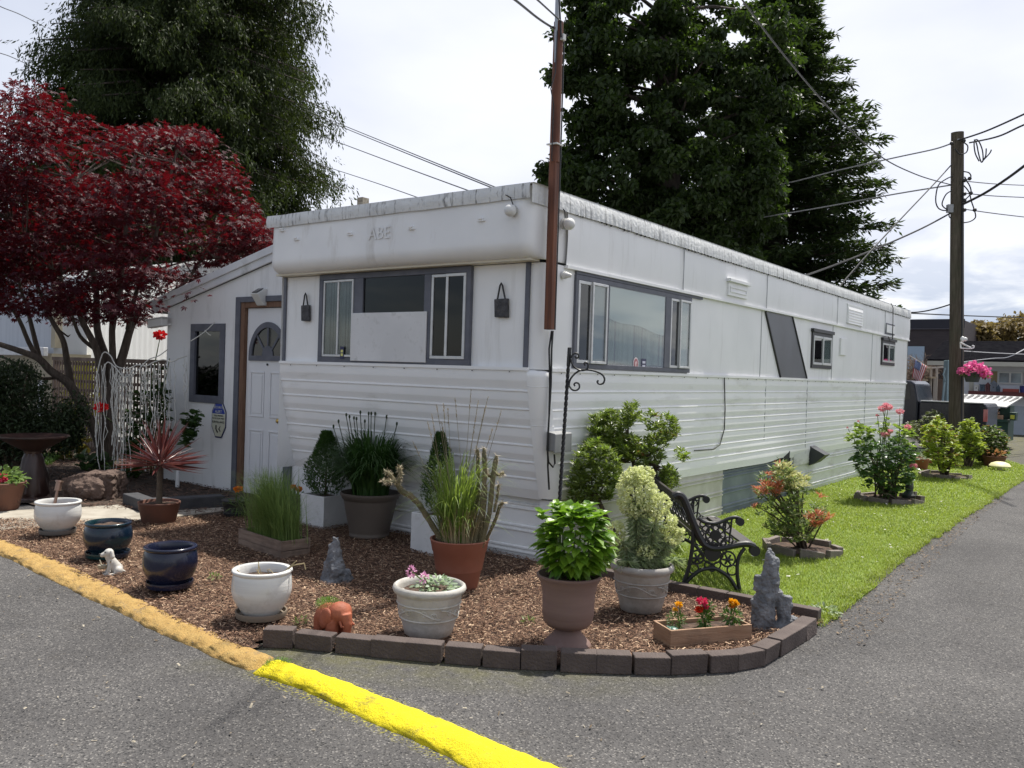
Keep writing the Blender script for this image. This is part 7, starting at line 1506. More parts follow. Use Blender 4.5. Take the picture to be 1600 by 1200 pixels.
# fir with layered boughs
dK = 29.0; c = groundfoot(1206, dK); fir = thing('fir_tree', 'tall dark fir with layered boughs right of the broadleaf tree', 'tree', c); mpp = dK/FPX
b = MB(); b.tube([c, W(1207, 400, dK), W(1205, 100, dK), W(1205, -90, dK)], [0.45, 0.36, 0.2, 0.03], 10)
P = []; D = []
xrf = lambda y: np.interp(y, [-90, 0, 40, 100, 150, 200, 300, 350, 440, 480], [8, 38, 55, 80, 105, 132, 160, 158, 165, 160])
for y in np.arange(-85, 560, 15.0):
    nb = 11; ph = rng.random()*PI
    for k in range(nb):
        a = 2*PI*k/nb+ph+0.25*rng.normal(); R_ = xrf(y)*mpp*(0.70+0.42*rng.random()); z = W(1206, y, dK)[2]+rng.normal()*0.08
        s0 = np.array([c[0], c[1], z]); dr = np.array([math.cos(a), math.sin(a), 0]); dp = 0.02+0.14*np.interp(y, [-85, 450], [-1.2, 1.0]); mid = s0+dr*R_*0.55-UP*dp*R_; tip = s0+dr*R_-UP*(dp*R_*0.8-0.02*R_)
        b.tube([s0, mid, tip], [0.045, 0.03, 0.008], 5); n = int(20+52*R_/2)
        t_ = 0.12+0.88*rng.random(n)**0.8; q = s0+(mid-s0)*np.minimum(1, t_/0.55)[:, None]+(tip-mid)*np.maximum(0, (t_-0.55)/0.45)[:, None]
        sdir = np.array([-dr[1], dr[0], 0]); w_ = (rng.random(n)-0.5)*2*(0.10+0.42*R_/3*(1.1-t_)); q = q+sdir*w_[:, None]+UP*(rng.normal(size=(n, 1))*0.045); P.append(q); D.append(dr+sdir*np.sign(w_)[:, None]*0.7+rng.normal(size=(n, 3))*0.25+UP*(-0.15))
P = np.concatenate(P); D = nrm(np.concatenate(D)); n = len(P)
frm_ = leafmat('fir_needles', (0.013, 0.027, 0.010), (0.042, 0.066, 0.018), (0.07, 0.12, 0.015), 0.6, 0.22, 0.3)
parts = [leafs(P+rng.normal(size=(n, 3))*0.07, nrm(D+rng.normal(size=(n, 3))*0.35), 0.17+0.16*rng.random(n), 0.055+0.03*rng.random(n), 0.1, 0.5) for k in range(3)]
npbuild('crown', parts, frm_, fir); b.build('trunk', tbark, fir)
# autumn-toned tree beyond the white house
dO = 44.0; mpp = dO/FPX; omt = leafmat('bronze_crown', (0.12, 0.09, 0.035), (0.20, 0.145, 0.06), (0.26, 0.2, 0.06), 0.6, 0.3)
for (cx, polyl, lab) in ((1535, [(1505, 555), (1506, 528), (1514, 515), (1530, 506), (1548, 512), (1552, 530), (1552, 560)], 'bronze-green tree behind the dark roof, nearer the utility pole'), (1575, [(1545, 560), (1550, 515), (1562, 500), (1580, 497), (1600, 496), (1640, 500), (1640, 560)], 'bronze-green tree behind the dark roof, at the right edge')):
    c = groundfoot(cx, dO); t_ = thing('bronze_tree', lab, 'tree', c, 'bronze trees beyond the white house'); tp = pxset(150, polyl, dO, 1.6); P = np.concatenate([inball(34, q, (0.36, 0.36, 0.26), 0.3)[0] for q in tp]); n = len(P)
    npbuild('crown', [ovals(P, rdir(n), 0.2+0.1*rng.random(n), 0.14)], omt, t_); b = MB(); b.tube([c, W(cx, 560, dO)], [0.3, 0.15], 8)
    for q in tp[:20]: b.tube([W(cx, 575, dO), q], [0.08, 0.02], 5)
    b.build('trunk', tbark, t_)
# bare tree before the dark building
dT = 34.0; c = groundfoot(1448, dT); t_ = thing('bare_tree', 'bare twiggy tree in front of the dark building', 'tree', c); b = MB()
def grow(p, d, L_, r, lvl):
    q = p+d*L_*0.5+rng.normal(size=3)*0.04*L_; e = q+nrm(d+rng.normal(size=3)*0.22)*L_*0.5; b.tube([p, q, e], [r, r*0.82, r*0.66], 5 if lvl > 2 else 4, caps=False)
    if lvl == 0: return
    for k in range(3 if lvl > 2 else 2+int(rng.random() < 0.6)): grow(e-(e-q)*rng.random()*0.6, nrm(d+rng.normal(size=3)*[0.75, 0.75, 0.45]+UP*0.15), L_*(0.62+0.2*rng.random()), r*0.62, lvl-1)
for dx in (-0.25, 0.3): grow(c+RIGHT*dx, nrm(UP+RIGHT*dx*0.5), 1.25, 0.10, 6)
b.build('branches', M('bare_twigs', (0.20, 0.15, 0.115), 0.9, (0.30, 0.23, 0.18), 2.0), t_)
# twig tops poking over the trailer's far end
c = groundfoot(1400, 20.0); t_ = thing('sapling', 'thin sapling top showing over the far end of the trailer roof', 'tree', c); b = MB(); b.tube([c, W(1400, 489, 20.0)], [0.05, 0.01], 6); b.build('trunk', tbark, t_)
tp = pxset(18, [(1380, 492), (1395, 482), (1408, 478), (1412, 490), (1395, 498)], 20.0, 0.3); npbuild('crown', [whorls(tp, 8, 0.12, 0.05, 0.2)], brm, t_)
# ================================================================ neighbours on the left
corr = M('corrugated_white', (0.70, 0.71, 0.70), 0.5, (0.78, 0.79, 0.77), 1.0, transl=(0.85, 0.86, 0.84), tfac=0.5)
hb = thing('corrugated_screen', 'tall white corrugated fibreglass screen beyond the lattice fence', 'screen', (-14, 3.4, 0)); b = MB()
def cw(u, v): x = -20+u*11; return (x, 3.4+0.02*math.sin(x*2*PI/0.20), v*3.6)
b.grid(cw, 420, 1); b.build('sheet', corr, hb, sharp=2.0); b = MB(); b.box(-20, -9, 3.43, 3.50, 3.5, 3.6); b.build('top_rail', MATS['fascia_white'], hb)
nbm = M('beige_wall', (0.34, 0.30, 0.22), 0.8, (0.40, 0.36, 0.27), 2.0, bump=0.1)
nb = thing('beige_house', 'beige neighbouring house with a white fascia at the left edge', 'house', (-17, 2.6, 0)); b = MB(); b.box(-22, -14.15, 2.6, 6.0, 0, 1.78); b.build('wall', nbm, nb)
b = MB(); b.box(-22, -14.0, 2.35, 2.45, 1.72, 1.90); b.build('fascia', MATS['fascia_white'], nb, bevel=0.01); b = MB(); b.box(-22, -14.3, 2.7, 5.6, 1.78, 3.4); b.box(-14.32, -14.15, 2.65, 2.8, 1.9, 3.4, 1); b.build('upper_wall', [M('pale_blue_cladding', (0.42, 0.45, 0.50), 0.5, (0.48, 0.51, 0.56), 2.0, stretch=(6, 1, 0.3)), nbm], nb)
b = MB(); p0, p1 = PY(63, 594, 2.6), PY(68, 650, 2.6); b.box(p0[0], p1[0], 2.55, 2.6, p1[2], p0[2]); b.build('downpipe', MATS['fascia_white'], nb)
lat = M('lattice_wood', (0.13, 0.095, 0.075), 0.85, (0.20, 0.15, 0.12), 5.0, bump=0.2)
YL = 2.2; L0, L1_ = PY(84, 600, YL)[0], PY(263, 600, YL)[0]; ZL = PY(85, 563, YL)[2]
lf = thing('lattice_fence', 'brown square lattice fence behind the Japanese maple', 'fence', ((L0+L1_)/2, YL, 0)); b = MB()
for x in np.arange(L0, L1_, 0.105): b.box(x, x+0.048, YL-0.012, YL, 0.05, ZL)
for z in np.arange(0.08, ZL, 0.165): b.box(L0, L1_, YL+0.001, YL+0.012, z, z+0.055)
b.build('lattice_panel', lat, lf); b = MB(); b.box(L0-0.05, L1_+0.05, YL-0.025, YL+0.02, ZL, ZL+0.07); b.build('top_rail', lat, lf)
for x in (L0-0.1, (L0+L1_)/2+0.1, L1_): b = MB(); b.box(x, x+0.09, YL+0.02, YL+0.11, 0, ZL+0.05); b.build('post', lat, lf)
c = np.array([PY(132, 600, 2.85)[0], 2.85, 0]); t_ = thing('yellow_shrub', 'sunlit yellow shrub showing through the lattice fence', 'shrub', c); P, D = inball(1500, c+UP*0.85, (0.6, 0.3, 0.8), 0.3)
npbuild('foliage', [ovals(P, D, 0.10, 0.06)], leafmat('gold_leaf', (0.45, 0.42, 0.02), (0.30, 0.36, 0.04), (0.6, 0.55, 0.03)), t_); stems(t_, c, list(P[:10]), 0.02, 0.006)
# ================================================================ right background
polem = M('pole_wood', (0.060, 0.048, 0.034), 0.9, (0.105, 0.088, 0.065), 6.0, stretch=(5, 5, 0.4), bump=0.5, bscale=14, dirt=(0.05, 0.055, 0.03), dscale=1.2)
dPL = 19.7; p0 = G(1494, 716); p1 = W(1496, 207, dPL); up_ = thing('utility_pole', 'weathered brown wooden utility pole beside the lawn end', 'utility pole', p0); b = MB()
b.tube([p0-UP*0.1, p0*0.5+p1*0.5, p1], [0.168, 0.15, 0.135], 20); b.build('pole', polem, up_)
def ploc(px, py, k=-0.18): return W(px, py, dPL+k)
cabl = MATS['black_plastic']; hwm = M('grey_hardware', (0.3, 0.31, 0.32), 0.5)
b = MB()
for L_ in ([(1489, 275), (1478, 280), (1466, 290), (1462, 312), (1466, 325), (1476, 329), (1484, 326)], [(1487, 298), (1478, 304), (1472, 318), (1476, 325), (1484, 328)], [(1505, 222), (1512, 228), (1510, 238), (1500, 241), (1495, 236), (1492, 232)], [(1506, 268), (1514, 270), (1517, 276), (1511, 281), (1507, 276)], [(1508, 280), (1515, 290), (1517, 302), (1508, 312)], [(1506, 290), (1514, 300), (1518, 315), (1523, 330), (1524, 340), (1516, 346), (1506, 348)], [(1484, 330), (1483, 338), (1487, 342)], [(1522, 218), (1526, 225), (1529, 240), (1533, 253), (1536, 250), (1535, 235), (1530, 222), (1525, 218), (1522, 224), (1524, 240), (1530, 252)], [(1535, 252), (1540, 244), (1541, 232)], [(1535, 252), (1546, 240), (1549, 234)]): px_tube(b, L_, dPL-0.2, 0.014, 4)
b.build('cable_loop', cabl, up_)
b = MB()
for px, py in ((1507, 282), (1507, 303), (1507, 313), (1507, 328), (1515, 279), (1523, 328), (1487, 224), (1506, 220), (1517, 302)): b.sphere(ploc(px, py), 0.045, 8)
b.build('insulator', M('dark_ceramic', (0.02, 0.018, 0.018), 0.4), up_)
b = MB(); q = ploc(1484, 326); b.obox(q, RIGHT*0.06, FWD*0.05, UP*0.09); b.obox(ploc(1500, 218), RIGHT*0.06, FWD*0.02, UP*0.012); b.build('bracket_plate', hwm, up_)
b = MB(); px_tube(b, [(1504, 222), (1503.5, 400), (1503, 560), (1502, 715)], dPL-0.05, 0.022, 4); b.build('ground_wire', cabl, up_)
# light and hanging basket
b = MB(); q = ploc(1504, 530, -0.1); b.sphere(q, (0.05, 0.05, 0.07), 10); b.sphere(q+RIGHT*0.06, 0.05, 10); b.build('pole_lamp', MATS['white_plastic'], up_)
hbk = thing('hanging_basket', 'charcoal hanging basket of pink petunias on the utility pole', 'hanging basket', W(1519, 597, dPL-0.35)); wb = M('white_bracket', (0.70, 0.70, 0.69), 0.45); b = MB()
px_tube(b, [(1501, 534), (1501, 543), (1502, 544)], dPL-0.25, 0.018, 2); px_tube(b, [(1501, 535), (1510, 540), (1517, 543)], dPL-0.28, 0.018, 2); px_tube(b, [(1502, 544), (1512, 544.5), (1520, 544), (1522, 541), (1519, 540)], dPL-0.28, 0.016, 3); b.build('bracket', wb, hbk)
c = W(1519, 597, dPL-0.35); b = MB(); b.lathe([(0.13, 0.0), (0.135, 0.01), (0.185, 0.2), (0.195, 0.21), (0.195, 0.235), (0.18, 0.235), (0.01, 0.2)], 20, c); b.build('pot', M('charcoal_pot', (0.05, 0.055, 0.06), 0.5), hbk)
b = MB()
for s in (-1, 1): b.tube([c+RIGHT*0.18*s+UP*0.23, W(1519, 546, dPL-0.3)], 0.006, 4)
b.build('hanger', cabl, hbk)
P = pxset(430, [(1498, 585), (1500, 577), (1512, 569), (1522, 566), (1535, 570), (1547, 578), (1546, 590), (1538, 588), (1530, 584), (1508, 584)], dPL-0.35, 0.25); n = len(P); pet = leafmat('petunia', (0.62, 0.05, 0.30), (0.80, 0.28, 0.42), (0.8, 0.15, 0.4))
npbuild('flower', [ovals(P, nrm(rdir(n)+np.array([0.0, -0.4, 0.2])), 0.085, 0.08, up=0.3)], pet, hbk, kind='stuff'); P = pxset(160, [(1500, 588), (1505, 575), (1540, 575), (1548, 590)], dPL-0.3, 0.22); npbuild('foliage', [ovals(P, rdir(160), 0.08, 0.05)], dkg, hbk)
# blue-green utility box on a post
dPL2 = dPL+3.6; c0 = W(1481, 634, dPL2); ub = thing('utility_box', 'tall blue-green electrical cabinet left of the utility pole', 'utility box', (c0[0], c0[1], 0)); z1 = W(1481, 563, dPL2)[2]; b = MB(); q = c0.copy(); b.obox((q[0], q[1], (q[2]-0.0+z1)/2-0.0), RIGHT*0.10, FWD*0.12, UP*(z1-q[2])/2); b.build('cabinet', M('blue_green_paint', (0.22, 0.31, 0.33), 0.5, (0.27, 0.36, 0.38), 3.0), ub, bevel=0.01); b = MB(); b.obox((q[0], q[1], (q[2])/2), RIGHT*0.05, FWD*0.05, UP*q[2]/2); b.build('leg', MATS['galvanised'], ub); b = MB(); b.tube([W(1477, 575, dPL2-.1), W(1474, 585, dPL2-.1), W(1477, 595, dPL2-.1)], 0.02, 6); b.tube([W(1476, 597, dPL2-.1), W(1472, 632, dPL2-.1)], 0.03, 6); b.build('conduit', MATS['blue_green_paint'], ub)
# dark pickup
yT = 17.6; tk = thing('pickup_truck', 'dark navy pickup truck parked across the lane behind the utility pole', 'pickup truck', (-1, yT+0.9, 0)); nv = M('navy_car_paint', (0.010, 0.012, 0.022), 0.25, coat=0.15); xr_ = 1.02
b = MB()
b.prism([(xr_, yT, 0.5), (xr_+0.01, yT, 1.2), (xr_-0.04, yT, 1.28), (-0.50, yT, 1.28), (-0.50, yT, 0.45), (-0.05, yT, 0.45), (0.02, yT, 0.66), (0.14, yT, 0.78), (0.30, yT, 0.82), (0.46, yT, 0.78), (0.58, yT, 0.66), (0.65, yT, 0.48)], (0, 1.85, 0)); b.build('bed', nv, tk, bevel=0.03)
b = MB(); b.prism([(-0.52, yT, 0.42), (-0.52, yT, 1.3), (-0.60, yT+0.0, 1.72), (-0.72, yT, 1.80), (-1.7, yT, 1.80), (-1.95, yT, 1.7), (-2.35, yT, 1.28), (-3.5, yT, 1.2), (-3.62, yT, 0.9), (-3.62, yT, 0.45), (-3.3, yT, 0.45), (-3.15, yT, 0.75), (-2.9, yT, 0.82), (-2.6, yT, 0.75), (-2.45, yT, 0.45)], (0, 1.85, 0)); cab = b.build('cab', nv, tk, bevel=0.05)
b = MB(); b.prism([(-0.70, yT-0.012, 1.32), (-0.74, yT-0.012, 1.70), (-1.2, yT-0.012, 1.72), (-1.2, yT-0.012, 1.32)], (0, 0.02, 0)); b.build('side_window', MATS['black_pane'], tk); b = MB(); b.prism([(-1.28, yT-0.012, 1.32), (-1.28, yT-0.012, 1.72), (-1.75, yT-0.012, 1.68), (-2.1, yT-0.012, 1.32)], (0, 0.02, 0)); b.build('side_window', MATS['black_pane'], tk)
for xw in (0.30, -2.9):
    b = MB(); b.tube([(xw, yT+0.02, 0.36), (xw, yT+0.24, 0.36)], 0.36, 24); w_ = b.build('wheel', M('tyre', (0.015, 0.015, 0.015), 0.8), tk); b = MB(); b.tube([(xw, yT+0.0, 0.36), (xw, yT+0.03, 0.36)], 0.2, 16); b.build('rim', M('wheel_alloy', (0.4, 0.4, 0.4), 0.3, metal=0.8), w_)
b = MB(); b.box(xr_-0.07, xr_+0.02, yT-0.015, yT+0.05, 0.85, 1.15); b.build('tail_light', M('tail_red', (0.35, 0.05, 0.05), 0.25, (0.6, 0.3, 0.3), 3.0), tk); b = MB(); b.box(xr_-0.02, xr_+0.14, yT+0.05, yT+1.8, 0.48, 0.62); b.build('bumper', M('chrome', (0.5, 0.5, 0.5), 0.2, metal=0.9), tk, bevel=0.02)
b = MB(); b.beam((-0.46, yT+0.02, 1.295), (0.95, yT+0.02, 1.295), 0.10, 0.03); b.build('bed_rail_highlight', M('rail_highlight', (0.45, 0.46, 0.48), 0.35), tk, bevel=0.01)  # rail coloured pale to paint in a bright highlight along the bed
# dumpster
yD = 21.0; dm = thing('dumpster', 'dark green dumpster with a striped lid propped open on cardboard', 'dumpster', (0.5, yD+0.6, 0)); dgm = M('dumpster_green', (0.012, 0.045, 0.030), 0.5, (0.02, 0.06, 0.042), 5.0, dirt=(0.06, 0.05, 0.04), dscale=2.5)
xa_, xb_ = -0.25, 1.10; b = MB(); b.box(xa_, xb_, yD, yD+1.2, 0.2, 0.80); b.box(xa_-0.04, xb_+0.04, yD-0.05, yD, 0.74, 0.82); b.box(xb_-0.25, xb_, yD+0.3, yD+1.2, 0.80, 1.2); b.box(xa_, xa_+0.2, yD+0.3, yD+1.2, 0.8, 1.2); b.build('bin', dgm, dm, bevel=0.01)
for x in (xa_+0.1, xb_-0.1): b = MB(); b.tube([(x, yD+0.1, 0.1), (x+0.06, yD+0.1, 0.1)], 0.1, 12); b.build('caster', MATS['tyre'], dm)
b = MB(); b.box(xb_, xb_+0.16, yD+0.1, yD+0.5, 0.80, 1.02); b.build('side_pocket', dgm, dm, bevel=0.01); b = MB(); b.box(xb_+0.03, xb_+0.13, yD+0.085, yD+0.097, 0.84, 0.95); b.build('yellow_label', M('label_yellow', (0.5, 0.5, 0.05), 0.5), dm)
b = MB(); P4 = [np.array([xa_-0.05, yD-0.1, 1.20]), np.array([xb_-0.05, yD-0.1, 1.14]), np.array([xb_+0.20, yD+1.1, 1.42]), np.array([xa_+0.0, yD+1.1, 1.44])]
lerp = lambda a, c_, k: a+(c_-a)*k
b.prism(P4, (0, 0, 0.03), 0)
for k in range(9):
    s0 = 0.06+k*0.105; P_ = [lerp(P4[0], P4[1], s0), lerp(P4[0], P4[1], s0+0.035), lerp(P4[3], P4[2], s0+0.05+0.02), lerp(P4[3], P4[2], s0+0.02)]
    b.prism([p+np.array([0, 0.12 if i < 2 else -0.12, 0.031]) for i, p in enumerate(P_)], (0, 0, 0.006), 1)
b.build('lid', [M('lid_white', (0.42, 0.42, 0.41), 0.6), blackm], dm)
cdb = M('cardboard', (0.30, 0.17, 0.10), 0.85, (0.38, 0.24, 0.15), 4.0)
for i, (x0, x1, z0, z1, y0) in enumerate([(0.42, 0.95, 0.80, 0.93, yD+0.04), (0.40, 0.85, 0.94, 1.01, yD+0.06), (0.5, 0.82, 1.02, 1.10, yD+0.08)]):
    b = MB(); b.box(x0, x1, y0, y0+0.7, z0, z1); b.build('cardboard_box', cdb, None, ['lowest', 'middle', 'topmost'][i]+' flattened cardboard box stuffed in the open dumpster', 'box', 'cardboard in the dumpster', bevel=0.02)
# white house with a dark roof
yH = 30.0; wh = thing('white_house', 'white house with a dark low-pitched roof and garage behind the dumpster', 'house', (2.5, yH, 0)); whw = M('white_house_wall', (0.70, 0.72, 0.77), 0.7, (0.75, 0.77, 0.81), 1.0)
b = MB(); b.box(-1.9, 7.5, yH, yH+6, 0, 2.62); b.build('wall', whw, wh); b = MB(); b.prism([(-2.6, yH-0.6, 2.60), (8, yH-0.6, 2.60), (8, yH+2.6, 3.45), (-2.6, yH+2.6, 3.45)], (0, 0, 0.08)); b.prism([(-2.6, yH+2.6, 3.45), (8, yH+2.6, 3.45), (8, yH+6.4, 2.5), (-2.6, yH+6.4, 2.5)], (0, 0, 0.08)); b.build('roof', M('black_shingle', (0.007, 0.007, 0.009), 0.95, (0.012, 0.012, 0.014), 6.0, spec=0.0), wh)
b = MB(); b.box(-2.6, 8, yH-0.62, yH-0.58, 2.46, 2.62); b.build('fascia', M('cream_fascia', (0.55, 0.53, 0.46), 0.6), wh)
p0, p1 = PY(1559, 580, yH), PY(1598, 601, yH); b = MB(); HW = lambda a, c_, d: np.array([a, yH-d, c_]); frame(b, HW, p0[0], p1[0], p1[2], p0[2], 0.06, 0.0, 0.05); slab(b, HW, (p0[0]+p1[0])/2-0.03, (p0[0]+p1[0])/2+0.03, p1[2]+0.06, p0[2]-0.06, 0.0, 0.05); w_ = b.build('window', MATS['white_plastic'], wh); b = MB(); slab(b, HW, p0[0]+0.06, p1[0]-0.06, p1[2]+0.06, p0[2]-0.06, 0.005, 0.02); b.build('pane', M('blue_pane', (0.08, 0.11, 0.14), 0.1, (0.3, 0.38, 0.42), 2.0), w_)
for x in (PY(1549, 590, yH)[0], p1[0]+0.03): b = MB(); slab(b, HW, x, x+0.20, p1[2], p0[2], 0.0, 0.04); b.build('shutter', M('tan_shutter', (0.30, 0.23, 0.12), 0.7), wh)
p0, p1 = PY(1577, 634, yH), PY(1620, 662, yH); b = MB(); slab(b, HW, p0[0], p1[0], 0.0, p0[2], 0.0, 0.03)
for k in range(1, 4): slab(b, HW, p0[0], p1[0], p0[2]*k/4-0.01, p0[2]*k/4+0.01, 0.03, 0.045)
b.build('garage_door', M('garage_white', (0.45, 0.50, 0.56), 0.5), wh)
sh0 = PY(1514, 613, yH-0.4); b = MB(); b.box(sh0[0], 7, yH-0.55, yH, sh0[2]-0.10, sh0[2]+0.06); b.build('red_ledge', M('dark_red_paint', (0.12, 0.03, 0.03), 0.6), wh)
b = MB(); x0 = PY(1515, 600, yH)[0]; slab(b, HW, x0, x0+0.14, 0, 2.5, 0.0, 0.06); b.build('corner_board', MATS['cream_fascia'], wh)
zl = sh0[2]+0.06
for px, w_, h_, mt, lab, roof_ in ((1526, 0.13, 0.20, MATS['white_plastic'], 'white birdhouse on the red ledge of the white house', 0), (1535, 0.14, 0.22, M('slate_blue', (0.06, 0.09, 0.13), 0.6), 'slate blue birdhouse on the red ledge of the white house', 0), (1543.5, 0.14, 0.2, M('maroon', (0.10, 0.03, 0.035), 0.6), 'maroon birdhouse with a pitched roof on the red ledge', 1), (1553, 0.16, 0.28, M('grey_blue', (0.16, 0.18, 0.22), 0.6), 'tall grey birdhouse on the red ledge of the white house', 1), (1560, 0.10, 0.12, MATS['slate_blue'], 'smallest dark birdhouse on the red ledge', 1)):
    x = PY(px, 605, yH-0.4)[0]; b = MB(); b.box(x-w_/2, x+w_/2, yH-0.48, yH-0.34, zl, zl+h_)
    if roof_: b.prism([(x-w_*0.7, yH-0.5, zl+h_), (x+w_*0.7, yH-0.5, zl+h_), (x, yH-0.5, zl+h_+0.13)], (0, 0.18, 0))
    else: b.box(x-w_*0.62, x+w_*0.62, yH-0.5, yH-0.32, zl+h_, zl+h_+0.03)
    b.tube([(x, yH-0.485, zl+h_*0.55), (x, yH-0.478, zl+h_*0.55)], 0.022, 10, 1); b.build('birdhouse', [mt, blackm], None, lab, 'birdhouse', 'birdhouses on the red ledge')
x0 = PY(1567, 609, yH-0.4)[0]; b = MB(); b.box(x0, x0+0.5, yH-0.5, yH-0.3, zl, zl+0.12); b.build('window_box', M('brick_red', (0.28, 0.05, 0.04), 0.6), None, 'long brick-red trough on the red ledge of the white house', 'trough', bevel=0.01)
x0 = PY(1598, 609, yH-0.4)[0]; b = MB(); b.lathe([(0.08, 0), (0.10, 0.2), (0.11, 0.24), (0.09, 0.24), (0.0, 0.2)], 14, (x0, yH-0.4, zl)); b.build('blue_pot', M('cobalt', (0.03, 0.03, 0.16), 0.3), None, 'cobalt blue pot at the right end of the red ledge', 'pot')
# dark flat-roofed building
yK = 38.0; q0, q1 = PY(1400, 499, yK), PY(1506, 500, yK); kb_ = thing('dark_building', 'dark flat-roofed building behind the bare tree', 'building', (-6, yK, 0)); dkm = M('dark_cladding', (0.050, 0.040, 0.042), 0.8, (0.065, 0.052, 0.054), 2.0, stretch=(1, 1, 8))
b = MB(); b.box(-14, q1[0], yK, yK+8, 0, q1[2]); b.build('wall', dkm, kb_); b = MB(); b.box(-14, q1[0]+0.05, yK-0.06, yK, q1[2]-0.38, q1[2]+0.05); b.build('parapet', M('parapet_dark', (0.028, 0.028, 0.04), 0.6), kb_); b = MB(); b.box(-14, q1[0], yK-0.08, yK-0.001, q1[2]-0.42, q1[2]-0.39); b.build('trim_line', M('pale_line', (0.13, 0.12, 0.14), 0.6), kb_)
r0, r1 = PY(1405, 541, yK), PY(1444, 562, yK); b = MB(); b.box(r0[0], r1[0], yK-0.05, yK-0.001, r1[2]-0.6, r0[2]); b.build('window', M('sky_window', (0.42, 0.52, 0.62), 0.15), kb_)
# deck stairs with pale railing, stacked timber, flag
dk_ = thing('deck_stairs', 'brown deck stairs with a pale railing between the truck and the dark building', 'stairs', groundfoot(1455, 27)); dz = 27.0
brn = M('deck_brown', (0.07, 0.045, 0.033), 0.85, (0.11, 0.075, 0.055), 3.0); pale = M('pale_rail_wood', (0.42, 0.37, 0.32), 0.7); tan = M('tan_board', (0.36, 0.28, 0.19), 0.8)
b = MB(); A = groundfoot(1438, dz+0.5); B = groundfoot(1478, dz+0.5); b.beam(A+UP*0.95, B+UP*0.95, 0.9, 1.9); b.build('platform', brn, dk_)
for px in (1455, 1460.5, 1464): a = W(px, 573 if px != 1460.5 else 590, dz); a2 = groundfoot(px, dz); b = MB(); b.beam(a2, a, 0.06, 0.06, up=(1, 0, 0)); b.build('baluster', pale, dk_)
b = MB(); b.beam(W(1443, 575.5, dz), W(1476, 573.5, dz), 0.06, 0.05); b.build('handrail', pale, dk_)
for k, (px0, px1, py) in enumerate([(1438, 1447, 594), (1450, 1459, 590), (1443, 1453, 576)]): b = MB(); b.beam(W(px0, py, dz-0.1), W(px1, py, dz-0.1), 0.3, 0.05); b.build('tread', tan, dk_)
b = MB(); b.beam(groundfoot(1442, dz-0.15), W(1442, 595, dz-0.15), 0.12, 0.05, up=(0, 1, 0)); b.beam(groundfoot(1452, dz-0.2), W(1447, 603, dz-0.2), 0.08, 0.05, up=(0, 1, 0)); b.build('stringer', tan, dk_)
dFl = 24.0; fl_ = thing('flag', 'small American flag hanging by the far end of the mobile home', 'flag', W(1436, 575, dFl))
A, B, C_, D_ = (np.array([1430, 562.0]), np.array([1448, 572.5]), np.array([1438, 598.0]), np.array([1425, 590.0]))
fb = MB(); P = lambda s, t: (lambda q: W(q[0], q[1], dFl+0.06*math.sin(s*6)+0.0))(A*(1-s)*(1-t)+B*s*(1-t)+C_*s*t+D_*(1-s)*t)
for k in range(13):
    fb.add([P(k/13+(1/13)*i*1.0, j/8) for j in range(9) for i in (0, 1)], [(2*j, 2*j+1, 2*j+3, 2*j+2) for j in range(8)], 0 if k % 2 == 0 else 1, True)
fb.add([P(i*0.54/4, j*0.45/4)-FWD*0.012 for j in range(5) for i in range(5)], [(5*j+i, 5*j+i+1, 5*j+i+6, 5*j+i+5) for j in range(4) for i in range(4)], 2, True)
for j in range(5):
    for i in range(5): 
        q = P(0.05+i*0.105, 0.045+j*0.088)-FWD*0.016; fb.obox(q, RIGHT*0.008, FWD*0.001, UP*0.008, 1)
o = fb.build('cloth', [M('flag_red', (0.45, 0.05, 0.06), 0.8), M('flag_white', (0.66, 0.64, 0.62), 0.8), M('flag_blue', (0.16, 0.20, 0.34), 0.8)], fl_); so_ = o.modifiers.new('thick', 'SOLIDIFY'); so_.thickness = 0.004
b = MB(); b.tube([W(1421, 556, dFl+0.03), W(1433, 563, dFl+0.03), W(1449, 573, dFl+0.03)], 0.015, 6); b.build('staff', pale, fl_)
# ================================================================ overhead lines
wire = M('wire_black', (0.012, 0.012, 0.013), 0.5); wireg = M('wire_grey', (0.16, 0.165, 0.17), 0.5)
def pline(pts, d0, d1, r, lab, mt=None):
    Q = smooth_path(pts, 6); k = len(Q); s = np.concatenate([[0], np.cumsum([np.hypot(*(Q[i+1]-Q[i])) for i in range(k-1)])]); s /= s[-1]
    b = MB(); b.tube([W(q[0], q[1], 1/((1-t)/d0+t/d1)) for q, t in zip(Q, s)], r, 6); b.build('power_line', mt or wire, None, lab, 'wire', 'overhead wires')
pline([(420, 148), (495, 179), (640, 238), (790, 299)], 34, 11.5, 0.010, 'upper strand of the twin wires left of the timber mast', wireg); pline([(420, 152), (495, 182.5), (640, 241.5), (790, 302)], 34, 11.5, 0.010, 'lower strand of the twin wires left of the timber mast', wireg)
pline([(430, 185), (512, 216), (640, 264), (760, 308)], 34, 13, 0.011, 'wire just below the twin wires, running down to the roof', wireg); pline([(440, 238), (505, 259), (600, 290), (690, 322)], 34, 15, 0.010, 'lowest thin wire between the cedar and the roof', wireg)
pline([(770, -24), (805, 0), (840, 28), (866, 45)], 5.2, 7.25, 0.009, 'thick service drop reaching the mast top from the upper left'); pline([(812, -24), (840, 0), (862, 20), (880, 36)], 5.4, 7.25, 0.007, 'thinner service drop just right of the thick one at the mast top')
pline([(1135, -38), (1160, 0), (1220, 80), (1300, 174), (1370, 240), (1430, 272), (1487, 289)], 9, 19.6, 0.011, 'wire sloping from the top middle down to the utility pole')
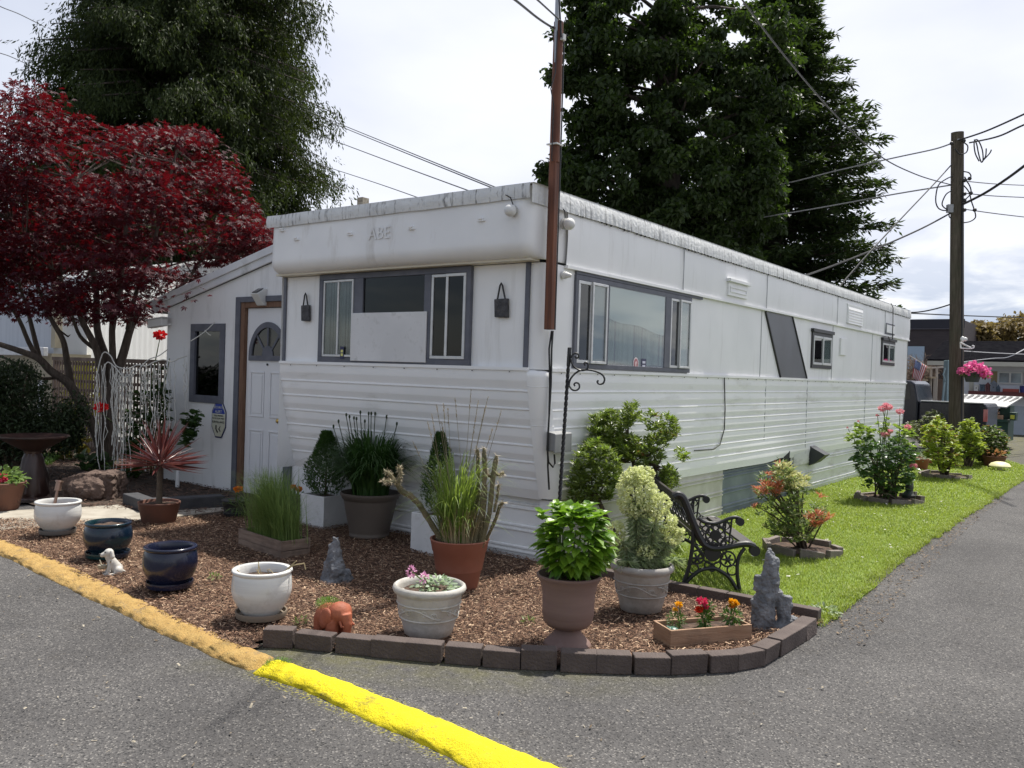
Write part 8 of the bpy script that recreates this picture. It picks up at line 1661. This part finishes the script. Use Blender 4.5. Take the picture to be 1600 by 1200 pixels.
pline([(960, 324), (1010, 318), (1200, 292), (1310, 266), (1400, 246), (1460, 233), (1487, 224)], 27, 19.6, 0.016, 'upper cable crossing the broadleaf tree to the pole top', wireg); pline([(1000, 368), (1045, 362), (1250, 330), (1400, 303), (1487, 289)], 26, 19.6, 0.017, 'lower cable crossing both trees to the utility pole', wireg)
pline([(1300, 462), (1340, 415), (1400, 350), (1455, 292), (1487, 257)], 15.5, 19.6, 0.014, 'steep cable from the trailer roof up to the utility pole'); pline([(1240, 437), (1310, 412), (1375, 386), (1440, 357), (1487, 332)], 15.5, 19.6, 0.018, 'thick sagging cable from the trailer roof to the utility pole')
pline([(1498, 219), (1540, 205), (1590, 183), (1660, 150)], 19.5, 15, 0.018, 'topmost cable leaving the pole to the right edge'); pline([(1515, 223), (1560, 213), (1600, 195), (1660, 172)], 19.5, 15, 0.018, 'second cable leaving the pole top to the right edge'); pline([(1505, 319), (1540, 301), (1575, 278), (1610, 252), (1660, 215)], 19.5, 14, 0.026, 'thick cable rising from the pole to the right edge')
pline([(1508, 283), (1550, 287), (1600, 289.5), (1660, 291)], 19.6, 24, 0.012, 'upper thin wire level to the right of the pole', wireg); pline([(1508, 302), (1550, 306), (1600, 308.5), (1660, 311)], 19.6, 24, 0.012, 'middle thin wire level to the right of the pole', wireg); pline([(1508, 327), (1550, 333), (1600, 339), (1660, 345)], 19.6, 24, 0.012, 'lower thin wire level to the right of the pole', wireg)
pline([(1395, 487), (1430, 488), (1460, 483), (1490, 474)], 22, 20.1, 0.016, 'short low cable curving up to the pole above the dark building'); pline([(1395, 488), (1490, 492.5), (1600, 496.5), (1660, 499)], 22, 30, 0.018, 'low cable level above the dark building and roofs')
pline([(-60, -18), (0, 10), (30, 22), (70, 42)], 20, 30, 0.013, 'upper wire at the top left corner'); pline([(-60, 66), (0, 83), (20, 90), (50, 104)], 20, 30, 0.013, 'lower wire at the top left corner')
pline([(1498, 548), (1545, 551), (1600, 553.5), (1660, 555)], 20, 24, 0.012, 'pale wire crossing in front of the dark house roof', M('wire_pale', (0.4, 0.4, 0.42), 0.5)); pline([(1500, 566), (1550, 560), (1575, 558), (1600, 546), (1650, 520)], 20, 24, 0.012, 'pale kinked cable by the eave of the white house', MATS['wire_pale'])
pline([(668, 318), (672, 308), (690, 306), (702, 311)], 8.2, 8.0, 0.006, 'short loop of cable lying on the roof edge')
